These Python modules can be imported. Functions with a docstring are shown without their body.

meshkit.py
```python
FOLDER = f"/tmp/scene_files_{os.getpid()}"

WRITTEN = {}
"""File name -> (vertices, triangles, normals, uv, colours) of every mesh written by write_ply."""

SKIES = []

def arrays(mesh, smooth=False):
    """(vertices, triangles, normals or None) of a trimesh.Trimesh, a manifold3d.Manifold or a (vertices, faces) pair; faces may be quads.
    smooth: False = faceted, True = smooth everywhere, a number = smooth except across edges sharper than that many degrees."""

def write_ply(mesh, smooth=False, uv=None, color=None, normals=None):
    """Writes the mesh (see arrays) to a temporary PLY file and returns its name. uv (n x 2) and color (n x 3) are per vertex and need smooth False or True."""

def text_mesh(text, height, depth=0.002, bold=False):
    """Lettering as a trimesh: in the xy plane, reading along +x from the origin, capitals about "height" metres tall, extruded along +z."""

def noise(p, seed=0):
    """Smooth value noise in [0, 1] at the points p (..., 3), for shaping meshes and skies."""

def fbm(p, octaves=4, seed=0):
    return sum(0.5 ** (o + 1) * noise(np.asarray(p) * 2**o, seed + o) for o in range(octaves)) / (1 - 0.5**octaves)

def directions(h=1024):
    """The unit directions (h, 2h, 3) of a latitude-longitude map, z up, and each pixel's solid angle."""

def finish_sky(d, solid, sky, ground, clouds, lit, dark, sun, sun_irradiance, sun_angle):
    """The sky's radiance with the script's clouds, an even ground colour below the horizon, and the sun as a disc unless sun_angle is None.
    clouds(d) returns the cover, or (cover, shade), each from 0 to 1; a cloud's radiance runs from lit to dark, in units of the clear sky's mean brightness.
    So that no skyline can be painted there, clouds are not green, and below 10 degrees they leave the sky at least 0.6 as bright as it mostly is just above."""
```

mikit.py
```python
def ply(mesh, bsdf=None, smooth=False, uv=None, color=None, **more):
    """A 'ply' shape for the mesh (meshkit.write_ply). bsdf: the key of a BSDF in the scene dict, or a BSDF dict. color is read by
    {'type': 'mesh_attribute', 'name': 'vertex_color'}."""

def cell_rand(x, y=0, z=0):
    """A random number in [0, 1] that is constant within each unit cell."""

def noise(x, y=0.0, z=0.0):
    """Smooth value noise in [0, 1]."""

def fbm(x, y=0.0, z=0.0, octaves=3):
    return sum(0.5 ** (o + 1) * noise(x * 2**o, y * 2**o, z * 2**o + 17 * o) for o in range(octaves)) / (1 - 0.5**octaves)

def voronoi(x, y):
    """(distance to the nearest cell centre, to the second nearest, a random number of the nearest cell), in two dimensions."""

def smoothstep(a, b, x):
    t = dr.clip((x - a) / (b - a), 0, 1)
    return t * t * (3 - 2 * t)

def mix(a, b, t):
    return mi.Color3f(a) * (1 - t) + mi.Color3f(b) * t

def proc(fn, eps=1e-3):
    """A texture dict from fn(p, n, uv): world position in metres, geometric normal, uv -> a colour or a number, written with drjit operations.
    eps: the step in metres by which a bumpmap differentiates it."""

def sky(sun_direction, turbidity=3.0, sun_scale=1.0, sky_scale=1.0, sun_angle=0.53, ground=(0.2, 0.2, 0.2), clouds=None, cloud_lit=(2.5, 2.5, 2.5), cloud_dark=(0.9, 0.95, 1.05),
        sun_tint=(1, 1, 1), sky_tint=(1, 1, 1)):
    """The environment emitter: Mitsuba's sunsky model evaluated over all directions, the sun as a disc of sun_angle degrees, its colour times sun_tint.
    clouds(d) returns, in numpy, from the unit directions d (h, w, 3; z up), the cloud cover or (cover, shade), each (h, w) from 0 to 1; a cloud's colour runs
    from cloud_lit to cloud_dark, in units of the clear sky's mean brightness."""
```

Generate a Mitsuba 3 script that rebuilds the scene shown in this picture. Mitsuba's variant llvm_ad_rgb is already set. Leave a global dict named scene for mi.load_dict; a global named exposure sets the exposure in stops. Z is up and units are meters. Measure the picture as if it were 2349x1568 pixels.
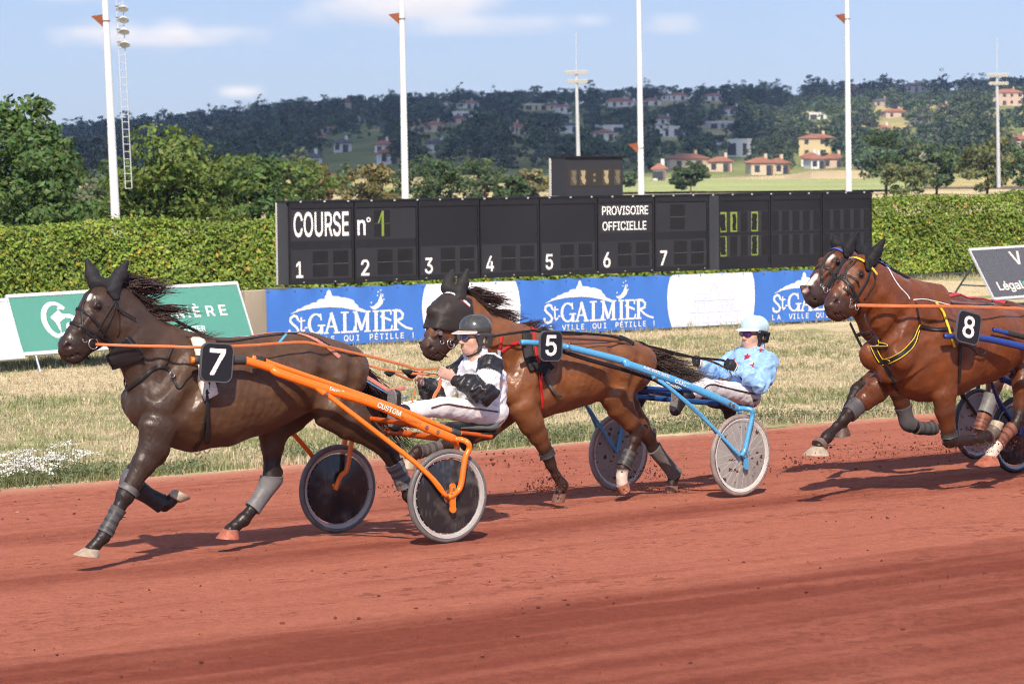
import math, random, numpy as np, trimesh, shapely, mitsuba as mi, mikit, meshkit, drjit as dr
from shapely.geometry import Polygon, LineString, Point, box as sbox
from shapely.ops import unary_union
from shapely import affinity
from mikit import noise, fbm, smoothstep, mix, voronoi
T = mi.ScalarTransform4f
scene, labels = {}, {}
# ---------------------------------------------------------------- camera, sky, exposure
PITCH, ROLL, CAMZ = 3.577, 0.01, 2.556
pr = math.radians(PITCH)
fwd = np.array([0, math.cos(pr), -math.sin(pr)])
up0 = np.array([0, math.sin(pr), math.cos(pr)])
upv = np.cos(ROLL) * up0 + np.sin(ROLL) * np.array([1., 0, 0])
eye = np.array([0, 0, CAMZ])
scene['camera'] = {'type': 'thinlens', 'fov': 21.117, 'fov_axis': 'x', 'aperture_radius': 0.007, 'focus_distance': 20.0,
    'near_clip': 0.5, 'far_clip': 6000.0, 'to_world': T().look_at(origin=eye.tolist(), target=(eye + fwd).tolist(), up=upv.tolist())}
SUN = np.array([0.0, -.752, .659])
def sky_clouds(d):
    az = np.degrees(np.arctan2(d[..., 0], d[..., 1])); el = np.degrees(np.arcsin(d[..., 2]))
    n = meshkit.fbm(np.stack([az * .55, el * 1.1, az * 0], -1), 5, 3)
    n2 = meshkit.fbm(np.stack([az * 1.6, el * 3.0, az * 0 + 7], -1), 4, 11)
    wide = meshkit.fbm(np.stack([az * .06, el * .12, az * 0 + 3], -1), 4, 5)
    cover = np.clip((wide - .56) * 5, 0, .8) * (el > 7) * np.clip((el - 5) / 3, 0, 1)
    cover = np.where((np.abs(az) < 13) & (el < 9), 0, cover)
    shade = np.full(az.shape, .35)
    # the few cumulus banks over the ridge: azimuth, elevation, half widths, density, flat base
    for a, e, wa, we, k in [(-6.9, 2.8, 2.6, .34, 1.0), (-2.4, 3.4, 2.2, .52, 1.0), (-.5, 2.95, 1.9, .24, .75), (1.7, 3.05, .45, .14, .5), (3.4, 2.95, .7, .2, .55), (-5.6, 1.62, .45, .15, .9), (-9.0, 3.6, 1.0, .14, .35), (-4.1, 3.15, .8, .3, .5)]:
        q = ((az - a) / wa) ** 2 + ((el - e) / np.where(el < e, we * .7, we)) ** 2
        c = np.clip((1.0 - q + (n - .5) * 2.2 + (n2 - .5) * 1.5) * .75, 0, 1) ** 1.2 * k
        s = np.clip(.5 - (el - e) / we * .55 + (n2 - .5) * .8, 0, 1)
        shade = np.where(c > cover, s, shade); cover = np.maximum(cover, c)
    return np.clip(cover * .93, 0, 1), shade
scene['sky'] = mikit.sky(SUN, turbidity=4.0, sky_scale=2.05, ground=(.19, .15, .11), sun_tint=(.93, .98, 1.10), sun_scale=2.15, clouds=sky_clouds, cloud_lit=(3.1, 2.95, 3.05), cloud_dark=(2.05, 2.1, 2.5), sky_tint=(.97, 1.03, 1.33))
exposure = .84
# ---------------------------------------------------------------- materials
def rgb(c): return {'type': 'rgb', 'value': list(map(float, c))}
def two(b): return {'type': 'twosided', 'bsdf': b}
VCOL = {'type': 'mesh_attribute', 'name': 'vertex_color'}
PALETTE, PIDX = [], {}
def pal(c):
    c = tuple(round(float(x), 4) for x in c)
    if c not in PIDX: PIDX[c] = len(PALETTE); PALETTE.append(c)
    return PIDX[c]
def palette_col(p, n, uv):
    a = np.array(PALETTE or [(0, 0, 0)], np.float32); i = mi.UInt32(dr.clip(uv.y, 0, len(a) - 1))
    return mi.Color3f(*[dr.gather(mi.Float, mi.Float(np.ascontiguousarray(a[:, k])), i) for k in range(3)]) * uv.x
VC = mikit.proc(palette_col)
def paint_uv(C):
    """colours as (strength, palette number + 1/2); the colour's tone must not change within a face"""
    m = np.maximum(C.max(1), 1e-5); q = np.round(C / m[:, None] * 20) / 20; u, inv = np.unique(q, axis=0, return_inverse=True); ids = np.array([pal(x) for x in u]); return np.stack([m, ids[inv.ravel()] + .5], 1)
def prin(base, rough=.6, **k): return {'type': 'principled', 'base_color': base, 'roughness': rough, **k}
scene['matte'] = two(prin(VC, .85, specular=.25))
scene['satin'] = two(prin(VC, .5, specular=.45))
scene['gloss'] = two(prin(VC, .22, specular=.5))
scene['paint'] = two(prin(VC, .28, specular=.5, clearcoat=.6, clearcoat_gloss=.85))
scene['metal'] = two(prin(VC, .25, metallic=.9, specular=.5))
scene['silk'] = two({'type': 'bumpmap', 'scale': 1.0, 'bsdf': prin(VC, .36, specular=.6, sheen=.5), 'tex': mikit.proc(lambda p, n, uv: 0.010 * fbm(p.x * 9, p.y * 9, p.z * 12 + 3, 3) + .004 * fbm(p.x * 30, p.y * 30, p.z * 26, 2), .004)})
scene['cloth'] = two({'type': 'bumpmap', 'scale': 1.0, 'bsdf': prin(VC, .7, specular=.3, sheen=.3), 'tex': mikit.proc(lambda p, n, uv: 0.006 * fbm(p.x * 14, p.y * 14, p.z * 20 + 3, 3), .004)})
scene['coat'] = two({'type': 'bumpmap', 'scale': 1.0, 'bsdf': prin(VCOL, mikit.proc(lambda p, n, uv: .33 + .26 * smoothstep(.36, .66, .65 * fbm(p.x * 6, p.y * 6, p.z * 4, 3) + .35 * fbm(p.x * 38, p.y * 38, p.z * 30, 2))), specular=.5, sheen=.25), 'tex': mikit.proc(lambda p, n, uv: 0.0075 * fbm(p.x * 12 + p.z * 4, p.y * 12, p.z * 12, 3) + .0030 * fbm(p.x * 60, p.y * 60, p.z * 36, 2), .004)})
scene['mesh_cloth'] = two({'type': 'bumpmap', 'scale': 1.0, 'bsdf': prin(VC, .6, specular=.4, sheen=.6), 'tex': mikit.proc(lambda p, n, uv: .008 * fbm(p.x * 8, p.y * 8, p.z * 22, 3), .004)})
scene['hair'] = two(prin(VC, .42, specular=.5))
scene['leaf'] = two(prin(VC, .55, specular=.35))
# ---------------------------------------------------------------- mesh helpers
def rng(s): return np.random.default_rng(s)
def key_for(name, parent=None):
    base = (parent + '__' if parent else '') + name
    k, i = base, 0
    while k in scene or k in labels or any(q.startswith(k + '__') for q in (scene if not parent else ())):
        i += 1; k = f'{base}_{i:03d}'
    return k
def thing(name, label, cat, group=None):
    k = key_for(name); labels[k] = {'label': label, 'category': cat}
    if group: labels[k]['group'] = group
    return k
def vf(m):
    if isinstance(m, tuple): 
        v, f = np.asarray(m[0], float), np.asarray(m[1], int)
        if f.shape[1] == 4: f = np.vstack([f[:, [0, 1, 2]], f[:, [0, 2, 3]]])
        return v, f
    if hasattr(m, 'to_mesh'):
        q = m.to_mesh(); return np.array(q.vert_properties[:, :3], float), np.array(q.tri_verts, int)
    return np.array(m.vertices, float), np.array(m.faces, int)
def join(*ms):
    V, Fc, o = [], [], 0
    for m in ms:
        v, f = vf(m); V.append(v); Fc.append(f + o); o += len(v)
    return np.vstack(V), np.vstack(Fc)
def put(name, m, col, bsdf='satin', parent=None, smooth=False, M=None, label=None, kind=None, vary=0.0, seed=1, scale=6.0):
    """one entry of the scene: the mesh m in colour col (one colour, or one per vertex), placed by the 4 x 4 matrix M"""
    v, f = vf(m)
    if smooth is not False and smooth is not True:
        q = trimesh.graph.smooth_shade(trimesh.Trimesh(v, f, process=False), angle=math.radians(smooth), facet_minarea=None); v, f = np.array(q.vertices), np.array(q.faces); smooth = True
    if smooth is False:
        v = v[f.reshape(-1)]; 
        if isinstance(col, np.ndarray) and col.ndim == 2: col = col[f.reshape(-1)]
        f = np.arange(len(v)).reshape(-1, 3)
    if M is not None: v = v @ M[:3, :3].T + M[:3, 3]
    c = np.broadcast_to(np.asarray(col, float), v.shape).copy() if np.ndim(col) == 1 else np.asarray(col, float)
    if vary: c = c * (1 + vary * (meshkit.fbm(v * scale, 3, seed) - .5) * 2)[:, None]
    k = key_for(name, parent)
    c = np.clip(c, 0, 1)
    if bsdf in ('coat', 'silk_coat'): scene[k] = mikit.ply((v, f), bsdf, smooth=smooth, color=c)
    elif np.ndim(col) == 1: scene[k] = mikit.ply((v, f), bsdf, smooth=smooth, uv=np.stack([c[:, 0] / max(col[0], 1e-6), np.full(len(c), pal(col) + .5)], 1))
    else: scene[k] = mikit.ply((v, f), bsdf, smooth=smooth, uv=paint_uv(c))
    if label or kind:
        labels[k] = {}
        if label: labels[k]['label'] = label
        if kind: labels[k]['kind'] = kind
    return k
def box(x0, x1, y0, y1, z0, z1):
    v = np.array([[x, y, z] for x in (x0, x1) for y in (y0, y1) for z in (z0, z1)], float)
    f = np.array([[0, 1, 3], [0, 3, 2], [4, 6, 7], [4, 7, 5], [0, 4, 5], [0, 5, 1], [2, 3, 7], [2, 7, 6], [0, 2, 6], [0, 6, 4], [1, 5, 7], [1, 7, 3]])
    return v, f
def unit(a): a = np.asarray(a, float); return a / max(np.linalg.norm(a), 1e-9)
def spline(P, n):
    """n points on a Catmull-Rom curve through the rows of P"""
    P = np.asarray(P, float)
    if len(P) == 2: return P[0] + (P[1] - P[0]) * np.linspace(0, 1, n)[:, None]
    Q = np.vstack([2 * P[0] - P[1], P, 2 * P[-1] - P[-2]]); u = np.linspace(0, len(P) - 1, n); i = np.minimum(u.astype(int), len(P) - 2); t = (u - i)[:, None]
    a, b, c, d = Q[i], Q[i + 1], Q[i + 2], Q[i + 3]
    return .5 * (2 * b + (c - a) * t + (2 * a - 5 * b + 4 * c - d) * t * t + (3 * b - a - 3 * c + d) * t ** 3)
def tube(P, ra, rb=None, n=10, wdir=None, cap=True, closed=False):
    """a tube along the points P; ra: radius (or one per point); rb: the radius along the direction wdir"""
    P = np.asarray(P, float); m = len(P); ra = np.broadcast_to(np.asarray(ra, float), (m,)); rb = ra if rb is None else np.broadcast_to(np.asarray(rb, float), (m,))
    if closed: t = np.roll(P, -1, 0) - np.roll(P, 1, 0)
    else: t = np.gradient(P, axis=0)
    t /= np.maximum(np.linalg.norm(t, axis=1), 1e-9)[:, None]
    a = np.linspace(0, 2 * np.pi, n, endpoint=False); V = []
    if wdir is None:
        w = np.cross(t[0], [0, 0, 1.]); w = unit(w) if np.linalg.norm(w) > 1e-3 else np.array([1., 0, 0])
    for i in range(m):
        if wdir is not None: w = np.asarray(wdir[i] if np.ndim(wdir) == 2 else wdir, float)
        w = unit(w - t[i] * (w @ t[i])); u = np.cross(w, t[i])
        V.append(P[i] + np.cos(a)[:, None] * w * rb[i] + np.sin(a)[:, None] * u * ra[i])
    V = np.vstack(V); F = []
    for i in range(m if closed else m - 1):
        j = (i + 1) % m
        for k in range(n):
            l = (k + 1) % n; F.append([i * n + k, i * n + l, j * n + l, j * n + k])
    V, F = vf((V, np.array(F)))
    if cap and not closed:
        V = np.vstack([V, P[:1], P[-1:]]); e = len(V)
        F = np.vstack([F] + [[[e - 2, (k + 1) % n, k], [e - 1, (m - 1) * n + k, (m - 1) * n + (k + 1) % n]] for k in range(n)])
    return V, F
def rot(axis, deg): return trimesh.transformations.rotation_matrix(math.radians(deg), axis)
def frame(O, x, y, z):
    M = np.eye(4); M[:3, 0], M[:3, 1], M[:3, 2], M[:3, 3] = x, y, z, O; return M
def extrude(poly, depth, z0=0.0):
    out = []
    for g in getattr(poly, 'geoms', [poly]):
        if g.area < 1e-9: continue
        m = trimesh.creation.extrude_polygon(g, depth, engine='earcut'); m.apply_translation([0, 0, z0]); out.append(m)
    return join(*out)
def text_poly(s, h, bold=True, sx=1.0):
    """outline of lettering as a flat mesh 2 mm thick in the xy plane, capitals h tall"""
    m = meshkit.text_mesh(s, h, .002, bold); v, f = vf(m); v[:, 0] *= sx; return v, f
def xf(m, M): v, f = vf(m); return v @ M[:3, :3].T + M[:3, 3], f

# ---------------------------------------------------------------- the ground
TH = math.radians(35.0); ALONG, ACROSS = np.array([math.cos(TH), math.sin(TH)]), np.array([-math.sin(TH), math.cos(TH)])
N0 = np.array([-.443, 18.8]); EDGE = 9.2
def across(x, y): return (x - N0[0]) * ACROSS[0] + (y - N0[1]) * ACROSS[1]
def lay(x, y):
    """height of the land: the banked bend falls towards the infield, the infield is level"""
    n = across(x, y); t = np.clip((n - EDGE) / 14, 0, 1); t = t * t * (3 - 2 * t)
    return np.where(n < EDGE, -.055 * n, -.055 * EDGE) + .04 * t
def grid(us, ns, dz=0.0, bump=None):
    U, N = np.meshgrid(us, ns, indexing='ij'); X = N0[0] + U * ALONG[0] + N * ACROSS[0]; Y = N0[1] + U * ALONG[1] + N * ACROSS[1]
    Z = lay(X, Y) + dz
    if bump is not None: Z = Z + bump(X, Y, U, N)
    V = np.stack([X, Y, Z], -1).reshape(-1, 3); a, b = U.shape; i = np.arange(a * b).reshape(a, b)
    return V, np.stack([i[:-1, :-1], i[1:, :-1], i[1:, 1:], i[:-1, 1:]], -1).reshape(-1, 4)
def fb(X, Y, s, sd, o=3): return meshkit.fbm(np.stack([X * s, Y * s, X * 0], -1), o, sd) - .5
def track_bump(X, Y, U, N):
    e = fb(U * .35, N * 0, 1, 3) * .5
    z = .030 * fb(U * .5, N * 3.2, 1, 21) + .016 * fb(X, Y, 5, 22) + .013 * fb(X, Y, 14, 23)
    return z - .05 * np.clip((N - (EDGE - .1 + e)) / .6, 0, 1)
def track_col(p, n, uv):
    u = (p.x - N0[0]) * ALONG[0] + (p.y - N0[1]) * ALONG[1]; v = (p.x - N0[0]) * ACROSS[0] + (p.y - N0[1]) * ACROSS[1]
    w = v + .25 * fbm(u * .25, v * .5, 1.0, 3)
    damp = smoothstep(-2.9, -3.7, w) * (.62 + .3 * smoothstep(-6.5, -4.2, w))
    damp = dr.maximum(damp, .55 * smoothstep(-.25, .15, w) * smoothstep(1.6, .5, w))
    damp = dr.maximum(damp, .4 * smoothstep(2.6, 3.1, w) * smoothstep(4.4, 3.6, w))
    st = fbm(u * .35, v * 5.0, 2.0, 3); gr = fbm(p.x * 22, p.y * 22, p.z * 22, 3); fine = fbm(p.x * 90, p.y * 90, 0.0, 2); big = fbm(p.x * 1.3, p.y * 1.3, 0, 3)
    c = mix((.275, .098, .064), (.150, .041, .026), dr.clip(damp + (st - .5) * 1.1 + (big - .5) * .5, 0, 1))
    c = c * (.62 + .38 * gr + .38 * fine)
    clod = smoothstep(.64, .72, fbm(u * 13, v * 16, 4.0, 3)) * smoothstep(.45, .62, fbm(u * .8, v * 1.6, 9.0, 3)); c = mix(c, (.13, .040, .028), clod * .6)
    return mix(c, (.46, .27, .19), .55 * smoothstep(8.0, 9.3, w) * (.5 + st))
scene['track_earth'] = two({'type': 'bumpmap', 'scale': 1.0, 'bsdf': prin(mikit.proc(track_col), .95, specular=.12), 'tex': mikit.proc(lambda p, n, uv: .018 * fbm(p.x * 16, p.y * 16, 1.0, 3) + .008 * fbm(p.x * 60, p.y * 60, 2.0, 2), .006)})
def patch(x, y): return .55 * fbm(x * .22, y * .3, 3.0, 3) + .45 * fbm(x * .9, y * .9, 5.0, 3)
def grass_col(p, n, uv):
    t = smoothstep(.47, .63, patch(p.x, p.y)); f = fbm(p.x * 9, p.y * 9, 1.0, 3)
    return mix((.38, .32, .20), (.19, .205, .095), t) * (.65 + .6 * f)
scene['turf'] = two(prin(mikit.proc(grass_col), .95, specular=.1))
us = np.concatenate([np.linspace(-60, -9, 30)[:-1], np.arange(-9, 22, .055), np.linspace(22, 80, 30)[1:]])
ns = np.concatenate([np.linspace(-26, -8, 20)[:-1], np.arange(-8, 10.0, .055)])
g = grid(us, ns, .0, track_bump); v, f = vf(g)
scene['race_track'] = mikit.ply((v, f), 'track_earth', smooth=True); labels['race_track'] = {'kind': 'structure', 'label': 'reddish dirt race track with damp stripes and hoof marks'}
g = grid(np.linspace(-160, 240, 160), np.concatenate([np.linspace(EDGE - .25, 60, 110), np.linspace(62, 500, 60)]), -.01, lambda X, Y, U, N: (.05 * fb(X, Y, .6, 31) + .045 * fb(X, Y, 2.2, 32)) * np.clip(np.abs(N - 26) / 6, .15, 1))
scene['infield_ground'] = mikit.ply(vf(g), 'turf', smooth=True); labels['infield_ground'] = {'kind': 'structure', 'label': 'dry yellowish infield turf beyond the red track'}
# ---------------------------------------------------------------- the far hillside
def horizon(px): return 390 - .01 * (px - 1174.5)
def az_px(x, y): return 1174.5 + 6300 * x / np.maximum(y, 1)
SKX = np.array([-900, 0, 150, 300, 480, 640, 780, 900, 1050, 1200, 1350, 1500, 1700, 1900, 2100, 2349, 3200]); SKY_ = np.array([335, 324, 312, 300, 282, 262, 250, 244, 240, 238, 234, 229, 222, 216, 210, 206, 190])
def hill(x, y):
    px = az_px(x, y); e = (horizon(px) - np.interp(px, SKX, SKY_)) / 6300
    y0 = np.interp(px, [0, 700, 1100, 1500, 1900, 2349], [520, 520, 500, 620, 680, 560]); t = np.clip((y - y0) / (1600 - y0), 0, 1.6)
    tt = np.minimum(t, 1); s = tt ** 1.25 * (1 - .0 * tt) + .06 * np.sin(tt * 9 + px * .004) * tt * (1 - tt) * 2
    z = (e * 1600 + 2.5) * s; z = np.where(t > 1, z * (1 - .9 * np.minimum((t - 1) / .6, 1) ** 1.5), z)
    return z - .35 - 0 * x
def hill_mesh():
    ys = np.concatenate([np.linspace(380, 1700, 150), np.linspace(1715, 2500, 20)]); pxs = np.linspace(-700, 3050, 200)
    Y, PX = np.meshgrid(ys, pxs, indexing='ij'); X = (PX - 1174.5) / 6300 * Y; Z = hill(X, Y) + 2.0 * fb(X, Y, .02, 5) * np.clip((Y - 600) / 200, 0, 1)
    V = np.stack([X, Y, Z], -1).reshape(-1, 3); a, b = X.shape; i = np.arange(a * b).reshape(a, b)
    return V, np.stack([i[:-1, :-1], i[:-1, 1:], i[1:, 1:], i[1:, :-1]], -1).reshape(-1, 4)
def hill_col(p, n, uv):
    a = fbm(p.x * .012, p.y * .009, 2.0, 3); b = fbm(p.x * .06, p.y * .05, 4.0, 3)
    c = mix((.135, .155, .062), (.27, .24, .115), smoothstep(.42, .6, a)); return c * (.7 + .6 * b)
scene['hill_earth'] = two(prin(mikit.proc(hill_col), .95, specular=.1))
scene['hill'] = mikit.ply(vf(hill_mesh()), 'hill_earth', smooth=True); labels['hill'] = {'kind': 'structure', 'label': 'long hillside of fields, woods and houses closing the view'}
def field(x0, x1, y0, y1):
    xs = np.linspace(x0, x1, 24); ys = np.linspace(y0, y1, 24); PX, Y = np.meshgrid(xs, ys, indexing='ij'); X = (PX - 1174.5) / 6300 * Y
    Z = np.maximum(hill(X, Y), lay(X, Y)) + .12; V = np.stack([X, Y, Z], -1).reshape(-1, 3); i = np.arange(24 * 24).reshape(24, 24)
    return V, np.stack([i[:-1, :-1], i[1:, :-1], i[1:, 1:], i[:-1, 1:]], -1).reshape(-1, 4)
put('meadow_field', field(1280, 2120, 330, 655), (.21, .245, .105), 'matte', smooth=True, vary=.25, scale=.05); labels['meadow_field'] = {'kind': 'structure', 'label': 'pale green meadow beyond the results board'}

# ---------------------------------------------------------------- living bodies: smooth unions of tapered, elliptic limbs, meshed in one piece
class Flesh:
    def __init__(self): self.p = []
    def limb(self, p0, p1, a0, b0, a1, b1, w=(0, 1, 0), k=.02, cut=False):
        """a tapered limb from p0 to p1; b is the radius along w, a the radius across"""
        p0, p1 = np.asarray(p0, float), np.asarray(p1, float); d = p1 - p0; L = np.linalg.norm(d); u = d / L if L > 1e-6 else np.array([0, 0, 1.])
        w = np.asarray(w, float); w = w - u * (w @ u)
        if np.linalg.norm(w) < 1e-4: w = np.cross(u, [1, 0, 0.]) if abs(u[0]) < .9 else np.cross(u, [0, 1, 0.])
        w = unit(w); v = np.cross(w, u); self.p.append((p0, L, u, v, w, a0, b0, a1, b1, k, cut)); return self
    def blob(self, c, r, k=.02, cut=False, ax=(1, 0, 0), w=(0, 1, 0)):
        """an ellipsoid of half axes r = (along ax, across, along w)"""
        c = np.asarray(c, float); ax = unit(ax); r = np.broadcast_to(np.asarray(r, float), (3,)); h = max(r[0] - max(r[1], r[2]), 0)
        if h > 0: return self.limb(c - ax * h, c + ax * h, r[1] * .92, r[2] * .92, r[1] * .92, r[2] * .92, w, k, cut)
        w = np.asarray(w, float); w = unit(w - ax * (w @ ax)); self.p.append((c, 0.0, ax, np.cross(w, ax), w, r[1], r[2], r[1], r[2], k, cut, r[0])); return self
    def chain(self, S, w=(0, 1, 0), k=.02):
        """S: rows (x, y, z, a, b)"""
        for s, t in zip(S[:-1], S[1:]): self.limb(s[:3], t[:3], s[3], s[4], t[3], t[4], w, k)
        return self
    @staticmethod
    def d1(q, P):
        p0, L, u, v, w, a0, b0, a1, b1 = q[:9]; D = P - p0.astype(P.dtype); x = D @ u.astype(P.dtype); t = np.clip(x / L, 0, 1) if L > 1e-6 else np.zeros_like(x)
        a = a0 + (a1 - a0) * t; b = b0 + (b1 - b0) * t; e = x - t * L; c = np.minimum(a, b) if len(q) < 12 else q[11] + 0 * a
        dv = D @ v.astype(P.dtype); dw = D @ w.astype(P.dtype)
        k0 = np.sqrt((dv / a) ** 2 + (dw / b) ** 2 + (e / c) ** 2); k1 = np.sqrt((dv / a ** 2) ** 2 + (dw / b ** 2) ** 2 + (e / c ** 2) ** 2)
        return np.where(k0 < 1e-4, -np.minimum(a, b), k0 * (k0 - 1) / np.maximum(k1, 1e-6))
    @staticmethod
    def mixd(d, e, k, cut):
        if cut:
            h = np.clip(.5 - .5 * (e + d) / k, 0, 1); return d + (-e - d) * h + k * h * (1 - h)
        h = np.clip(.5 + .5 * (d - e) / k, 0, 1); return d + (e - d) * h - k * h * (1 - h)
    def dist(self, P):
        P = np.asarray(P, float)
        if getattr(self, 'n_', 0) != len(self.p):
            self.n_ = len(self.p); self.S = [np.array([q[i] for q in self.p], float) for i in range(9)]; self.c_ = np.array([q[11] if len(q) > 11 else np.nan for q in self.p])
        p0, L, u, v, w, a0, b0, a1, b1 = self.S; D = P[None] - p0[:, None]; x = np.einsum('knj,kj->kn', D, u); t = np.where(L[:, None] > 1e-6, np.clip(x / np.maximum(L, 1e-6)[:, None], 0, 1), 0); a = a0[:, None] + (a1 - a0)[:, None] * t; b = b0[:, None] + (b1 - b0)[:, None] * t; e = x - t * L[:, None]; c = np.where(np.isnan(self.c_)[:, None], np.minimum(a, b), self.c_[:, None])
        dv = np.einsum('knj,kj->kn', D, v); dw = np.einsum('knj,kj->kn', D, w); k0 = np.sqrt((dv / a) ** 2 + (dw / b) ** 2 + (e / c) ** 2); k1 = np.sqrt((dv / a ** 2) ** 2 + (dw / b ** 2) ** 2 + (e / c ** 2) ** 2); E = np.where(k0 < 1e-4, -np.minimum(a, b), k0 * (k0 - 1) / np.maximum(k1, 1e-6)); d = np.full(len(P), 9.0)
        for q, e_ in zip(self.p, E): d = self.mixd(d, e_, q[9], q[10])
        return d
    def near(self, P, off=.004, steps=14):
        """the points moved along the gradient until they lie off above the skin"""
        P = np.array(P, float).reshape(-1, 3)
        for _ in range(steps):
            d = self.dist(P); g = np.stack([(self.dist(P + e) - self.dist(P - e)) for e in np.eye(3) * .004], -1); g /= np.maximum(np.linalg.norm(g, axis=1), 1e-9)[:, None]
            P = P - g * np.clip(d - off, -.04, .04)[:, None] * .8
        return P
    def normal(self, P):
        P = np.asarray(P, float).reshape(-1, 3); g = np.stack([(self.dist(P + e) - self.dist(P - e)) for e in np.eye(3) * .006], -1); return g / np.maximum(np.linalg.norm(g, axis=1), 1e-9)[:, None]
    def mesh(self, h=.013, grow=0.0, keep=None):
        lo = np.array([np.minimum(q[0], q[0] + q[2] * q[1]) - max(q[5:9]) - (q[11] if len(q) > 11 else 0) for q in self.p if not q[10]]).min(0) - grow - .05
        hi = np.array([np.maximum(q[0], q[0] + q[2] * q[1]) + max(q[5:9]) + (q[11] if len(q) > 11 else 0) for q in self.p if not q[10]]).max(0) + grow + .05
        n = np.ceil((hi - lo) / h).astype(int) + 1; ax = [(lo[i] + h * np.arange(n[i])).astype(np.float32) for i in range(3)]; Fd = np.full(n, 9, np.float32)
        for q in self.p:
            r = max(q[5:9]) + (q[11] if len(q) > 11 else 0); m = r * .35 + q[9] + grow + 3 * h
            a = np.minimum(q[0], q[0] + q[2] * q[1]) - r - m; b = np.maximum(q[0], q[0] + q[2] * q[1]) + r + m
            i0 = np.clip(np.floor((a - lo) / h).astype(int), 0, n); i1 = np.clip(np.ceil((b - lo) / h).astype(int) + 1, 0, n); s = tuple(slice(x, y) for x, y in zip(i0, i1))
            if (i1 <= i0).any(): continue
            G = np.stack(np.meshgrid(*[ax[i][s[i]] for i in range(3)], indexing='ij'), -1); sh = G.shape[:3]
            e = self.d1(q, G.reshape(-1, 3)).reshape(sh).astype(np.float32); Fd[s] = self.mixd(Fd[s], e, q[9], q[10])
        if keep is not None:
            G = np.stack(np.meshgrid(*ax, indexing='ij'), -1).reshape(-1, 3); Fd = np.maximum(Fd, keep(G).reshape(n).astype(np.float32) + grow)
        return skin(Fd - grow, lo, h)
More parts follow.
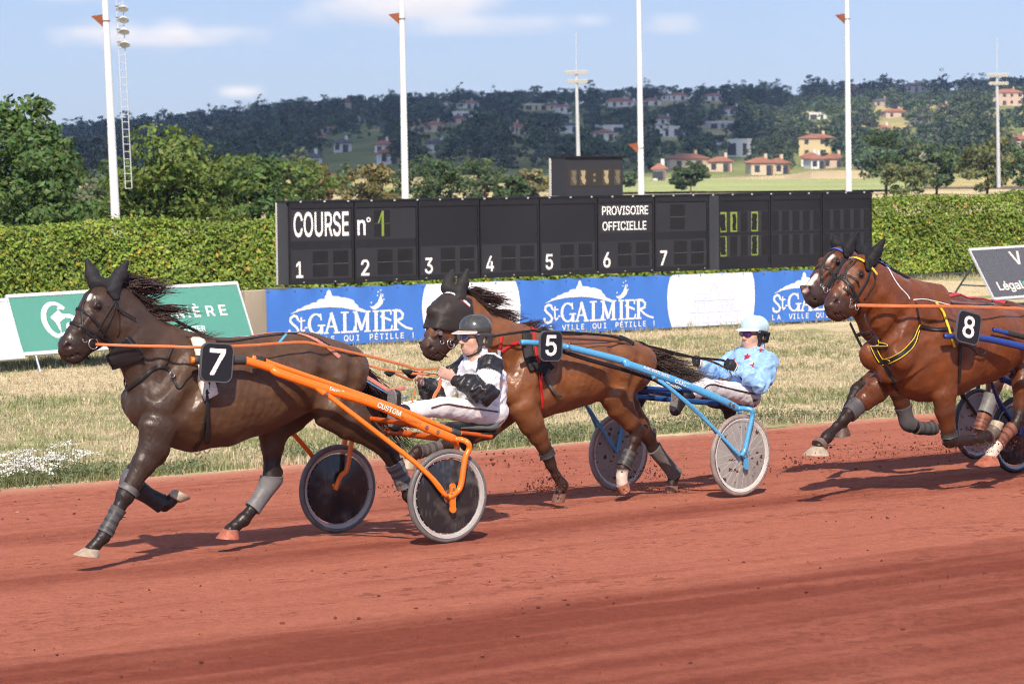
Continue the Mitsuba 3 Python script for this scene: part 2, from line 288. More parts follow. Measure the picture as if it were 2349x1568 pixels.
def skin(Fd, lo, h):
    """the zero surface of the grid Fd as a mesh (surface nets)"""
    s = Fd < 0; cs = [s[i:s.shape[0] - 1 + i, j:s.shape[1] - 1 + j, k:s.shape[2] - 1 + k] for i in (0, 1) for j in (0, 1) for k in (0, 1)]
    tot = sum(c.astype(np.int8) for c in cs); I = np.argwhere((tot > 0) & (tot < 8)); off = np.array([[i, j, k] for i in (0, 1) for j in (0, 1) for k in (0, 1)])
    val = np.stack([Fd[tuple((I + o).T)] for o in off], 1).astype(float); acc = np.zeros((len(I), 3)); cnt = np.zeros(len(I))
    for a in range(8):
        for b in range(a + 1, 8):
            if np.abs(off[a] - off[b]).sum() != 1: continue
            x, y = val[:, a], val[:, b]; c = (x < 0) != (y < 0); t = np.where(c, x / np.where(c, x - y, 1), 0); acc += np.where(c[:, None], off[a] + t[:, None] * (off[b] - off[a]), 0); cnt += c
    V = lo + h * (I + acc / cnt[:, None]); idx = np.full(tot.shape, -1, np.int32); idx[tuple(I.T)] = np.arange(len(I)); Fs = []
    for d in range(3):
        e = [np.eye(3, dtype=int)[q] for q in range(3)]; u, v = e[(d + 1) % 3], e[(d + 2) % 3]
        A = s[tuple(slice(None, -1) if q == d else slice(None) for q in range(3))]; B = s[tuple(slice(1, None) if q == d else slice(None) for q in range(3))]
        for sgn, msk in ((1, A & ~B), (0, ~A & B)):
            E = np.argwhere(msk); E = E[((E - u - v) >= 0).all(1) & (E < np.array(tot.shape)).all(1)]
            q = np.stack([idx[tuple(x.T)] for x in (E - u - v, E - v, E, E - u)], 1); q = q[(q >= 0).all(1)]; Fs.append(q if sgn else q[:, ::-1])
    V2, F2 = vf((V, np.vstack(Fs))); return V2, F2
def relax(m, n=3):
    q = trimesh.Trimesh(*vf(m), process=False); trimesh.smoothing.filter_taubin(q, .5, .52, iterations=n); return np.array(q.vertices), np.array(q.faces)
def strands(roots, guides, width, seed, n=9, spread=.03, wave=.012, grow=1.0):
    """hair: one thin three-sided strand per root, following its guide (n x 3 offsets), spreading towards the tip"""
    r = rng(seed); V, Fc = [], []; o = 0; t = np.linspace(0, 1, n)
    for p, g in zip(roots, guides):
        k = spline(g, n); s = r.normal(0, spread, 3); ph = r.uniform(0, 6.28, 3); fr = r.uniform(4, 9)
        c = p + k * r.uniform(.72, 1.05) + s * (t ** 1.2)[:, None] * grow + wave * np.sin(fr * t[:, None] + ph) * t[:, None]
        w = width * r.uniform(.7, 1.4) * (1 - t ** 2.5) + .0006; d = np.gradient(c, axis=0); d /= np.maximum(np.linalg.norm(d, axis=1), 1e-9)[:, None]
        a = np.cross(d, unit(r.normal(size=3))); a /= np.maximum(np.linalg.norm(a, axis=1), 1e-9)[:, None]; b = np.cross(d, a)
        for q in range(3): V.append(c + w[:, None] * (np.cos(q * 2.094) * a + np.sin(q * 2.094) * b))
        for q in range(3):
            i = np.arange(n - 1) + o + q * n; j = np.arange(n - 1) + o + ((q + 1) % 3) * n; Fc += [np.stack([i, j, j + 1], 1), np.stack([i, j + 1, i + 1], 1)]
        o += 3 * n
    return np.vstack(V), np.vstack(Fc)

# ---------------------------------------------------------------- horses
def place(O, deg):
    """a horse and its sulky in their own frame: x forward, y to its left, z up; O the ground point under the axle"""
    t = math.radians(deg); return frame([O[0], O[1], float(lay(O[0], O[1]))], [-math.cos(t), -math.sin(t), 0], [math.sin(t), -math.cos(t), 0], [0, 0, 1])
def lr(P, *r): return [tuple(p) + tuple(q) for p, q in zip(P, r)]
def hoof(cor, toe, heel, r=.052):
    """a hoof: a slanted, flaring cup from the coronet ring to the ground edge"""
    cor, toe, heel = map(np.asarray, (cor, toe, heel)); f = unit(toe - heel); y = unit(np.cross([0, 0, 1.], f)) if abs(f[2]) < .9 else np.array([0, 1., 0]); up = unit(np.cross(f, y)); up = up if (cor - (toe + heel) / 2) @ up > 0 else -up
    L = np.linalg.norm(toe - heel); c1 = (toe + heel) / 2; a = np.linspace(0, 2 * np.pi, 22, endpoint=False); V = []
    for t in (0, .08, .3, .6, .92, 1.0):
        c = cor * (1 - t) + c1 * t; fl = (L / 2) * t + r * 1.02 * (1 - t); wl = (L * .46) * t + r * .95 * (1 - t); s = 1 - .04 * (t == 1.0)
        V.append(c + (np.cos(a)[:, None] * f * fl + np.sin(a)[:, None] * y * wl) * s)
    n = 22; m = len(V); F = [[i * n + k, i * n + (k + 1) % n, (i + 1) * n + (k + 1) % n, (i + 1) * n + k] for i in range(m - 1) for k in range(n)]
    V, F = vf((np.vstack(V), np.array(F))); V = np.vstack([V, cor + up * .012, c1 + up * .012]); e = len(V)
    return V, np.vstack([F] + [[[e - 2, (k + 1) % n, k], [e - 1, (m - 1) * n + k, (m - 1) * n + (k + 1) % n]] for k in range(n)])
def near_to(P, a, b=None):
    a = np.asarray(a, float)
    if b is None: return np.linalg.norm(P - a, axis=1)
    b = np.asarray(b, float); d = b - a; t = np.clip((P - a) @ d / (d @ d), 0, 1); return np.linalg.norm(P - a - t[:, None] * d, axis=1)
def sm(a, b, x): t = np.clip((x - a) / (b - a), 0, 1); return t * t * (3 - 2 * t)
def paint(C, c, w): return C * (1 - w[:, None]) + np.asarray(c, float) * w[:, None]
class Horse: pass
def build_horse(h, M, name, label, coat, points, muzzle, hair, h_=.0125, group=None):
    """h: the traced pose (metres, own frame); adds body, hooves, eyes, mane and tail; returns the body's Flesh for the tack"""
    B = Flesh(); k = thing(name, label, 'horse', group)
    B.chain(h.trunk, k=.05); B.chain(h.neck, k=.06)
    t = h.trunk; wi = np.array(h.withers)
    B.limb(wi + [-.28, 0, -.10], wi + [.10, 0, -.07], .07, .045, .09, .05, k=.10)                       # the ridge of the withers
    c = np.array(h.croup); B.limb(c + [0, .10, -.15], c + [-.30, .11, -.22], .15, .13, .13, .12, k=.08); B.limb(c + [0, -.10, -.15], c + [-.30, -.11, -.22], .15, .13, .13, .12, k=.08)
    for sd in (1, -1):
        s0, s1 = np.array(h.blade[0]), np.array(h.blade[1]); s0 = s0 * [1, sd, 1]; s1 = s1 * [1, sd, 1]
        B.limb(s0, s1, .11, .055, .115, .06, k=.05); B.blob(s1 - [.02, 0, 0], (.085, .085, .06), k=.09)
    for leg in h.fore:
        B.chain(leg, k=.022); e = np.array(leg[0][:3]); sd = np.sign(e[1])
        B.limb(e + [-.09, -.03 * sd, .20], e + [-.02, .005 * sd, .0], .12, .07, .10, .07, k=.04)           # triceps
        kn = np.array(leg[h.ki][:3]); 
    tr0 = h.trunk
    for leg, hk in zip(h.hind, h.hocks):
        B.chain(leg, k=.024); B.limb(hk[0], hk[1], .030, .026, .024, .02, k=.03)
        a, b = np.array(leg[2][:3]), np.array(leg[3][:3])
    # head
    B.chain(h.head, k=.035); H = [np.array(s) for s in h.head]; ax = unit(H[-1][:3] - H[0][:3]); fr = unit(np.array(h.face) ); 
    ch = np.array(h.cheek)
    for sd in (1, -1):
        B.blob(ch + [0, sd * .052, 0], (.115, .10, .034), k=.02, ax=ax)                                    # cheek plate
        ey = np.array(h.eye) * [1, sd, 1]; B.blob(ey + [0, -sd * .008, 0] + fr * .008, (.042, .034, .026), k=.016, ax=ax); B.blob(ey + [0, sd * .022, 0], (.024, .016, .016), k=.008, cut=True, ax=ax)
        B.limb(ey + ax * .06 + [0, -sd * .004, 0], ey + ax * .20 + [0, -sd * .026, 0], .014, .014, .010, .010, k=.03)  # facial crest
        no = np.array(h.nostril) * [1, sd, 1]; no = no * [1, .80, 1] - fr * .004; B.blob(no, (.040, .032, .018), k=.02, ax=ax); B.blob(no + [0, sd * .014, 0] + ax * .002, (.032, .017, .015), k=.010, cut=True, ax=unit(ax + fr * .6))
        m0_ = np.array(h.mouth[0]) * .6 + np.array(h.mouth[1]) * .4; B.limb(m0_ * [1, sd, 1], np.array(h.mouth[1]) * [1, sd, 1], .006, .014, .005, .010, k=.008, cut=True)
        e0, e1 = np.array(h.ears[0 if sd > 0 else 1][0]), np.array(h.ears[0 if sd > 0 else 1][1]); em = e0 * .55 + e1 * .45
        B.limb(e0, em, .030, .026, .036, .024, k=.02); B.limb(em, e1, .036, .024, .008, .008, k=.02)
    for lo in (h.jawline,): B.limb(lo[0], lo[1], .022, .03, .02, .026, k=.05)
    def side(x, z, sd):
        y = np.linspace(.5, .02, 97); d = B.dist(np.stack([np.full(97, x), y * sd, np.full(97, z)], 1)); i = np.argmax(d < 0); return y[i] * sd
    def groove(a, b, r_, dep, k_=.05, n_=5):
        for sd in (1, -1):
            P = [np.array([*(np.array(a)[[0]] * (1 - t) + np.array(b)[[0]] * t), 0, a[2] * (1 - t) + b[2] * t]) for t in np.linspace(0, 1, n_)]
            P = [np.array([p[0], side(p[0], p[2], sd) + sd * (r_ - dep), p[2]]) for p in P]
            for p, q in zip(P[:-1], P[1:]): G_.append((p, q, r_, k_))
    G_ = []; b0, b1, el, hp, st = (np.array(q[:3]) for q in (h.blade[0], h.blade[1], h.fore[0][0], h.hind[0][0], h.hind[0][1])); nb = np.array(h.neck[2])
    groove(b0 + [-.17, 0, .02], el + [-.15, 0, .10], .05, .016, .06); groove(b0 + [.09, 0, .03], b1 + [.04, 0, .10], .04, .013, .05); groove(nb[:3] + [-.02, 0, -nb[3] * .45], b1 + [.05, 0, .12], .035, .012, .04)
    groove(st + [.13, 0, .20], st + [.10, 0, .06], .07, .020, .07, 3); groove(hp + [-.10, 0, .10], st + [-.09, 0, -.06], .035, .011, .045); groove(hp + [.16, 0, .18], hp + [.06, 0, .02], .06, .012, .06, 3)
    for a_, b_, r_, k_ in G_: B.limb(a_, b_, r_, r_, r_, r_, k=k_, cut=True)
    h.B = B; h.key = k; h.M = M; h.ax = ax; h.fr = fr
    m = B.mesh(h_); m = relax(m, 2); V, Fc = m
    nr = trimesh.Trimesh(V, Fc, process=False).vertex_normals; bz = (V[:, 2] - np.interp(V[:, 0], h.belly[0], h.belly[1])); xa, xb = el[0] - .18, st[0] + .22
    V = V + nr * (.0012 * np.sin((V[:, 0] + .25 * V[:, 2]) * 95) * sm(xa, xa - .1, V[:, 0]) * sm(xb, xb + .12, V[:, 0]) * sm(.10, .2, bz) * sm(.52, .38, bz) * (np.abs(V[:, 1]) > .15) + .010 * (meshkit.fbm(V * 9, 3, 21) - .5))[:, None]
    # coat pattern: dark points, muzzle, markings and dapples, all in the animal's own frame
    n1 = meshkit.fbm(V * [7, 7, 7], 3, 7) - .5; n2 = meshkit.fbm(V * 22, 2, 9) - .5
    C = np.ones_like(V) * np.asarray(coat) * (1 + .55 * n1 + .35 * n2 + .5 * np.clip(meshkit.noise(V * 17, 33) - .62, -.12, .2))[:, None]
    for x0_, x1_, col_ in getattr(h, 'zones', []): C = paint(C, np.array(col_), sm(x0_, x1_, V[:, 0] + .2 * n1) * .85)
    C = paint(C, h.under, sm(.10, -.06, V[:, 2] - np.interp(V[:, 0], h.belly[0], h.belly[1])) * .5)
    for leg, j in [(l, h.ki) for l in h.fore] + [(l, h.hj) for l in h.hind]:
        P = [np.array(q[:3]) for q in leg]; d = np.min([near_to(V, P[i], P[i + 1]) for i in range(j, len(P) - 1)], 0); C = paint(C, points, sm(.135, .065, d))
    C = paint(C, muzzle, sm(.19, .09, near_to(V, H[-1][:3], H[-2][:3])) * .95)
    for sd in (1, -1):
        C = paint(C, np.asarray(muzzle) * .6, sm(.05, .026, near_to(V, np.array(h.eye) * [1, sd, 1]))); C = paint(C, (.035, .010, .009), sm(.030, .016, near_to(V, np.array(h.nostril) * [1, sd * .8, 1] - fr * .004 + [0, sd * .006, 0])))
    for a, b, r0, r1, col in h.marks: C = paint(C, col, sm(r1, r0, near_to(V, a, b) + .018 * n2))
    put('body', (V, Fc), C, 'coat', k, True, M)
    for hf in h.hooves: put('hoof', hoof(*hf[:3]), hf[3], 'satin', k, 40, M, vary=.5, seed=5, scale=30)
    for sd in (1, -1):
        e = np.array(h.eye) * [1, sd, 1] + [0, sd * .010, 0]; s = trimesh.creation.icosphere(2, .021); s.apply_translation(e); put('eye', s, (.018, .009, .006), 'gloss', k, True, M)
    # mane and tail: locks of hair, each strand following its lock
    cr = spline(np.array(h.crest), 60); r = rng(3); hb = np.asarray(hair); roots, G = [], []
    nl = h.mane_n // 3
    for c_ in range(nl):
        u = (c_ + r.uniform()) / nl; p = cr[int(u * 59)]; g = np.array(h.mane[0]) * (1 - u) + np.array(h.mane[1]) * u; g = np.vstack([[0, 0, 0], g * r.uniform(.5, 1.45)]); e = r.normal(0, h.mane_spread, 3); g = g + e * np.linspace(0, 1, len(g))[:, None] ** 1.3
        for _ in range(20):
            roots.append(p + [r.normal(0, .022), r.normal(0, .012), r.normal(-.008, .008)]); G.append(g * r.uniform(.8, 1.06))
    mv, mf = strands(roots, G, .0030, 11, n=10, spread=.016, wave=.008)
    for _ in range(1):                                                    # the short dense hair lying on the crest
        q = cr[r.integers(0, 60, 500)] + r.normal(0, 1, (500, 3)) * [.015, .02, .006]; u = np.linspace(0, 1, 500)[:, None]; mv2, mf2 = strands(q, [np.vstack([[0, 0, 0], np.array(h.mane[0])[0] * .35 + [0, 0, -.02], np.array(h.mane[0])[0] * .6 + [0, r.normal(0, .02) + .03, -.07]]) for _ in range(500)], .0035, 13, n=7, spread=.012, wave=.006)
    mv, mf = join((mv, mf), (mv2, mf2)); put('mane', (mv, mf), hb * (.6 + .9 * meshkit.noise(mv * [3, 25, 25], 4))[:, None], 'hair', k, True, M)
    if h.tail is not None:
        tg = np.array(h.tail); roots, G = [], []
        for c_ in range(h.tail_n // 12):
            p = tg[0] + r.normal(0, .015, 3); g = (tg - tg[0]) * r.uniform(.55, 1.06) + r.normal(0, 1, 3) * h.tail_w * np.linspace(0, 1, len(tg))[:, None] ** 1.1
            for _ in range(22): roots.append(p + r.normal(0, .008, 3)); G.append(g * r.uniform(.88, 1.04))
        tv, tf = strands(roots, G, .0036, 12, n=15, spread=.028, wave=.012); put('tail', (tv, tf), hb * (.6 + .9 * meshkit.noise(tv * [5, 25, 25], 4))[:, None], 'hair', k, True, M)
        B2 = Flesh().chain([tuple(p) + (q, q) for p, q in zip(tg[:3], (.036, .03, .02))]); put('tail_dock', B2.mesh(.012), hb * .8, 'hair', k, True, M)
    return h

Z7, Z5, Z8, Z9 = ((-0.871,19.394,-0.04), (1.353,22.455,-0.108), (4.738,22.653,-0.01), (3.653,23.672,-0.09))
M7, M5, M8, M9 = place(Z7, 35), place(Z5, 40), place(Z8, 41), place(Z9, 41)
HORN, PINKHORN, REDHORN = (.42, .34, .25), (.55, .42, .32), (.40, .13, .08)
def belly_of(tr): a = np.array([(s[0], s[2] - s[3]) for s in tr]); a = a[np.argsort(a[:, 0])]; return a[:, 0], a[:, 1]
def fix(h):
    h.belly = belly_of(h.trunk); a, b, z = h.trunk[0], h.trunk[1], h.trunk[-1]; h.trunk[0] = (a[0] - .21,) + tuple(a[1:]); h.trunk[1] = (b[0] - .08,) + tuple(b[1:]); h.trunk[-1] = (z[0] + .07,) + tuple(z[1:])
    c = h.blade[1]; h.blade[1] = (c[0] - .09, c[1] - .01, c[2]); n0, n1 = h.neck[0], h.neck[1]; h.neck[0] = (n0[0] - .05,) + tuple(n0[1:]); h.neck[1] = (n1[0] - .03,) + tuple(n1[1:]); return h
# --- the dark brown mare in the lead
h = Horse()
h.trunk = [(1.988,0,1.035,0.128,0.15),(1.885,0,1.071,0.241,0.225),(1.755,0,1.093,0.329,0.26),(1.595,0,1.1,0.372,0.265),(1.36,0,1.095,0.347,0.295),(1.098,0,1.14,0.329,0.3)] + [(0.925,0,1.179,0.305,0.28),(0.741,0,1.211,0.267,0.255),(0.548,0,1.179,0.234,0.25),(0.404,0,1.162,0.172,0.225),(0.318,0,1.13,0.078,0.165)]
h.neck = [(1.762,0,1.251,0.297,0.19),(1.882,0,1.359,0.254,0.15),(1.994,0,1.489,0.198,0.118),(2.075,0,1.623,0.161,0.1),(2.132,0,1.753,0.129,0.085)]
h.head = [(2.166,0,1.81,0.092,0.075),(2.222,0,1.729,0.153,0.1),(2.266,0,1.642,0.16,0.096),(2.345,0,1.572,0.12,0.074),(2.4,0,1.515,0.11,0.062),(2.454,0,1.458,0.103,0.058),(2.483,0,1.416,0.084,0.046)]
h.withers = (1.515,0,1.479); h.croup = (0.698,0,1.476)
h.blade = [(1.68,0.14,1.361), (2.019,0.155,1.06)]
h.fore = [[(1.932,0.165,0.928,0.135,0.085)] + [(1.955,0.165,0.786,0.112,0.078),(2.043,0.165,0.677,0.083,0.062),(2.119,0.165,0.562,0.055,0.048),(2.177,0.165,0.481,0.062,0.05),(2.224,0.165,0.405,0.042,0.038),(2.275,0.165,0.33,0.036,0.029),(2.322,0.165,0.255,0.042,0.034),(2.343,0.165,0.222,0.046,0.038),(2.393,0.165,0.178,0.038,0.034),(2.428,0.165,0.15,0.044,0.042)],
  [(1.752,-0.165,0.881,0.13,0.085),(1.777,-0.165,0.7,0.085,0.065)] + [(1.934,-0.165,0.604,0.055,0.048),(1.975,-0.165,0.532,0.062,0.05),(1.912,-0.165,0.476,0.042,0.038),(1.83,-0.165,0.421,0.036,0.03),(1.747,-0.165,0.369,0.042,0.034),(1.715,-0.165,0.356,0.046,0.038),(1.678,-0.165,0.37,0.038,0.034),(1.652,-0.165,0.391,0.044,0.042)]]; h.ki = 4
h.fore[1].insert(2, tuple((np.array(h.fore[1][1]) + np.array(h.fore[1][2])) / 2))
h.hind = [[(0.543,0.12,1.226,0.25,0.12),(0.565,0.15,0.996,0.185,0.1),(0.411,0.15,0.873,0.145,0.085),(0.24,0.15,0.749,0.085,0.065)] + [(0.111,0.15,0.634,0.064,0.052),(0.077,0.15,0.572,0.052,0.04),(0.025,0.15,0.478,0.04,0.034),(-0.023,0.15,0.376,0.038,0.032),(-0.053,0.15,0.314,0.047,0.04),(-0.088,0.15,0.273,0.04,0.036),(-0.115,0.15,0.248,0.045,0.042)],
  [(0.523,-0.12,1.185,0.24,0.12)] + [(0.768,-0.15,0.931,0.175,0.1),(0.868,-0.15,0.825,0.125,0.085),(0.873,-0.15,0.692,0.082,0.065),(0.881,-0.15,0.558,0.056,0.048)] + [(0.887,-0.15,0.47,0.068,0.05),(0.942,-0.15,0.387,0.044,0.036),(1.028,-0.15,0.287,0.04,0.032),(1.113,-0.15,0.204,0.047,0.04),(1.174,-0.15,0.169,0.039,0.035),(1.216,-0.15,0.143,0.046,0.044)]]; h.hj = 4
h.hocks = [((0.067,0.15,0.616), (0.031,0.15,0.674)), ((0.856,-0.15,0.468), (0.813,-0.15,0.519))]
h.face = np.array((2.438,0,1.71)) - np.array((2.239,0,1.593))
h.cheek = (2.177,0,1.615); h.eye = (2.31,0.088,1.733); h.nostril = (2.518,0.052,1.479); h.mouth = [(2.378,0.045,1.454), (2.51,0.04,1.396)]
h.ears = [((2.173,0.055,1.867), (2.091,0.085,2.015)), ((2.253,-0.055,1.873), (2.3,-0.08,2.029))]
h.jawline = ((2.131,0,1.558), (2.282,0,1.472))
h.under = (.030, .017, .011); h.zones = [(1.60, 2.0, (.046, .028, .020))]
h.marks = [((2.362,0.05,1.785), (2.345,0.05,1.809), .008, .02, (.75, .72, .68))]
h.hooves = [((2.432,0.165,0.15), (2.558,0.165,0.123), (2.381,0.165,0.092), HORN), ((1.645,-0.165,0.387), (1.52,-0.165,0.38), (1.636,-0.165,0.455), HORN), ((1.216,-0.15,0.146), (1.327,-0.15,0.092), (1.157,-0.15,0.074), REDHORN), ((-0.115,0.15,0.252), (-0.078,0.15,0.183), (-0.15,0.15,0.2), REDHORN)]
h.crest = [(2.138,0,1.889),(2.098,0,1.857),(2.031,0,1.781),(1.951,0,1.68),(1.863,0,1.583),(1.747,0,1.507),(1.621,0,1.48)]
h.mane_n, h.mane_spread = 130, .055
h.mane = [[(-.16, -.03, .03), (-.34, -.05, -.01)], [(-.09, .03, -.03), (-.17, .10, -.02)]]
h.tail = [(0.436,0,1.368),(0.343,0,1.33),(0.265,0,1.232),(0.188,0,1.134),(0.102,0,1.034),(0.047,0,0.95),(-0.016,0,0.851),(-0.111,0,0.736),(-0.24,0,0.645)]
h.tail_n, h.tail_w = 440, .06
h7 = build_horse(fix(h), M7, 'horse', 'dark brown trotting horse wearing number 7, leading the others', (.096, .050, .026), (.020, .013, .011), (.035, .024, .019), (.036, .017, .012))
# --- the bay behind the first driver
h = Horse()
h.trunk = [(1.913,0,0.982,0.194,0.15)] + [(1.789,0,1.015,0.286,0.22),(1.658,0,1.033,0.337,0.255),(1.507,0,1.062,0.331,0.265),(1.288,0,1.06,0.297,0.295),(1.087,0,1.072,0.274,0.3),(0.89,0,1.095,0.246,0.28),(0.732,0,1.088,0.228,0.255),(0.57,0,1.051,0.201,0.225),(0.455,0,1.024,0.119,0.165)]
h.neck = [(1.822,0,1.238,0.252,0.19),(1.969,0,1.325,0.203,0.15),(2.102,0,1.414,0.159,0.118),(2.178,0,1.519,0.139,0.1),(2.224,0,1.623,0.105,0.085)]
h.head = [(2.29,0,1.67,0.096,0.075),(2.33,0,1.592,0.146,0.1),(2.37,0,1.508,0.157,0.096),(2.439,0,1.438,0.125,0.074),(2.49,0,1.383,0.117,0.062),(2.544,0,1.319,0.111,0.058),(2.558,0,1.275,0.093,0.046)]
h.withers = (1.496,0,1.395); h.croup = (0.798,0,1.335)
h.blade = [(1.729,0.14,1.265), (1.996,0.155,0.945)]
h.fore = [[(1.813,0.165,0.855,0.125,0.085),(1.712,0.165,0.7,0.105,0.078),(1.648,0.165,0.606,0.082,0.06),(1.59,0.165,0.512,0.056,0.048),(1.555,0.165,0.449,0.058,0.05),(1.522,0.165,0.372,0.042,0.038),(1.468,0.165,0.282,0.036,0.029),(1.418,0.165,0.218,0.042,0.034),(1.4,0.165,0.197,0.046,0.038),(1.419,0.165,0.158,0.038,0.034),(1.43,0.165,0.129,0.044,0.042)],
  [(1.679,-0.165,0.787,0.12,0.08)] + [(1.886,-0.165,0.659,0.095,0.07),(2.038,-0.165,0.62,0.075,0.058),(2.164,-0.165,0.59,0.056,0.048),(2.263,-0.165,0.568,0.06,0.05),(2.362,-0.165,0.546,0.042,0.038),(2.461,-0.165,0.53,0.036,0.03),(2.546,-0.165,0.525,0.042,0.034),(2.587,-0.165,0.522,0.046,0.038),(2.632,-0.165,0.489,0.038,0.034),(2.656,-0.165,0.462,0.044,0.042)]]; h.ki = 4
h.hind = [[(0.758,0.12,1.072,0.24,0.12),(0.822,0.15,0.894,0.17,0.1),(0.775,0.15,0.779,0.125,0.085),(0.666,0.15,0.649,0.082,0.065),(0.59,0.15,0.567,0.062,0.052),(0.619,0.15,0.492,0.05,0.04),(0.665,0.15,0.408,0.04,0.034),(0.717,0.15,0.324,0.04,0.034),(0.745,0.15,0.28,0.05,0.042),(0.76,0.15,0.21,0.042,0.038),(0.758,0.15,0.158,0.047,0.044)],
  [(0.582,-0.12,1.041,0.24,0.12),(0.529,-0.15,0.839,0.17,0.1),(0.419,-0.15,0.707,0.12,0.085),(0.279,-0.15,0.573,0.08,0.062),(0.187,-0.15,0.467,0.06,0.05),(0.138,-0.15,0.384,0.048,0.04),(0.045,-0.15,0.288,0.04,0.033),(-0.048,-0.15,0.196,0.04,0.034),(-0.108,-0.15,0.131,0.047,0.04),(-0.078,-0.15,0.077,0.039,0.035),(-0.068,-0.15,0.043,0.046,0.044)]]; h.hj = 4
h.hocks = [((0.549,0.15,0.559), (0.492,0.15,0.596)), ((0.158,-0.15,0.475), (0.129,-0.15,0.521))]
h.face = np.array((2.513,0,1.581)) - np.array((2.312,0,1.475))
h.cheek = (2.3,0,1.481); h.eye = (2.467,0.088,1.582); h.nostril = (2.62,0.052,1.331); h.mouth = [(2.483,0.045,1.333), (2.573,0.04,1.258)]
h.ears = [((2.33,0.055,1.728), (2.263,0.07,1.905)), ((2.358,-0.055,1.774), (2.295,-0.07,1.9))]
h.jawline = ((2.25,0,1.424), (2.377,0,1.338))
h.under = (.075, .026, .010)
W_ = (.62, .52, .44)
h.marks = [((0.756,0.15,0.194), (0.758,0.15,0.148), .07, .10, W_)]
h.hooves = [((1.43,0.165,0.131), (1.507,0.165,0.065), (1.397,0.165,0.064), (.2, .09, .06)), ((2.656,-0.165,0.466), (2.753,-0.165,0.412), (2.633,-0.165,0.383), HORN), ((0.758,0.15,0.158), (0.761,0.15,0.066), (0.682,0.15,0.111), (.5, .22, .15)), ((-0.068,-0.15,0.046), (-0.01,-0.15,-0.008), (-0.126,-0.15,-0.017), (.3, .16, .11))]
h.crest = [(2.234,0,1.75),(2.199,0,1.718),(2.129,0,1.651),(2.058,0,1.575),(1.979,0,1.516),(1.868,0,1.462),(1.723,0,1.431),(1.609,0,1.416)]
h.mane_n, h.mane_spread = 140, .05
h.mane = [[(-.17, -.02, .0), (-.32, -.03, -.06)], [(-.10, .0, .0), (-.20, .02, .01)]]
h.tail = [(0.502,0,1.236),(0.397,0,1.218),(0.285,0,1.155),(0.172,0,1.076),(0.077,0.05,1.001),(0,0.12,0.948),(-0.081,0.2,0.906),(-0.162,0.28,0.863)]
h.tail_n, h.tail_w = 320, .05
h5 = build_horse(fix(h), M5, 'horse', 'bay horse in a black mesh fly mask wearing number 5, behind the first driver', (.200, .075, .027), (.035, .015, .010), (.038, .024, .019), (.032, .014, .010))
# --- the bay with the yellow browband
h = Horse()
h.trunk = [(2.431,0,1.055,0.13,0.14),(2.308,0,1.065,0.298,0.21),(2.065,0,1.099,0.361,0.27),(1.736,0,1.126,0.359,0.28),(1.347,0,1.154,0.308,0.3),(0.98,0,1.205,0.222,0.295),(0.677,0,1.207,0.19,0.27),(0.442,0,1.184,0.168,0.25),(0.241,0,1.138,0.134,0.22),(0.088,0,1.1,0.062,0.15)]
h.neck = [(2.118,0,1.268,0.437,0.2),(2.321,0,1.395,0.327,0.16),(2.47,0,1.524,0.239,0.125),(2.583,0,1.632,0.19,0.105),(2.658,0,1.742,0.135,0.088)]
h.head = [(2.709,0,1.803,0.123,0.078),(2.769,0,1.722,0.183,0.105),(2.831,0,1.625,0.2,0.098),(2.942,0,1.574,0.146,0.076),(3.002,0,1.534,0.128,0.064),(3.052,0,1.499,0.107,0.06),(3.061,0,1.465,0.079,0.048)]
h.withers = (1.691,0,1.479); h.croup = (0.63,0,1.397)
h.blade = [(1.978,0.14,1.353), (2.585,0.16,1.114)]
h.fore = [[(1.989,0.165,0.946,0.13,0.09),(1.989,0.165,0.805,0.115,0.085),(1.977,0.165,0.671,0.088,0.07),(1.941,0.165,0.543,0.062,0.054),(1.917,0.165,0.439,0.064,0.055),(1.815,0.165,0.424,0.042,0.038),(1.681,0.165,0.422,0.037,0.03),(1.533,0.165,0.427,0.042,0.034),(1.465,0.165,0.429,0.046,0.038),(1.409,0.165,0.454,0.038,0.034),(1.378,0.165,0.48,0.044,0.042)],
  [(2.252,-0.165,0.952,0.125,0.085),(2.393,-0.165,0.843,0.105,0.075),(2.533,-0.165,0.773,0.082,0.062),(2.625,-0.165,0.728,0.062,0.05),(2.683,-0.165,0.693,0.064,0.052),(2.769,-0.165,0.641,0.044,0.038),(2.855,-0.165,0.589,0.037,0.03),(2.934,-0.165,0.536,0.042,0.034),(2.968,-0.165,0.512,0.046,0.038),(3.025,-0.165,0.474,0.038,0.035),(3.059,-0.165,0.449,0.045,0.043)]]; h.ki = 4
h.hind = [[(0.669,0.12,1.174,0.24,0.12),(0.915,0.15,0.966,0.16,0.1),(0.993,0.15,0.83,0.115,0.085),(1.009,0.15,0.67,0.08,0.064),(1.053,0.15,0.543,0.062,0.052)] + [(1.096,0.15,0.5,0.05,0.04),(1.172,0.15,0.457,0.04,0.034),(1.26,0.15,0.403,0.04,0.034),(1.322,0.15,0.359,0.05,0.042),(1.372,0.15,0.311,0.043,0.038),(1.409,0.15,0.278,0.048,0.045)],
  [(0.378,-0.12,1.15,0.24,0.12),(0.372,-0.15,0.922,0.16,0.1),(0.207,-0.15,0.768,0.115,0.085),(0.04,-0.15,0.634,0.08,0.064),(-0.095,-0.15,0.521,0.062,0.052),(-0.163,-0.15,0.411,0.048,0.04),(-0.231,-0.15,0.302,0.04,0.034),(-0.3,-0.15,0.191,0.04,0.034),(-0.351,-0.15,0.135,0.047,0.042),(-0.3,-0.15,0.086,0.04,0.036),(-0.283,-0.15,0.056,0.046,0.044)]]; h.hj = 4
h.hocks = [((1.009,0.15,0.55), (0.939,0.15,0.596)), ((-0.128,-0.15,0.529), (-0.179,-0.15,0.578))]
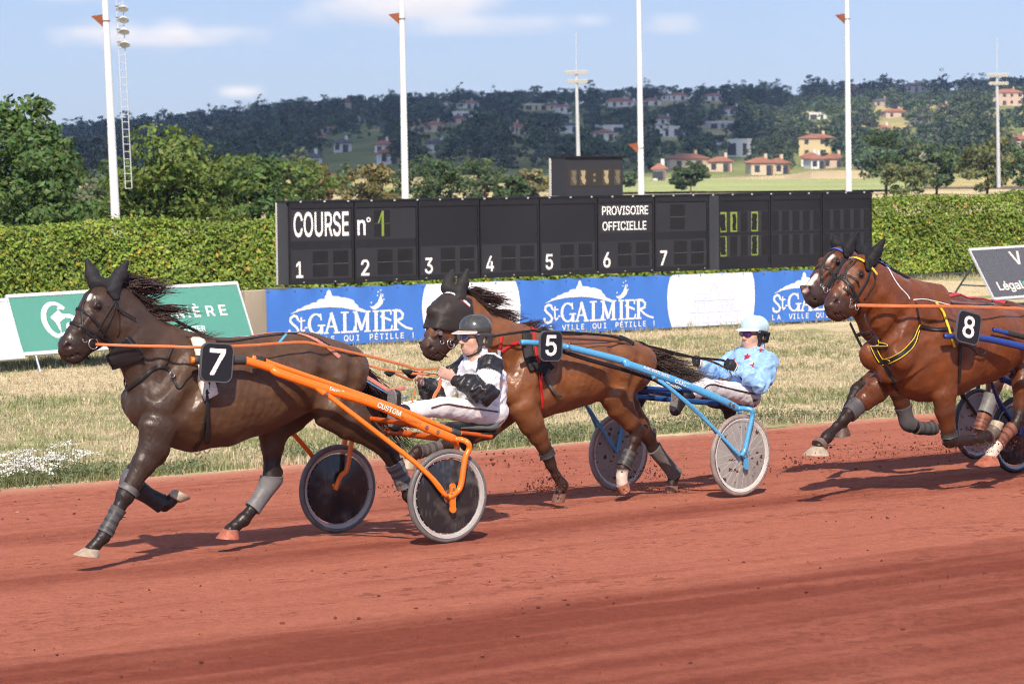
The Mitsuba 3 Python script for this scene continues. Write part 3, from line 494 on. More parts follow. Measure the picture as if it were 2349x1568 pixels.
h.face = np.array((3.055,0,1.675)) - np.array((2.796,0,1.574))
h.cheek = (2.693,0,1.632); h.eye = (2.871,0.09,1.754); h.nostril = (3.095,0.056,1.561); h.mouth = [(2.982,0.045,1.492), (3.133,0.04,1.448)]
h.ears = [((2.714,0.06,1.856), (2.616,0.1,2.006)), ((2.653,-0.055,1.89), (2.613,-0.06,1.985))]
h.jawline = ((2.624,0,1.552), (2.864,0,1.493))
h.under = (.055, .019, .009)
h.marks = [((1.353,0.15,0.341), (1.416,0.15,0.266), .075, .11, W_)]
h.hooves = [((1.378,0.165,0.482), (1.285,0.165,0.518), (1.385,0.165,0.561), HORN), ((3.061,-0.165,0.449), (3.199,-0.165,0.393), (2.98,-0.165,0.378), HORN), ((1.412,0.15,0.278), (1.564,0.15,0.21), (1.341,0.15,0.2), REDHORN), ((-0.283,-0.15,0.06), (-0.215,-0.15,0.008), (-0.352,-0.15,-0.003), REDHORN)]
h.crest = [(2.612,0,1.867),(2.566,0,1.846),(2.45,0,1.777),(2.287,0,1.671),(2.098,0,1.591),(1.895,0,1.528),(1.69,0,1.481)]
h.mane_n, h.mane_spread = 120, .04
h.mane = [[(-.13, -.10, -.04), (-.26, -.18, -.16)], [(-.10, -.12, -.01), (-.22, -.18, -.05)]]
h.tail = [(.95, 0, 1.30), (.86, 0, 1.30), (.74, 0, 1.18), (.66, 0, 1.0), (.56, 0, .8)]
h.tail_n, h.tail_w = 120, .05
h8 = build_horse(fix(h), M8, 'horse', 'red bay horse with a yellow browband wearing number 8, behind the second driver', (.165, .048, .014), (.022, .011, .008), (.050, .026, .019), (.014, .010, .009))
# --- the bay on its far side
h = Horse()
h.trunk = [(0.814,0,1.009,0.122,0.15),(0.569,0,1.086,0.342,0.23),(0.189,0,1.097,0.429,0.265),(-0.2,0,1.103,0.414,0.28),(-0.546,0,1.118,0.363,0.295),(-0.846,0,1.172,0.268,0.28),(-1.046,0,1.166,0.228,0.25),(-1.257,0,1.121,0.182,0.22),(-1.408,0,1.099,0.09,0.15)]
h.neck = [(0.495,0,1.314,0.418,0.19),(0.734,0,1.464,0.307,0.15),(0.912,0,1.598,0.229,0.118),(1.038,0,1.737,0.175,0.1),(1.131,0,1.868,0.111,0.085)]
h.head = [(1.168,0,1.894,0.118,0.076),(1.23,0,1.816,0.156,0.1),(1.314,0,1.721,0.164,0.094),(1.425,0,1.66,0.13,0.072),(1.493,0,1.618,0.119,0.06),(1.56,0,1.583,0.11,0.056),(1.567,0,1.563,0.074,0.045)]
h.withers = (-0.001,0,1.525); h.croup = (-0.88,0,1.434)
h.blade = [(0.295,0.14,1.314), (0.762,0.155,1.04)]
h.fore = [[(0.695,0.165,0.879,0.12,0.085),(0.657,0.165,0.757,0.1,0.075),(0.625,0.165,0.662,0.08,0.06),(0.586,0.165,0.556,0.058,0.05),(0.554,0.165,0.477,0.064,0.052),(0.463,0.165,0.437,0.044,0.04),(0.372,0.165,0.418,0.042,0.036),(0.281,0.165,0.411,0.042,0.036),(0.221,0.165,0.41,0.047,0.04),(0.182,0.165,0.426,0.04,0.036),(0.155,0.165,0.437,0.045,0.043)],
  [(0.485,-0.165,0.868,0.115,0.08),(0.614,-0.165,0.815,0.095,0.07),(0.704,-0.165,0.79,0.078,0.06),(0.774,-0.165,0.772,0.06,0.05),(0.819,-0.165,0.749,0.062,0.052),(0.883,-0.165,0.685,0.044,0.038),(0.934,-0.165,0.619,0.037,0.03),(0.978,-0.165,0.545,0.042,0.034),(0.991,-0.165,0.508,0.046,0.038),(1.004,-0.165,0.47,0.04,0.035),(1.01,-0.165,0.445,0.045,0.043)]]; h.ki = 4
h.hind = [[(-0.87,0.12,1.151,0.22,0.12),(-0.729,0.15,0.939,0.15,0.1),(-0.661,0.15,0.833,0.11,0.08),(-0.62,0.15,0.737,0.078,0.062),(-0.586,0.15,0.651,0.06,0.05),(-0.542,0.15,0.577,0.05,0.044),(-0.497,0.15,0.503,0.05,0.044),(-0.457,0.15,0.429,0.05,0.044),(-0.43,0.15,0.388,0.05,0.045),(-0.416,0.15,0.345,0.045,0.04),(-0.416,0.15,0.312,0.046,0.044)],
  [(-1.169,-0.12,1.128,0.22,0.12),(-1.243,-0.15,0.899,0.15,0.1),(-1.421,-0.15,0.753,0.11,0.08),(-1.6,-0.15,0.63,0.078,0.062),(-1.746,-0.15,0.53,0.06,0.05),(-1.819,-0.15,0.433,0.05,0.04),(-1.892,-0.15,0.337,0.04,0.034),(-1.966,-0.15,0.24,0.04,0.034),(-2.003,-0.15,0.191,0.047,0.042),(-1.966,-0.15,0.148,0.04,0.036),(-1.948,-0.15,0.115,0.046,0.044)]]; h.hj = 4
h.hocks = [((-0.627,0.15,0.655), (-0.695,0.15,0.699)), ((-1.782,-0.15,0.539), (-1.833,-0.15,0.593))]
h.face = np.array((1.496,0,1.752)) - np.array((1.263,0,1.644))
h.cheek = (1.188,0,1.725); h.eye = (1.346,0.088,1.862); h.nostril = (1.632,0.052,1.652); h.mouth = [(1.487,0.042,1.595), (1.596,0.036,1.561)]
h.ears = [((1.173,0.055,1.961), (1.071,0.07,2.097)), ((1.188,-0.055,1.98), (1.206,-0.065,2.073))]
h.jawline = ((1.126,0,1.656), (1.337,0,1.588))
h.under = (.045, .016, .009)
h.marks = [((1.344,0.03,1.902), (1.408,0.01,1.816), .012, .035, (.7, .62, .58)), ((1.531,0.01,1.753), (1.598,0.01,1.697), .016, .035, (.72, .62, .57)), ((1.677,0.01,1.634), (1.676,0.02,1.642), .02, .05, (.55, .36, .33))]
h.hooves = [((0.155,0.165,0.437), (0.175,0.165,0.503), (0.241,0.165,0.482), REDHORN), ((1.01,-0.165,0.447), (1.111,-0.165,0.368), (0.932,-0.165,0.386), (.1, .06, .05)), ((-0.416,0.15,0.312), (-0.338,0.15,0.23), (-0.491,0.15,0.219), REDHORN), ((-1.948,-0.15,0.119), (-1.875,-0.15,0.063), (-2.022,-0.15,0.052), REDHORN)]
h.crest = [(1.112,0,1.983),(1.062,0,1.961),(0.937,0,1.886),(0.76,0,1.779),(0.504,0,1.668),(0.178,0,1.562)]
h.mane_n, h.mane_spread = 60, .03
h.mane = [[(-.08, -.06, -.06), (-.14, -.10, -.16)], [(-.08, -.08, -.04), (-.16, -.12, -.12)]]
h.tail = [(.62, 0, 1.32), (.54, 0, 1.30), (.44, 0, 1.15), (.4, 0, 1.0), (.34, 0, .8)]
h.tail_n, h.tail_w = 80, .04
h9 = build_horse(fix(h), M9, 'horse', 'bay horse with a white blaze and blue browband on the far side of number 8', (.105, .036, .016), (.022, .011, .008), (.055, .036, .032), (.016, .010, .008))

# ---------------------------------------------------------------- the results board, its wall and banner
SBO = (-3.826,47,0.629)
bt = math.radians(33.7); MSB = frame(SBO, [math.cos(bt), math.sin(bt), 0], [-math.sin(bt), math.cos(bt), 0], [0, 0, 1])
FACE = np.array([[1, 0, 0, 0], [0, 0, -1, 0], [0, 1, 0, 0], [0, 0, 0, 1.]])          # flat artwork (x, y) to a wall's (x, z), thickness towards the viewer
def face(m, x, z, y=0.0): v, f = xf(m, FACE); return v + [x, y, z], f
OX, OZ = (0.01,0,0)[0], 0.0
XS = [p[0] - OX for p in [(0.034,0,1.398),(1.326,0,1.378),(2.637,0,1.359),(3.93,0,1.339),(5.224,0,1.379),(6.51,0,1.36),(7.822,0,1.341),(9.101,0,1.37),(9.335,0,1.367),(10.601,0,1.398),(11.895,0,1.429),(13.185,0,1.462)]]
BH = 1.405; BLACK, SLATE, WINDOW, WHITE = (.016, .016, .019), (.030, .030, .035), (.013, .0125, .0135), (.80, .80, .78); LIME = (.22, .30, .05)
sbk = thing('results_board', 'long black results board with white numbers above the blue banner', 'scoreboard')
put('body', box(0, XS[-1], .03, .36, 0, BH), (.05, .053, .06), 'satin', sbk, M=MSB, vary=.3)
put('end_strip', box(-.006, .02, .345, .40, -.01, BH + .01), (.6, .58, .54), 'satin', sbk, M=MSB)
put('top_rail', box(-.01, XS[-1] + .01, -.035, .37, BH + .001, BH + .035), (.012, .012, .014), 'satin', sbk, M=MSB)
def panel(i, j):
    x0, x1 = XS[i] + .012, XS[j] - .012
    return put('panel', join(box(x0, x1, 0, .028, .012, BH - .004), box(x0, x1, -.022, -.001, .012, .085), box(x0, x1, -.022, -.001, BH - .10, BH - .004), box(x0, x0 + .03, -.018, -.001, .087, BH - .102), box(x1 - .03, x1, -.018, -.001, .087, BH - .102)), BLACK, 'satin', sbk, M=MSB, vary=.5, scale=2), x0, x1
def flaps(pk, x0, x1, z0, z1, col=WINDOW):
    zm = (z0 + z1) / 2
    for a, b in ((zm + .006, z1), (z0, zm - .006)): put('flap', box(x0, x1, -.012, -.002, a, b), col, 'satin', pk, M=MSB, vary=.4, scale=5)
    put('flap_seam', box(x0, x1, -.014, -.002, zm - .004, zm + .004), (.11, .11, .11), 'satin', pk, M=MSB)
def words_on(pk, s, x0, x1, z0, h, col=WHITE, name='lettering', bold=True, y=-.006, M=None):
    v, f = text_poly(s, h, bold); v[:, 0] -= v[:, 0].min(); v[:, 0] *= (x1 - x0) / v[:, 0].max(); v[:, 2] *= 2
    return put(name, face((v, f), x0, z0, y), col, 'satin', pk, M=MSB if M is None else M)
for c in range(7):
    pk, x0, x1 = panel(c, c + 1); w = x1 - x0
    put('number_panel', box(x0 + .035, x1 - .035, -.006, -.001, .09, .60), SLATE, 'satin', pk, M=MSB, vary=.3)
    for a in (.36, .68): flaps(pk, x0 + w * a, x0 + w * (a + .235), .125, .565)
    words_on(pk, str(c + 1), x0 + w * .095, x0 + w * (.095 + (.13 if c else .11)), .125, .265, y=-.008)
    if c in (0, 1, 5, 6): put('header_panel', box(x0 + .035, x1 - .035, -.006, -.001, .745, 1.285), SLATE, 'satin', pk, M=MSB, vary=.3)
    if c == 0: words_on(pk, 'COURSE', x0 + .085, x1 - .09, .83, .40, y=-.008)
    if c == 1:
        words_on(pk, 'n', x0 + w * .045, x0 + w * .175, .835, .33, y=-.008); put('lettering', face(extrude(Point(0, 0).buffer(.045).difference(Point(0, 0).buffer(.02)), .003), x0 + w * .222, 1.09, -.009), WHITE, 'satin', pk, M=MSB)
        flaps(pk, x0 + w * .315, x0 + w * .56, .79, 1.25)
        put('numeral', join(box(x0 + w * .425, x0 + w * .462, -.017, -.0125, .80, 1.24), face(extrude(Polygon([(0, 0), (.075, .19), (.075, .13), (.03, 0)]), .004), x0 + w * .425 - .075, 1.03, -.0125)), LIME, 'satin', pk, M=MSB)
    if c == 5:
        words_on(pk, 'PROVISOIRE', x0 + w * .08, x1 - w * .10, 1.085, .155, y=-.008); words_on(pk, 'OFFICIELLE', x0 + w * .085, x1 - w * .135, .80, .155, y=-.008)
    if c == 6: flaps(pk, x0 + w * .29, x0 + w * .56, .79, 1.25)
put('post', box(XS[7] + .004, XS[8] - .004, -.035, .029, 0, BH), (.042, .045, .052), 'satin', sbk, M=MSB, vary=.3)
r = rng(5)
for c in (8, 9, 10):
    pk, x0, x1 = panel(c, c + 1); w = x1 - x0
    for row, (z0, z1) in enumerate(((.70, 1.10), (.24, .64))):
        put('flap_row', box(x0 + .02, x1 - .02, -.006, -.001, z0, z1), SLATE, 'satin', pk, M=MSB, vary=.3)
        for q in range(5):
            a = x0 + w * (.02 + q * .205); b = a + w * .13
            lit = c == 8 and (q in (0, 1, 3) if row == 0 else q in (0, 3))
            put('flap', box(a, b, -.012, -.0065, z0 + .01, z1 - .01), WINDOW if not lit else LIME, 'satin', pk, M=MSB)
            if lit:                                                       # the dark half of the slat that has turned
                t = np.linspace(z0 + .035, z1 - (.05 if row == 0 else .02), 9); s = (.018 if q == 0 else .0); jag = r.uniform(-.012, .012, 9)
                P = np.vstack([np.stack([a + .012 + (.035 if q == 1 else 0) + jag, t], 1), np.stack([b - (.03 if q != 0 else .028) + jag[::-1], t[::-1]], 1)])
                put('flap_back', face(extrude(Polygon(P).buffer(0), .003), 0, 0, -.0122), WINDOW, 'satin', pk, M=MSB)
for x in np.arange(.25, XS[-1], .47): put('bolt', box(x - .018, x + .018, -.046, -.036, BH + .002, BH + .03), (.5, .48, .44), 'satin', sbk, M=MSB)
for x in np.arange(.3, XS[7], .62): put('bolt', box(x - .013, x + .013, -.03, -.0225, .03, .05), (.42, .34, .27), 'satin', sbk, M=MSB)
# the clock on top of it
cb = thing('clock_board', 'small black clock box standing on top of the results board', 'clock')
CX0, CZ0 = [p[0] - OX for p in [(5.918,-0.12,1.498),(7.22,-0.12,1.482)]], BH + .036
CH = .70
put('body', box(CX0[0], CX0[1], .15, .62, CZ0, CZ0 + CH), (.035, .036, .042), 'satin', cb, M=MSB, vary=.3); put('end_strip', box(CX0[0] - .012, CX0[0] + .02, .60, .66, CZ0, CZ0 + CH), (.62, .6, .56), 'satin', cb, M=MSB)
put('top_rail', box(CX0[0] - .02, CX0[1] + .02, .10, .63, CZ0 + CH + .001, CZ0 + CH + .03), (.012, .012, .014), 'satin', cb, M=MSB)
cw = CX0[1] - CX0[0]; wk = put('window', box(CX0[0] + .04, CX0[1] - .03, .140, .149, CZ0 + .17, CZ0 + .50), (.045, .042, .034), 'gloss', cb, M=MSB)
TAN = (.40, .32, .19)
for q, x in enumerate((.08, .24, .64, .84)):
    a = CX0[0] + cw * x; put('flap', box(a, a + cw * .11, .132, .139, CZ0 + .19, CZ0 + .48), (.075, .07, .055), 'satin', cb, M=MSB)
    t = np.array([[.15, .95], [.9, .95], [.75, .5], [.95, .3], [.8, .05], [.45, .12], [.1, .5], [.35, .6]]) * [cw * .11, .28]
    put('digit', face(extrude(Polygon(t).buffer(0), .004), a, CZ0 + .195, .1315), TAN if q in (1, 2) else (.17, .14, .10), 'satin', cb, M=MSB)
for z in (.255, .36): put('colon_dot', box(CX0[0] + cw * .475, CX0[0] + cw * .515, .130, .139, CZ0 + z, CZ0 + z + .05), (.2, .16, .1), 'satin', cb, M=MSB)
# concrete wall under the board
BX1 = (13.523,0.05,-0.226)[0] - OX
wk = thing('concrete_wall', 'weathered grey concrete wall end beside the blue banner', 'wall')
BZ = -.03
put('wall_end', box(-.82, -.34, .03, .27, -1.2, BZ - .045), (.36, .31, .24), 'matte', wk, M=MSB, vary=.5, scale=4); put('wall_body', box(-.339, XS[-1] + .1, .05, .25, -1.2, BZ - .05), (.30, .27, .22), 'matte', wk, M=MSB, vary=.3)
put('coping', box(-.30, .35, .0, .33, BZ - .043, BZ - .015), (.13, .15, .13), 'matte', wk, M=MSB)
# the banner
bk = thing('banner', 'long blue town banner with white lettering under the results board', 'banner')
X0B = (-0.437,0.05,-0.07)[0] - OX; BLUE = (.060, .195, .62); BT, BB = -.055, -1.06
nx, nz = 420, 26; GX, GZ = np.meshgrid(np.linspace(X0B, BX1, nx), np.linspace(BB, BT, nz), indexing='ij')
gx = np.arange(X0B + .04, BX1, .515)
def sag(x, z):
    u = (x - X0B - .04) / .515; fr = u - np.round(u); top = (BT - z)
    n = meshkit.fbm(np.stack([x * 1.4 - z * 1.1, z * .8, x * 0], -1), 3, 8) - .5
    return -.018 + .016 * np.cos(6.283 * u) * np.exp(-top * 4.5) + .05 * n * np.exp(-top * 1.2) * np.clip((4.5 - (x - X0B)) / 3, .25, 1)
V = np.stack([GX, -.02 + sag(GX, GZ), GZ - .028 * (np.cos(6.283 * (GX - X0B - .04) / .515) < .2) * 0 - .02 * (1 - np.cos(6.283 * (GX - X0B - .04) / .515)) * .5 * (GZ > BT - .03)], -1).reshape(-1, 3)
i = np.arange(nx * nz).reshape(nx, nz); Q = np.stack([i[:-1, :-1], i[1:, :-1], i[1:, 1:], i[:-1, 1:]], -1).reshape(-1, 4)
put('sheet', (V, Q), BLUE, 'satin', bk, True, MSB)
for x in gx: put('grommet', tube(spline(np.array([[x, -.055, BT - .035], [x + .0, -.05, BT - .035]]), 3), .016, n=8), (.55, .52, .45), 'metal', bk, M=MSB)
def onsheet(m, lift=.005):
    """artwork laid on the sheet: its outline subdivided and lifted a little above the cloth"""
    v, f = vf(m); v, f = trimesh.remesh.subdivide_to_size(v, f, .16); return np.stack([v[:, 0], -.02 + sag(v[:, 0], v[:, 1]) - lift - v[:, 2], v[:, 1]], -1), f
def art(name, poly, col=WHITE, lift=.006, parent=None): put(name, onsheet(extrude(poly, .001), lift), col, 'satin', parent or bk, M=MSB)
for pts in ([(8.22,0.03,0.053),(8.143,0.03,-0.115),(8.097,0.03,-0.293),(8.084,0.03,-0.473),(8.094,0.03,-0.683),(8.13,0.03,-0.864),(8.174,0.03,-1.001),(8.2,0.03,-1.062),(10.087,0.03,-1.092),(10.139,0.03,-0.956),(10.18,0.03,-0.697),(10.189,0.03,-0.483),(10.17,0.03,-0.237),(10.113,0.03,-0.052),(10.055,0.03,0.054)], [(2.787,0.03,-0.013),(2.733,0.03,-0.171),(2.691,0.03,-0.341),(2.677,0.03,-0.487),(2.692,0.03,-0.683),(2.732,0.03,-0.856),(2.788,0.03,-1.03),(2.829,0.03,-1.142),(4.658,0.03,-1.134),(4.735,0.03,-0.937),(4.768,0.03,-0.713),(4.771,0.03,-0.487),(4.743,0.03,-0.261),(4.685,0.03,-0.084),(4.647,0.03,0.01)]):
    p = np.array(pts); art('white_roundel', Polygon(np.stack([p[:, 0] - OX, np.clip(p[:, 2] - OZ, BB + .01, BT - .012)], 1)), (.80, .80, .82), .004)
YL = lambda pts: [(p[0] - OX, p[2] - OZ) for p in pts]
def strokes(lines, w): return unary_union([LineString(l).buffer(w / 2 if np.ndim(w) == 0 else w, cap_style='flat', join_style='mitre') for l in lines])
ARC = YL([(0.036,0.03,-0.489),(0.232,0.03,-0.439),(0.484,0.03,-0.407),(0.801,0.03,-0.399),(1.04,0.03,-0.416),(1.279,0.03,-0.464),(1.499,0.03,-0.522),(1.516,0.03,-0.486),(1.376,0.03,-0.431),(1.353,0.03,-0.388),(1.297,0.03,-0.352),(1.274,0.03,-0.302),(1.226,0.03,-0.284),(1.162,0.03,-0.264),(1.09,0.03,-0.245),(1.042,0.03,-0.25),(0.963,0.03,-0.22),(0.899,0.03,-0.22),(0.836,0.03,-0.204),(0.818,0.03,-0.128),(0.787,0.03,-0.103),(0.755,0.03,-0.13),(0.744,0.03,-0.194),(0.717,0.03,-0.207),(0.708,0.03,-0.262),(0.613,0.03,-0.263),(0.565,0.03,-0.285),(0.549,0.03,-0.312),(0.454,0.03,-0.321),(0.391,0.03,-0.351),(0.312,0.03,-0.365),(0.233,0.03,-0.41),(0.17,0.03,-0.418),(0.143,0.03,-0.448)])
SPL = YL([(1.603,0.03,-0.414),(1.65,0.03,-0.462),(1.699,0.03,-0.479),(1.781,0.03,-0.446),(1.855,0.03,-0.385),(1.877,0.03,-0.323),(1.848,0.03,-0.294),(1.83,0.03,-0.196),(1.803,0.03,-0.272),(1.766,0.03,-0.347),(1.7,0.03,-0.408),(1.635,0.03,-0.424)])
DOT = YL([(1.636,0.03,-0.354),(1.763,0.03,-0.233),(1.777,0.03,-0.173),(1.826,0.03,-0.142),(1.865,0.03,-0.246),(1.89,0.03,-0.303),(1.865,0.03,-0.218)])
gb = YL([(0.359,0.03,-0.845),(0.712,0.03,-0.49)]); gz0, gz1 = YL([(0.794,0.03,-0.856)])[0][1], YL([(0.799,0.03,-0.503)])[0][1]; GHt = gz1 - gz0
def glyph(ch, x0, x1, z0, h):
    X = lambda u, v: (x0 + u * (x1 - x0), z0 + v * h); t, n = h * .16, h * .085; S = lambda ls, w: strokes([[X(*q) for q in l] for l in ls], w); ser = h * .055
    if ch == 'G':
        a = np.radians(np.linspace(48, 330, 30)); o = Polygon([X(.5 + .5 * math.cos(q), .5 + .5 * math.sin(q)) for q in a] + [X(.5 + .33 * math.cos(q), .5 + .43 * math.sin(q)) for q in a[::-1]]); return unary_union([o, S([[(.86, .0), (.86, .40)]], t), S([[(.62, .41), (1.08, .41)]], ser), S([[(.80, .98), (.84, .66)]], n * .7)])
    if ch == 'A': return unary_union([S([[(.14, .0), (.52, 1.0)]], n), S([[(.48, 1.0), (.86, .0)]], t), S([[(.3, .33), (.72, .33)]], ser), S([[(.0, .025), (.3, .025)], [(.66, .025), (1.05, .025)]], ser)])
    if ch == 'L': return unary_union([S([[(.35, .0), (.35, 1.0)]], t), S([[(.1, .975), (.6, .975)]], ser), S([[(.1, .03), (.95, .03)]], ser * 1.3), S([[(.93, .03), (1.02, .28)]], n)])
    if ch == 'M': return unary_union([S([[(.16, .0), (.16, 1.0)]], n), S([[(.14, 1.0), (.5, .1)]], t), S([[(.5, .1), (.84, 1.0)]], n), S([[(.84, .0), (.84, 1.0)]], t), S([[(.0, .025), (.32, .025)], [(.66, .025), (1.02, .025)], [(.0, .975), (.2, .975)], [(.8, .975), (1.02, .975)]], ser)])
    if ch == 'I': return unary_union([S([[(.5, .0), (.5, 1.0)]], t), S([[(.05, .025), (.95, .025)], [(.05, .975), (.95, .975)]], ser)])
    if ch == 'E': return unary_union([S([[(.3, .0), (.3, 1.0)]], t), S([[(.08, .025), (.9, .025)], [(.08, .975), (.88, .975)]], ser * 1.2), S([[(.9, .03), (.98, .25)], [(.88, .97), (.9, .78)]], n * .8), S([[(.1, .72), (.9, .50)]], ser * 1.6)])
    if ch == 'R': return unary_union([S([[(.25, .0), (.25, 1.0)]], t), S([[(.25, .975), (.62, .95), (.86, .78), (.8, .58), (.3, .46)]], n * 1.2), S([[(.0, .025), (.5, .025)], [(.0, .975), (.3, .975)]], ser), S([[(.38, .48), (.75, .26), (1.15, .1), (1.6, .03)]], n)])
    if ch == 'S': return S([[(.92, .74), (.80, .93), (.52, .99), (.2, .88), (.16, .70), (.4, .55), (.72, .40), (.9, .24), (.78, .07), (.45, .01), (.12, .08), (.04, .27)]], n * 1.25)
    if ch == 't': return unary_union([S([[(.42, 1.0), (.40, .18), (.6, .04), (.95, .16)]], n * 1.15), S([[(.0, .74), (1.0, .78)]], ser * 1.2)])
    return S([[(.05, .5), (.95, .5)]], n)
GL = [('S', 487, 618, 0, .95), ('t', 612, 690, .12, .84), ('-', 688, 722, .0, .66), ('G', 727, 925, 0, 1), ('A', 925, 1115, 0, 1), ('L', 1120, 1310, 0, 1.02), ('M', 1290, 1505, 0, 1.02), ('I', 1535, 1625, 0, 1.02), ('E', 1620, 1785, 0, 1.02), ('R', 1785, 1940, 0, 1.02)]
GX_ = [[p[0] - OX for p in q] for q in ([(-0.011,0.03,-0.641),(0.194,0.03,-0.649)], [(0.185,0.03,-0.649),(0.307,0.03,-0.653)], [(0.304,0.03,-0.653),(0.357,0.03,-0.655)], [(0.365,0.03,-0.656),(0.678,0.03,-0.668)], [(0.678,0.03,-0.668),(0.98,0.03,-0.68)], [(0.988,0.03,-0.68),(1.292,0.03,-0.692)], [(1.26,0.03,-0.691),(1.606,0.03,-0.704)], [(1.655,0.03,-0.706),(1.801,0.03,-0.712)], [(1.793,0.03,-0.712),(2.062,0.03,-0.722)], [(2.062,0.03,-0.722),(2.316,0.03,-0.732)])]
LX = [p[0] - OX for p in [(-0.024,0.03,-0.684),(5.267,0.03,-0.757),(10.609,0.03,-0.575)]]
WDX = [(a[0] - OX, a[1]) for a in [(5.268,0.03,-0.921),(5.479,0.03,-0.93),(5.683,0.03,-0.926),(6.177,0.03,-0.946),(6.364,0.03,-0.923),(6.673,0.03,-0.93),(6.885,0.03,-0.915),(7.584,0.03,-0.931),(7.762,0.03,-0.914),(7.819,0.03,-0.916)]]
for q in range(3):
    dx = LX[q] - LX[0]; lg = put('town_logo', onsheet(extrude(affinity.translate(Polygon(ARC).buffer(.004), dx, 0), .001), .006), WHITE, 'satin', bk, M=MSB)
    art('splash', affinity.translate(unary_union([Polygon(SPL).buffer(.002)] + [Point(d).buffer(.014) for d in DOT]), dx, 0), parent=lg)
    for (ch, _, _, zo, hh), (a, b) in zip(GL, GX_): art('letter', affinity.translate(glyph(ch, a, b, gz0 + zo * GHt, GHt * (hh - zo if ch == 't' else hh)), dx, 0).buffer(.004), parent=lg)
    for wi, wd in enumerate(('LA', 'VILLE', 'QUI', 'PÉTILLE', '!')):
        a, b = WDX[2 * wi][0] - LX[1] + LX[q], WDX[2 * wi + 1][0] - LX[1] + LX[q]; n = len(wd); cw = .085 if n > 1 else .03
        for j, ch in enumerate(wd):
            if q == 0 and wd in ('LA',) and False: continue
            v, f = text_poly(ch, .098, True); v[:, 0] -= v[:, 0].min(); wch = v[:, 0].max(); xx = a + (b - a - wch * 1.0) * (j / max(n - 1, 1)); v[:, 0] += xx; v[:, 1] += gz0 - .145; v[:, 2] *= .5
            put('slogan_letter', onsheet((v, f), .006), WHITE, 'satin', lg, M=MSB)
# pale line drawing of a town hall on the roundels
L_ = []
def rect(x0, y0, x1, y1): L_.append([(x0, y0), (x1, y0), (x1, y1), (x0, y1), (x0, y0)])
rect(.06, .0, .94, .33); rect(.12, .33, .88, .70); L_.append([(.12, .70), (.16, .92), (.40, .92)]); L_.append([(.60, .92), (.84, .92), (.88, .70)]); rect(.42, .33, .58, 1.02); L_.append([(.42, 1.02), (.5, 1.22), (.58, 1.02)]); L_.append([(.5, 1.22), (.5, 1.3)])
for z in (.40, .54):
    for x in (.17, .27, .62, .72, .80): rect(x, z, x + .045, z + .10)
for x in (.2, .45, .7): L_.append([(x, 0), (x, .18), (x + .03, .24), (x + .07, .24), (x + .10, .18), (x + .10, 0)])
for x in (.12, .36, .61, .86): rect(x, .12, x + .03, .2)
for x in (.2, .3, .66, .76): L_.append([(x, .74), (x + .03, .82), (x + .06, .74)])
for x0, x1 in ((.06, .94), (.0, 1.0), (.12, .88)): L_.append([(x0, .335 if x1 != .88 else .71), (x1, .335 if x1 != .88 else .71)])
hx = [p[0] - OX for p in [(8.572,0.03,-0.64),(9.837,0.03,-0.685)]]; hx2 = [p[0] - OX for p in [(3.185,0.03,-0.604),(4.543,0.03,-0.654)]]
for a, b in (hx, hx2): art('town_hall_drawing', unary_union([LineString([(a + (b - a) * x, BB + .06 + y * .60) for x, y in l]).buffer(.0055) for l in L_]), (.42, .50, .74), .007)

# ---------------------------------------------------------------- leaning advertising boards
def leaning(name, label, BLc, BRc, TLc, col, legs, edge=(.62, .64, .66), top=.035):
    """a leaning board in its own frame: u along the bottom edge, v up the slope; returns (key, frame, width, height)"""
    BLc, BRc, TLc = map(np.asarray, (BLc, BRc, TLc)); u = unit(BRc - BLc); v = TLc - BLc; v = v - u * (v @ u); H = np.linalg.norm(v); v = unit(v); n = np.cross(u, v); W = np.linalg.norm(BRc - BLc); M = frame(BLc, u, v, n)
    k = thing(name, label, 'sign')
    put('panel', box(0, W, 0, H, -.02, 0), col, 'satin', k, M=M, vary=.04, scale=1)
    for n_, b in (('top_rail', box(-.02, W + .02, H - .012, H + .045, -.035, .018)), ('bottom_rail', box(-.02, W + .02, -.045, .012, -.035, .018)), ('side_rail', box(-.02, .006, .0125, H - .0125, -.03, .014)), ('side_rail', box(W - .006, W + .02, .0125, H - .0125, -.03, .014))): put(n_, b, edge, 'satin', k, M=M, vary=.1)
    for x in legs:
        foot = (BLc + u * x); g = float(lay(foot[0], foot[1])); t = (foot[2] - g + .05); ft = foot - v * (t / max(v[2], .3)) ; put('leg', tube(np.array([foot - n * .02, ft - n * .02]), .02, n=8), (.5, .52, .54), 'metal', k)
    return k, M, W, H
GREEN = (.095, .315, .25)
k, M, W, H = leaning('green_sign', 'green advertising board with white lettering behind the leading horse', (-7.571,42.4,-0.196), (-4.243,44.9,-0.124), (-7.86,42.75,0.655), GREEN, (.22, 1.6, 2.6))
def on(k, M, name, poly, col=(.80, .82, .80), z=.001): put(name, xf(extrude(poly, .003, z), np.eye(4)), col, 'satin', k, M=M)
def txt(k, M, s, x0, x1, y, h, col=(.80, .82, .80), name='lettering', bold=True):
    v, f = text_poly(s, h, bold); v[:, 0] -= v[:, 0].min(); v[:, 0] *= (x1 - x0) / v[:, 0].max(); v += [x0, y, .002]; put(name, (v, f), col, 'satin', k, M=M)
c0 = np.array([W * .175, H * .55]); a = np.radians(np.linspace(38, 262, 30)); R1 = H * .33
on(k, M, 'emblem', Polygon([tuple(c0 + R1 * np.array([.80 * math.cos(q), math.sin(q)])) for q in a] + [tuple(c0 + [R1 * .06, 0] + R1 * np.array([.58 * math.cos(q), .80 * math.sin(q)])) for q in a[::-1]]))
e = c0 + np.array([.10 * H, -.02 * H]); s = H * .0088
def P_(*q): return Polygon([tuple(e + s * np.array(t)) for t in q]).buffer(.003)
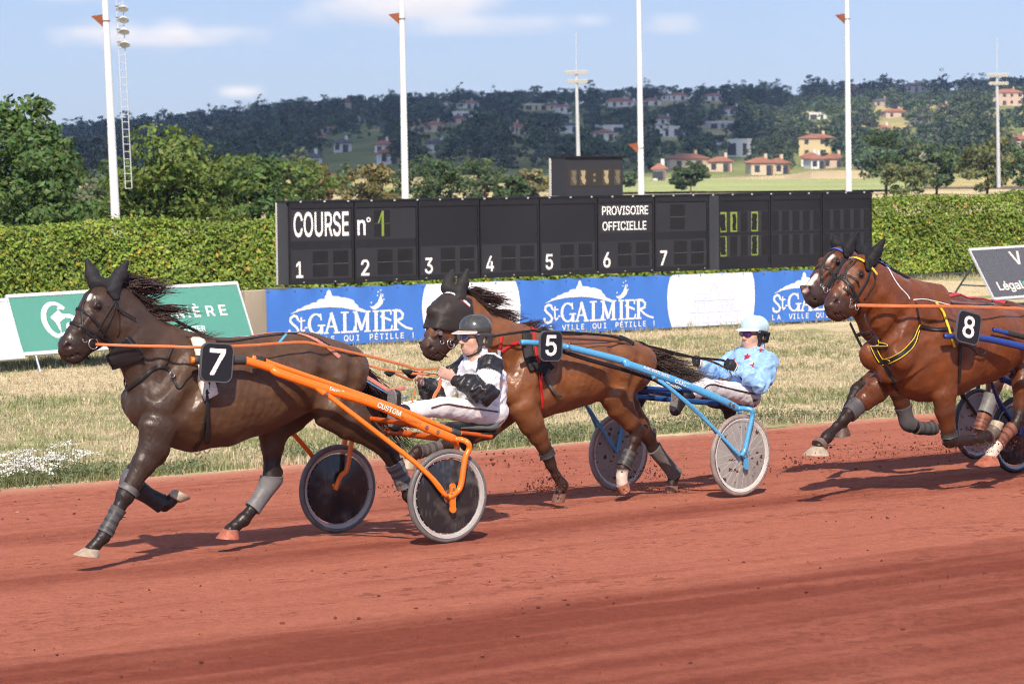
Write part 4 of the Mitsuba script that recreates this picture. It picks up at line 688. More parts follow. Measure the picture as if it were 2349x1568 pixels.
on(k, M, 'emblem', unary_union([P_((-22, 8), (-2, 22), (2, 14), (18, 12), (30, 6), (26, 2), (8, 6), (-6, -2), (-8, -24), (-14, -2)), P_((-4, 24), (4, 34), (12, 27), (6, 23)), P_((-22, -34), (-14, -26), (24, -20), (24, -23)), P_((28, 4), (48, 11), (48, 8), (30, 1)), affinity.translate(affinity.scale(Point(0, 0).buffer(H * .14), .45, 1.0), e[0] + .10 * H, e[1] - .18 * H), affinity.translate(affinity.scale(Point(0, 0).buffer(H * .19), .5, 1.0), e[0] + .23 * H, e[1] - .14 * H)]))
txt(k, M, 'L', W * .275, W * .315, H * .40, H * .20); txt(k, M, 'A', W * .325, W * .385, H * .40, H * .20)
for ch, xa, xb in (('I', .664, .673), ('N', .69, .724), ('I', .742, .751), ('È', .768, .797), ('R', .826, .862), ('E', .885, .917)): txt(k, M, ch, W * xa, W * xb, H * .44, H * .185)
txt(k, M, 'ST-GALMIER', W * .60, W * .80, H * .17, H * .10)
k2, M2, W2, H2 = leaning('white_sign', 'plain white advertising board at the left edge of the track side', (-10.178,40.1,-0.304), (-7.548,42.3,-0.23), (-10.502,40.45,0.531), (.80, .80, .80), (1.2, 2.35, 2.9))
k3, M3, W3, H3 = leaning('dark_sign', 'dark grey advertising board leaning on a metal frame at the right', (10.109,57.5,-0.226), (14.217,60.2,-0.115), (9.588,58,0.76), (.095, .10, .115), ())
txt(k3, M3, 'Légal', W3 * .055, W3 * .20, H3 * .155, H3 * .165, (.74, .70, .64)); on(k3, M3, 'logo_block', sbox(W3 * .203, H3 * .12, W3 * .27, H3 * .30), (.03, .42, .47)); txt(k3, M3, 'V', W3 * .21, W3 * .27, H3 * .66, H3 * .26, (.74, .70, .64))
for q in (.03, .55, .9):
    p = (M3 @ [W3 * q, H3 * .86, -.03, 1])[:3]; b = np.array([p[0] - .55, p[1] + .75, 0]); b[2] = float(lay(b[0], b[1])); f0 = (M3 @ [W3 * q, 0, -.03, 1])[:3]; fg = f0.copy(); fg[2] = float(lay(fg[0], fg[1])); fg[:2] += [.05, -.05]
    put('strut', tube(np.array([p, b]), .022, n=8), (.2, .23, .25), 'metal', k3); put('leg', tube(np.array([f0, fg]), .022, n=8), (.2, .23, .25), 'metal', k3); put('cross_bar', tube(np.array([f0 * .7 + p * .3, b * .55 + p * .45]), .016, n=8), (.2, .23, .25), 'metal', k3)

# ---------------------------------------------------------------- masts
def pole(label, base, top, r0, r1, group=None):
    k = thing('white_mast', label, 'pole'); P = np.linspace(0, 1, 12)[:, None] * (np.asarray(top) - np.asarray(base)) + np.asarray(base); put('shaft', tube(P, np.linspace(r0, r1, 12), n=16), (.80, .80, .79), 'satin', k, True); return k, P
def bracket(k, p, s, side=-1):
    p = np.asarray(p); m = extrude(Polygon([(0, .30), (.16, .32), (.16, -.32), (.02, -.18), (-.42, .22), (-.36, .25)]), .10, -.05); v, f = xf(m, np.array([[s, 0, 0, 0], [0, 0, s, 0], [0, s, 0, 0], [0, 0, 0, 1.]])); put('bracket', (v + p + [-.30 * s, 0, 0], f), (.26, .085, .04), 'matte', k, vary=.5)
    put('clamp', tube(p + .19 * s * np.array([[math.cos(a), math.sin(a), 0] for a in np.linspace(0, 6.28, 13)[:-1]]), .016, n=6, closed=True), (.3, .3, .3), 'metal', k)
PL = [((-9.768,68,1.297), (-9.951,68,7.472), .115, .075), ((-3.52,92,1.426), (-3.57,92,9.108), .125, .085), ((4.657,98,1.548), (4.605,98,9.452), .115, .08), ((12.79,104,1.671), (12.727,104,9.796), .115, .085)]
for (b, t, r0, r1), lb, br, dd in zip(PL, ('tall white mast with a ladder and lamps, leftmost of the four', 'tall white mast above the left half of the results board', 'tall white mast beside the clock box', 'tall white mast near the right end of the results board'), ((231, 47), (905, 39), (1459, 338), (1935, 46)), (68, 92, 98, 104)):
    b = np.array(b); t = np.array(t); d = unit(t - b); b2 = b - d * 3.0; b2[2] = min(b2[2], -.4); k, P = pole(lb, b2, t, r0 * 1.12, r1)
    f = (br[1] - (512 if dd == 68 else 450)) / -(512 + 60 if dd == 68 else 510.); bracket(k, b + (t - b) * f, (.5 if dd == 68 else .62))
    if dd == 68:
        L0, L1 = b + [.24, .1, .9], t + [.26, .1, 0]
        for q in (0, .16): put('ladder_rail', tube(np.array([L0 + [q, 0, 0], L1 + [q, 0, 0]]), .013, n=6), (.55, .56, .58), 'satin', k)
        rr = np.linspace(0, 1, 30); put('ladder_rung', join(*[tube(np.array([L0 + (L1 - L0) * s, L0 + (L1 - L0) * s + [.16, 0, 0]]), .009, n=5) for s in rr]), (.55, .56, .58), 'satin', k); labels[[q for q in scene if q.startswith(k + '__ladder_rung')][0]] = {'kind': 'stuff'}
        for y in (14, 39, 66, 95):
            c = b + (t - b) * ((y - 512) / -572.) + [.44, 0, 0]; lm = trimesh.creation.revolve([(0, 0), (.07, .01), (.12, .06), (.135, .09), (.12, .09), (.06, .04), (0, .03)], sections=16); v, f2 = xf(lm, rot([1, 0, 0], 150)); put('lamp', (v + c, f2), (.72, .71, .66), 'satin', k, 40); put('lamp_arm', tube(np.array([c - [.2, 0, 0], c]), .02, n=6), (.4, .4, .4), 'metal', k)
def flood(label, base, top, heads):
    k = thing('floodlight_mast', label, 'pole'); base, top = np.asarray(base), np.asarray(top); put('shaft', tube(np.array([base, (base + top) / 2, top]), [.17, .14, .11], n=12), (.52, .54, .55), 'satin', k, True); put('spire', tube(np.array([top, top + [0, 0, 3.0]]), .03, n=6), (.6, .6, .6), 'satin', k)
    for z in (0, -.7): put('cross_arm', tube(np.array([top + [-.72, 0, z], top + [.72, 0, z]]), .035, n=6), (.6, .6, .58), 'satin', k)
    for z, xs in ((.05, (-.72, -.4, -.1, .22, .5, .74)), (-.62, (-.55, -.25, .12, .42, .72))):
        for x in xs: v, f = xf(trimesh.creation.revolve([(0, 0), (.11, .03), (.18, .15), (.15, .17), (0, .15)], sections=12), rot([1, 0, 0], 120)); put('floodlight', (v + top + [x, -.2, z], f), (.70, .69, .62), 'satin', k, 40)
    return k
flood('grey floodlight mast with lamp cluster behind the clock box', (5.229,210,1.507), (5.101,210,9.926), 6); flood('grey floodlight mast with lamp cluster at the right edge', (39.94,225,0.733), (39.787,225,9.898), 6)
# ---------------------------------------------------------------- leaves
def leaf_quads(P, size, r, up=.3, bend=True, out=None):
    """one folded diamond of leaf per point, facing roughly along out (or any way)"""
    n = len(P); a = r.normal(size=(n, 3)); a /= np.linalg.norm(a, axis=1)[:, None]; nrm = r.normal(size=(n, 3)) + [0, 0, up]
    if out is not None: nrm = nrm * .75 + out * 1.1
    nrm /= np.linalg.norm(nrm, axis=1)[:, None]; u = np.cross(nrm, a); u /= np.maximum(np.linalg.norm(u, axis=1), 1e-6)[:, None]; w = np.cross(nrm, u); s = (size * r.uniform(.6, 1.3, n))[:, None]
    V = np.stack([P - u * s, P + w * s * .55 - nrm * s * .12, P + u * s, P - w * s * .55 - nrm * s * .12], 1).reshape(-1, 3); i = np.arange(n)[:, None] * 4
    return V, np.vstack([i + [0, 1, 2], i + [0, 2, 3]])
def leaf_cols(n, base, r, var=.35, hue=.2):
    c = np.asarray(base) * r.uniform(1 - var, 1 + var, n)[:, None]; c[:, 0] *= r.uniform(1 - hue, 1 + hue * 1.3, n); return np.repeat(c, 4, 0)
def crown_points(r, n, shape, clumps=26):
    """points on the shells of many leafy clumps that together fill the crown, unit height 0..1, radius about .5"""
    C = []
    while len(C) < clumps:
        q = r.uniform([-.5, -.5, 0], [.5, .5, 1]); z = q[2]
        R = {'round': .48 * math.sqrt(max(1 - ((z - .52) / .5) ** 2, 0)), 'oval': .34 * math.sqrt(max(1 - ((z - .5) / .52) ** 2, 0)), 'cone': .30 * max(1 - z, 0) ** .8 + .02, 'cypress': .11 * max(math.sin(math.pi * min(z * .9 + .1, 1)), 0) ** .6, 'cedar': .46 * max(1 - z, 0) ** .55 * (.6 + .4 * math.cos(z * 22)), 'poplar': .18}[shape]
        if math.hypot(q[0], q[1]) < R: C.append(q)
    C = np.array(C); per = n // clumps + 1; s = {'round': .15, 'oval': .125, 'cone': .07, 'cypress': .05, 'cedar': .085, 'poplar': .08}[shape]; P, O = [], []
    for c in C:
        d = r.normal(size=(per, 3)); d /= np.linalg.norm(d, axis=1)[:, None]; rad = s * r.uniform(.6, 1.25) * r.uniform(.45, 1.08, per) ** .6; fl = np.array([1, 1, .7]) if shape not in ('cedar',) else np.array([1.35, 1.35, .35]); P.append(c + d * rad[:, None] * fl); O.append(d)
    return np.vstack(P)[:n], np.vstack(O)[:n]
def tree_parts(seed, H, n, shape, leaf, col, trunk=(.09, .065, .045), width=1.0, clumps=26, low=.16):
    r = rng(seed); P, O = crown_points(r, n, shape, clumps); P = P * [H * width, H * width, H * (1 - low)] + [0, 0, H * low]; V, F = leaf_quads(P, leaf, r, out=O)
    cl = leaf_cols(len(P), col, r); nz = meshkit.fbm(P / H * 5, 2, seed)[:, None]; cl = cl * np.repeat(.7 + .6 * nz, 4, 0)
    B = [tube(spline(np.array([[0, 0, -.3], [.02 * H, 0, H * .3], [-.01 * H, .01 * H, H * .62]]), 6), np.linspace(.028, .008, 6) * H, n=7)]
    for q in range(7):
        a = r.uniform(0, 6.28); z = H * r.uniform(.18, .5); e = r.uniform(.16, .3) * H * width; B.append(tube(spline(np.array([[0, 0, z], [e * .5 * math.cos(a), e * .5 * math.sin(a), z + .1 * H], [e * math.cos(a), e * math.sin(a), z + .24 * H]]), 5), np.linspace(.011, .003, 5) * H, n=5))
    return (V, F, cl), join(*B), trunk
def plant_tree(name, label, base, group, parts, deg=0, s=1.0):
    k = thing(name, label, 'tree', group); M = np.eye(4); M[:3, :3] = rot([0, 0, 1], deg)[:3, :3] * s; M[:3, 3] = base; (V, F, c), B, tc = parts
    put('crown', (V, F), c, 'leaf', k, False, M); put('trunk', B, tc, 'matte', k, True, M); return k
# the hedge behind the board
r = rng(17); hk = thing('hedge', 'long clipped green hedge running behind the results board', 'hedge')
HA, HB = np.array((-12.867,56.5,-0.003)), np.array((18.267,79.5,-0.272)); hd = (HB - HA)[:2]; HL = np.linalg.norm(hd); hd = hd / HL; hn = np.array([hd[1], -hd[0]])
MH = frame([HA[0], HA[1], -.36], [hd[0], hd[1], 0], [-hn[0], -hn[1], 0], [0, 0, 1]); HH = lambda x: 1.68 + .08 * np.sin(x * .35) + .06 * np.sin(x * 1.3) + .50 * x / HL
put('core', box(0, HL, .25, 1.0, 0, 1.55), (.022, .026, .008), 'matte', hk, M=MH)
n = 105000; x = r.uniform(0, HL, n); top = r.uniform(size=n) < .20; z = np.where(top, HH(x) + r.normal(0, .045, n), r.uniform(.02, 1, n) * HH(x)); y = np.where(top, r.uniform(.0, 1.2, n), r.normal(.06, .05, n) + .10 * np.sin(x * 2.3 + z * 3) * .5 + .10 * (meshkit.fbm(np.stack([x * 1.6, z * 1.8, x * 0], -1), 3, 4) - .5) * 2)
V, F = leaf_quads(np.stack([x, y, z], -1), .055, r, out=np.where(top[:, None], [0, 0, 1.], [0, -1., .25])); pn = meshkit.fbm(np.stack([x * .5, z * .9, x * 0], -1), 3, 9)
c = leaf_cols(n, (.165, .245, .034), r, .45, .16); tn = (r.uniform(size=n) < .05 + .22 * np.clip(pn - .5, 0, 1)); c[np.repeat(tn, 4)] = c[np.repeat(tn, 4)] * [2.0, 1.0, 1.2]; c *= np.repeat(.72 + .75 * pn[:, None], 4, 0); put('foliage', (V, F), c, 'leaf', hk, False, MH); labels[hk + '__foliage'] = {'kind': 'stuff'}

# ---------------------------------------------------------------- houses on the hillside
def hip(w, d, z0, h, o=.5, flat=False):
    x, y = w / 2 + o, d / 2 + o
    if flat: return box(-x + o * .6, x - o * .6, -y + o * .6, y - o * .6, z0, z0 + .35)
    r_ = max(x - y, x * .25); v = np.array([[-x, -y, z0], [x, -y, z0], [x, y, z0], [-x, y, z0], [-r_, 0, z0 + h], [r_, 0, z0 + h], [-x, -y, z0 - .25], [x, -y, z0 - .25], [x, y, z0 - .25], [-x, y, z0 - .25]])
    f = [[0, 1, 5], [0, 5, 4], [1, 2, 5], [2, 3, 4], [2, 4, 5], [3, 0, 4]] + [q for a in range(4) for q in ([6 + a, 6 + (a + 1) % 4, (a + 1) % 4], [6 + a, (a + 1) % 4, a])] + [[6, 8, 7], [6, 9, 8]]; return v, np.array(f)
CREAM, WHT, OCH, STONE, PINK = (.62, .52, .38), (.74, .73, .71), (.62, .52, .30), (.40, .36, .30), (.60, .46, .38)
TILE, DTILE, SLATE_ = (.31, .145, .10), (.19, .10, .08), (.10, .10, .12)
def house(px, py, pz, w, h, wall, roof, label, turn=0.0, storeys=None, tower=False):
    k = thing('house', label, 'house'); d = min(max(w * .62, 6), 12); M = frame([px, py, pz - .8], *[rot([0, 0, 1], turn)[:3, i] for i in range(3)]); h = h + .8; flat = roof is None
    put('wall', box(-w / 2, w / 2, -d / 2, d / 2, -2.5, h), wall, 'matte', k, M=M, vary=.12, scale=.6)
    rk = put('roof', hip(w, d, h + .02, max(1.2, d * .20), .55, flat), WHT if flat else roof, 'matte', k, M=M, vary=.35, scale=.8)
    if not flat: put('chimney', box(w * .18, w * .18 + .7, -.4, .4, h + .5, h + d * .20 + 1.0), wall, 'matte', rk, M=M)
    n = max(2, int(w / 3.6)); st = storeys or max(1, int(h / 3.1)); hs = h / st
    for s in range(st):
        for i in range(n):
            x = -w / 2 + w * (i + .5) / n; big = flat and i % 2 == 0; ww = 1.5 if big else .65; z0 = s * hs + hs * (.18 if (s == 0 and i % 3 == 1) or big else .38)
            wk_ = put('window', box(x - ww, x + ww, -d / 2 - .06, -d / 2 - .004, z0, s * hs + hs * .82), (.045, .05, .06), 'gloss', k, M=M)
            if not flat and i % 2: put('shutter', box(x + ww + .04, x + ww + .5, -d / 2 - .07, -d / 2 - .005, z0, s * hs + hs * .82), (.22, .13, .09), 'matte', wk_, M=M)
    if tower: put('tower', box(-w / 2 - 2.6, -w / 2 - .01, -2, 2, -2.5, h * 1.9), wall, 'matte', k, M=M, vary=.2); put('tower_roof', xf(hip(2.6, 4, 0, 2.6, .3), frame([-w / 2 - 1.3, 0, h * 1.9 + .02], [1, 0, 0], [0, 1, 0], [0, 0, 1])), DTILE, 'matte', k, M=M)
    return k
HU = [(-36.64,1549.24,38.119,7.204,2.341),(-23.112,1515.084,36.683,11.449,2.994),(-23.602,1318.092,26.952,11.492,3.524),(13.249,1460.827,34.263,12.312,2.547),(27.373,1404.546,31.517,6.939,2.939),(58.408,1478.965,35.917,15.904,2.063),(67.315,1587.51,41.252,8.305,1.661),(-70.843,1287.926,25.233,6.738,4.641),(-52.388,862.071,8.813,4.76,2.105),(-37.947,821.932,7.832,4.778,1.624),(-32.71,733.554,4.536,5.117,1.876),(-21.064,799.882,7.717,4.649,2.418),(-69.616,1062.987,17.206,3.707,1.236),(-52.188,721.473,3.617,5.032,1.677),(1.831,1048.926,16.673,3.78,2.073),(5.713,1036.867,16.112,3.616,1.688),(22.579,1103.08,17.451,8.335,2.052),(40.92,1115.086,17.175,11.019,2.722),(33.175,970.52,12.611,6.205,1.692),(62.387,1121.073,16.782,9.123,2.737),(76.405,1478.986,36.25,9.027,2.063),(-28.591,1038.943,17.262,7.247,1.329),(-23.202,1215.635,22.823,7.773,1.272),(-1.583,1105.153,18.551,3.854,1.542),(-34.675,1022.876,16.686,3.567,1.189),(-66.293,956.476,12.346,3.892,1.112),(90,1590,41.895,7.394,1.848),(22.34,1446.764,33.699,5.046,1.514)]
HV = [(96.477,1569.458,40.985,9.567,3.28),(113.766,1533.298,39.552,11.126,3.026),(104.977,1296.053,27.013,7.9,3.31),(62.71,1084.908,15.264,13.226,3.401),(89.269,1169.315,19.142,11.2,1.765),(68.046,837.856,6.125,8.755,4.864),(97.075,871.918,6.058,10.123,5.669),(46.967,729.413,2.412,10.162,2.202),(54.246,711.321,1.508,6.194,1.817),(63.087,695.235,0.627,6.054,3.229),(69.079,711.286,0.949,3.716,1.817),(83.881,769.505,2.64,4.914,2.144),(88.929,757.451,2.137,6.596,1.935),(137.897,1231.722,23.713,7.508,2.431),(121.897,819.761,5.164,5.711,1.618),(233.238,1590,44.863,11.999,3.877),(197.149,1573.597,43.079,5.481,4.202),(182.343,1352.457,31.72,7.851,2.826),(165.608,1187.602,23.178,10.341,1.792),(141.382,1040.732,13.817,3.987,3.142),(190.866,1211.802,25.617,4.221,2.392),(243.807,1350.465,31.918,14.895,5.958),(154.694,837.951,7.633,6.324,2.53),(83.219,753.438,2.061,3.936,1.575),(92.825,753.451,2.27,3.062,1.312),(85.489,1211.544,21.489,4.22,1.547),(34.217,631.056,-0.242,2.198,0.879),(68.634,1223.59,21.854,7.813,2.131)]
NU = [('small white', WHT, DTILE), ('long white', WHT, TILE), ('boxy modern white', WHT, None), ('pale yellow', OCH, None), ('tall white', WHT, TILE), ('long low white', WHT, TILE), ('low white', WHT, DTILE), ('old stone', STONE, DTILE), ('white gabled', WHT, SLATE_), ('white', WHT, TILE), ('broad white', WHT, TILE), ('white two-storey', WHT, SLATE_), ('small cream', CREAM, TILE), ('grey-roofed', WHT, SLATE_), ('small pink', PINK, TILE), ('small pale', CREAM, TILE), ('white', WHT, SLATE_), ('modern white', WHT, None), ('low white', WHT, TILE), ('white box-shaped', WHT, None), ('small white', WHT, TILE), ('low cream', CREAM, TILE), ('low pink', PINK, DTILE), ('small white', WHT, TILE), ('small cream', CREAM, TILE), ('low stone', STONE, TILE), ('small white', WHT, DTILE), ('low cream', CREAM, DTILE)]
WU = ['with a dark roof under the ridge trees', 'with a red roof below the tall ridge spruce', 'set below the long white one near the ridge', 'high on the ridge left of the floodlight mast', 'on the ridge just left of the floodlight mast', 'on the ridge right of the floodlight mast', 'above the long low one on the ridge', 'with a tower among dark woods on the left ridge', 'alone in the dark woods on the left slope', 'in the woods left of the second mast', 'below another in the woods left of the second mast', 'with a grey roof right of the second mast', 'in the woods below the towered stone house', 'low in the woods at the left', 'in mid slope left of the floodlight mast', 'beside the small pink one in mid slope', 'with a grey roof in mid slope behind the floodlight mast', 'with wide windows between the floodlight mast and third mast', 'with a red roof just below the modern white one', 'right behind the third mast in mid slope', 'near the ridge right of the third mast', 'low in woods right of the second mast', 'under trees in upper slope right of the second mast', 'in mid slope left of the small pink one', 'close to the right of the second mast', 'in the dark woods at far left', 'on the ridge top right of the third mast', 'on the ridge between yellow one and floodlight mast']
NV = [('white', WHT, TILE), ('long white', WHT, TILE), ('white hillside', WHT, DTILE), ('long flat white', WHT, None), ('flat-roofed grey', (.5, .5, .52), None), ('two-storey cubic white', WHT, None), ('large yellow', OCH, TILE), ('long cream', CREAM, TILE), ('low cream', CREAM, TILE), ('two-storey cream', CREAM, TILE), ('small cream', CREAM, TILE), ('white', WHT, TILE), ('pink', PINK, TILE), ('small flat white', WHT, None), ('low cream', CREAM, TILE), ('grey', (.45, .45, .46), DTILE), ('small pink', PINK, DTILE), ('dark', STONE, SLATE_), ('long pink', PINK, TILE), ('tall narrow white', WHT, TILE), ('small white', WHT, TILE), ('big pink', PINK, TILE), ('pink', PINK, TILE), ('small white', WHT, TILE), ('small pink', PINK, TILE), ('small stone', STONE, SLATE_), ('tiny white', WHT, TILE), ('small white', WHT, DTILE)]
WV = ['with a red roof on the ridge right of the third mast', 'with a red roof on the ridge under dark trees', 'under the dark wood right of the third mast', 'in mid slope right of the third mast', 'below the dark wood in mid slope', 'in the sun at mid slope right of the third mast', 'villa in the sun left of the fourth mast', 'with red roof low on the slope right of the clock', 'with red roof right of the long cream one', 'with a red roof left of the yellow villa', 'joined to the right of the two-storey cream one', 'below the yellow villa at its left', 'below the yellow villa at its right', 'above the yellow villa under the wood', 'with red roof alone at right above the hedge', 'on the ridge right of the fourth mast', 'with a dark roof right behind the fourth mast', 'with grey roof below ridge trees at right', 'with red roof high on the right slope', 'in the trees at mid slope right of the fourth mast', 'with a red roof high up at right', 'at the far right near the ridge', 'at the far right edge in mid slope', 'at the bottom left of the yellow villa', 'just right of the fourth mast low on the slope', 'hidden in trees below the ridge at centre right', 'at the foot of the slope right of the clock', 'in trees below the ridge beside the third mast']
r = rng(41); HS = []
for H_, NN, WW in ((HU, NU, WU), (HV, NV, WV)):
    for i, (x, y, z, w, h) in enumerate(H_):
        nm, wc, rc = NN[i]; w = min(w, 26); h = min(max(h, 2.8), 11); house(x, y, z, w, h, wc, rc, f'{nm} house {WW[i]}', r.uniform(-22, 22), tower=(nm == 'old stone')); HS.append((1174.5 + 6300 * x / y, y, w * 6300 / y, horizon(1174.5 + 6300 * x / y) - (z + h - 2.556) / y * 6300, horizon(1174.5 + 6300 * x / y) - (z - 2.556) / y * 6300))
lw = np.array([(40.698,660,-0.774),(54.924,655,-0.272),(64.806,650,0.058),(70.443,645,1.036),(83.08,640,1.119)]); k = thing('field_wall', 'long low beige wall along the far edge of the meadow', 'wall'); put('face', join(*[box(0, 1, -.2, .2, -2, 0) if False else (lambda a, b: xf(box(0, np.linalg.norm(b - a), -.2, .2, -1.6, .6), frame(a, unit(b - a), unit(np.cross([0, 0, 1.], b - a)), unit(np.cross(unit(b - a), unit(np.cross([0, 0, 1.], b - a)))))))(lw[i], lw[i + 1]) for i in range(4)]), (.56, .45, .31), 'matte', k, vary=.3, scale=.3)
# ---------------------------------------------------------------- trees of the hillside
DARK, MID, OLIVE, GREY = (.038, .064, .032), (.066, .110, .042), (.125, .150, .052), (.125, .155, .115)
KIND = {'conifer': [tree_parts(60 + i, 1, 420, 'cone', .045, DARK, width=1.05 + .3 * i, clumps=34, low=.04) for i in range(3)], 'broadleaf': [tree_parts(70 + i, 1, 460, 'round', .055, [DARK, MID, MID, OLIVE][i], clumps=20, low=.08) for i in range(4)],
        'cedar': [tree_parts(80 + i, 1, 460, 'cedar', .045, GREY if i else DARK, width=1.1, clumps=34, low=.06) for i in range(2)], 'cypress': [tree_parts(90, 1, 300, 'cypress', .035, DARK, clumps=30, low=.02)]}
LAB = {'conifer': ('dark pointed conifer deep within the hillside woods', 'conifers on the hillside'), 'broadleaf': ('round leafy tree among the hillside houses and woods', 'leafy trees on the hillside'), 'cedar': ('tiered cedar within the hillside woods', 'cedars on the hillside'), 'cypress': ('thin column-shaped cypress within the hillside woods', 'cypresses on the hillside')}
PLY = {}
def hill_tree(kind, v, x, y, z, s, deg, own=None):
    q = KIND[kind][v]
    if (kind, v) not in PLY: (V, F, c), B, tc = q; PLY[kind, v] = (V, F, c, B, tc)
    V, F, c, B, tc = PLY[kind, v]; k = thing('hill_tree' if kind == 'broadleaf' else 'hill_' + kind, own or LAB[kind][0], 'tree', None if own else LAB[kind][1]); M = np.eye(4); M[:3, :3] = rot([0, 0, 1], deg)[:3, :3] * s; M[:3, 3] = (x, y, z - .03 * s)
    if ('c', kind, v) not in PLY: PLY['c', kind, v] = mikit.ply((V, F), 'leaf', uv=paint_uv(c)); PLY['t', kind, v] = mikit.ply(B, 'matte', uv=np.tile([1, pal(tc) + .5], (len(vf(B)[0]), 1)))
    scene[k + '__crown'] = {**PLY['c', kind, v], 'to_world': T(M.tolist())}; scene[k + '__trunk'] = {**PLY['t', kind, v], 'to_world': T(M.tolist())}
def clear(px, top, bot, y):
    for hx_, hy_, hw_, ht_, hb_ in HS:
        if y < hy_ + 6 and abs(px - hx_) < hw_ * .62 and top < hb_ - (hb_ - ht_) * .30 and bot > ht_ - 4: return False
        if abs(y - hy_) < 7 and abs(px - hx_) < hw_ * .6: return False
    return True
# traced singles: pixel column, ground row, height in rows
OWN = ['tallest pointed spruce on the ridge left of the floodlight mast', 'slim spruce just left of the tallest ridge spruce', 'round dark tree touching the right of the tallest ridge spruce', 'bare-topped conifer on the ridge above the pale yellow house', 'small conifer on the ridge midway between tallest spruce and yellow house', '', '', 'tall dark conifer high on the ridge at the right', 'dark conifer right of the tall one on the right ridge', 'dark conifer on the ridge at the right edge', 'tall green conifer at mid slope left of the fourth mast', 'small leafy tree low beside the yellow villa', 'small conifer on the ridge just right of the third mast', 'grey-green cedar right of the cubic white house', 'second grey-green cedar between cubic white house and yellow villa', 'broad grey-green cedar left of the cubic white house', 'dark narrow conifer low beside the second grey-green cedar', 'small dark conifer on the ridge left of the fourth mast', 'broad dark tree on the ridge right of the fourth mast', 'large blue-green cedar on the right slope', 'pale blue-green cedar right of the large one', 'olive leafy tree at right above the hedge line', 'dark leafy tree between cream house and yellow villa', 'green leafy tree just left of the fourth mast', 'conifer tip on the ridge close left of the fourth mast', 'conifer tip on the ridge touching the fourth mast', 'wide cedar in the dark wood right of the third mast', 'round tree in the dark wood right of the third mast', 'short conifer on the ridge behind the broad dark tree', 'low conifer on the ridge in the right wood', '', '', '', '']; own_i = -1
for kind, v, (x, y, z, w, h) in zip(['conifer', 'conifer', 'broadleaf', 'conifer', 'conifer', 'cypress', 'cypress', 'conifer', 'conifer', 'conifer', 'conifer', 'broadleaf', 'conifer', 'cedar', 'cedar', 'cedar', 'conifer', 'conifer', 'broadleaf', 'cedar', 'cedar', 'broadleaf', 'broadleaf', 'broadleaf', 'conifer', 'conifer', 'cedar', 'broadleaf', 'conifer', 'conifer', 'broadleaf', 'broadleaf', 'conifer', 'broadleaf'], [1, 0, 0, 0, 1, 0, 0, 0, 1, 0, 2, 3, 0, 1, 1, 1, 2, 2, 0, 1, 1, 3, 2, 1, 0, 0, 0, 2, 1, 2, 1, 2, 0, 0],
    [(-28.371,1590,40.131,5.545,15.249),(-36.383,1590,40.033,3.697,11.09),(-22.385,1590,40.155,6.469,8.78),(14.13,1555.296,38.828,2.712,9.04),(-10.873,1590,40.196,3.697,6.931),(-97.258,1590,38.329,0,0),(-93.399,1590,38.485,0,0)] + [(249.793,1590,44.981,10.153,16.153),(264.213,1593.772,45.252,9.252,12.028),(288.416,1590,45.256,5.538,10.153),(111.763,1058.73,13.231,6.761,13.829),(88.337,867.927,6.325,5.542,4.535),(83.788,1590,41.746,3.692,4.154),(77.529,888.044,7.567,4.124,11.342),(80.602,873.977,6.94,4.059,10.147),(61.342,870.012,7.611,7.071,8.586),(82.732,861.917,6.349,4.503,8.506),(174.394,1590,43.685,3.692,4.615),(216.224,1590,44.515,18.46,11.076),(152.043,1010.651,13.461,11.734,15.841),(154.822,962.449,11.729,9.498,12.85),(166.433,998.681,14.324,9.856,7.537),(75.649,743.409,1.917,6.473,4.316),(105.965,898.017,6.83,6.777,7.82),(179.452,1590,43.78,2.769,4.615),(187.268,1590,43.931,2.769,3.692),(144.072,1575.552,42.299,13.72,9.146),(131.398,1587.603,42.74,11.06,8.755),(213.948,1515.293,40.027,5.278,5.278),(149.11,1590,43.213,3.692,1.846)]):
    own_i += 1
    if h > 0: hill_tree(kind, v, x, y, z, h, r.uniform(0, 360), OWN[own_i])
n_ = 0
for t in range(5000):
    if n_ >= 250: break
    px = r.uniform(-60, 2420); y = 1600 - 950 * r.uniform() ** 1.6; x = (px - 1174.5) / 6300 * y; z = float(hill(x, y)); row = horizon(px) - (z - 2.556) / y * 6300
    wood = meshkit.fbm(np.array([px * .006, y * .004, 1.0]), 3, 3); sky_ = y > 1480
    if wood < (.30 if sky_ else .40 if px < 1350 else .30): continue
    if 90 < px < 580 and 1150 < y < 1480: continue
    kind = r.choice(['conifer', 'broadleaf', 'cedar', 'cypress'], p=[.36, .48, .13, .03] if not sky_ else [.42, .44, .11, .03]); s = {'conifer': r.uniform(8, 15), 'broadleaf': r.uniform(7, 11), 'cedar': r.uniform(8, 13), 'cypress': r.uniform(6, 9)}[kind]
    if not clear(px, row - s * 6300 / y, row, y): continue
    v = r.integers(len(KIND[kind])); v = 0 if kind == 'broadleaf' and r.uniform() < .5 else v
    hill_tree(kind, int(v), x, y, z, s, r.uniform(0, 360)); n_ += 1
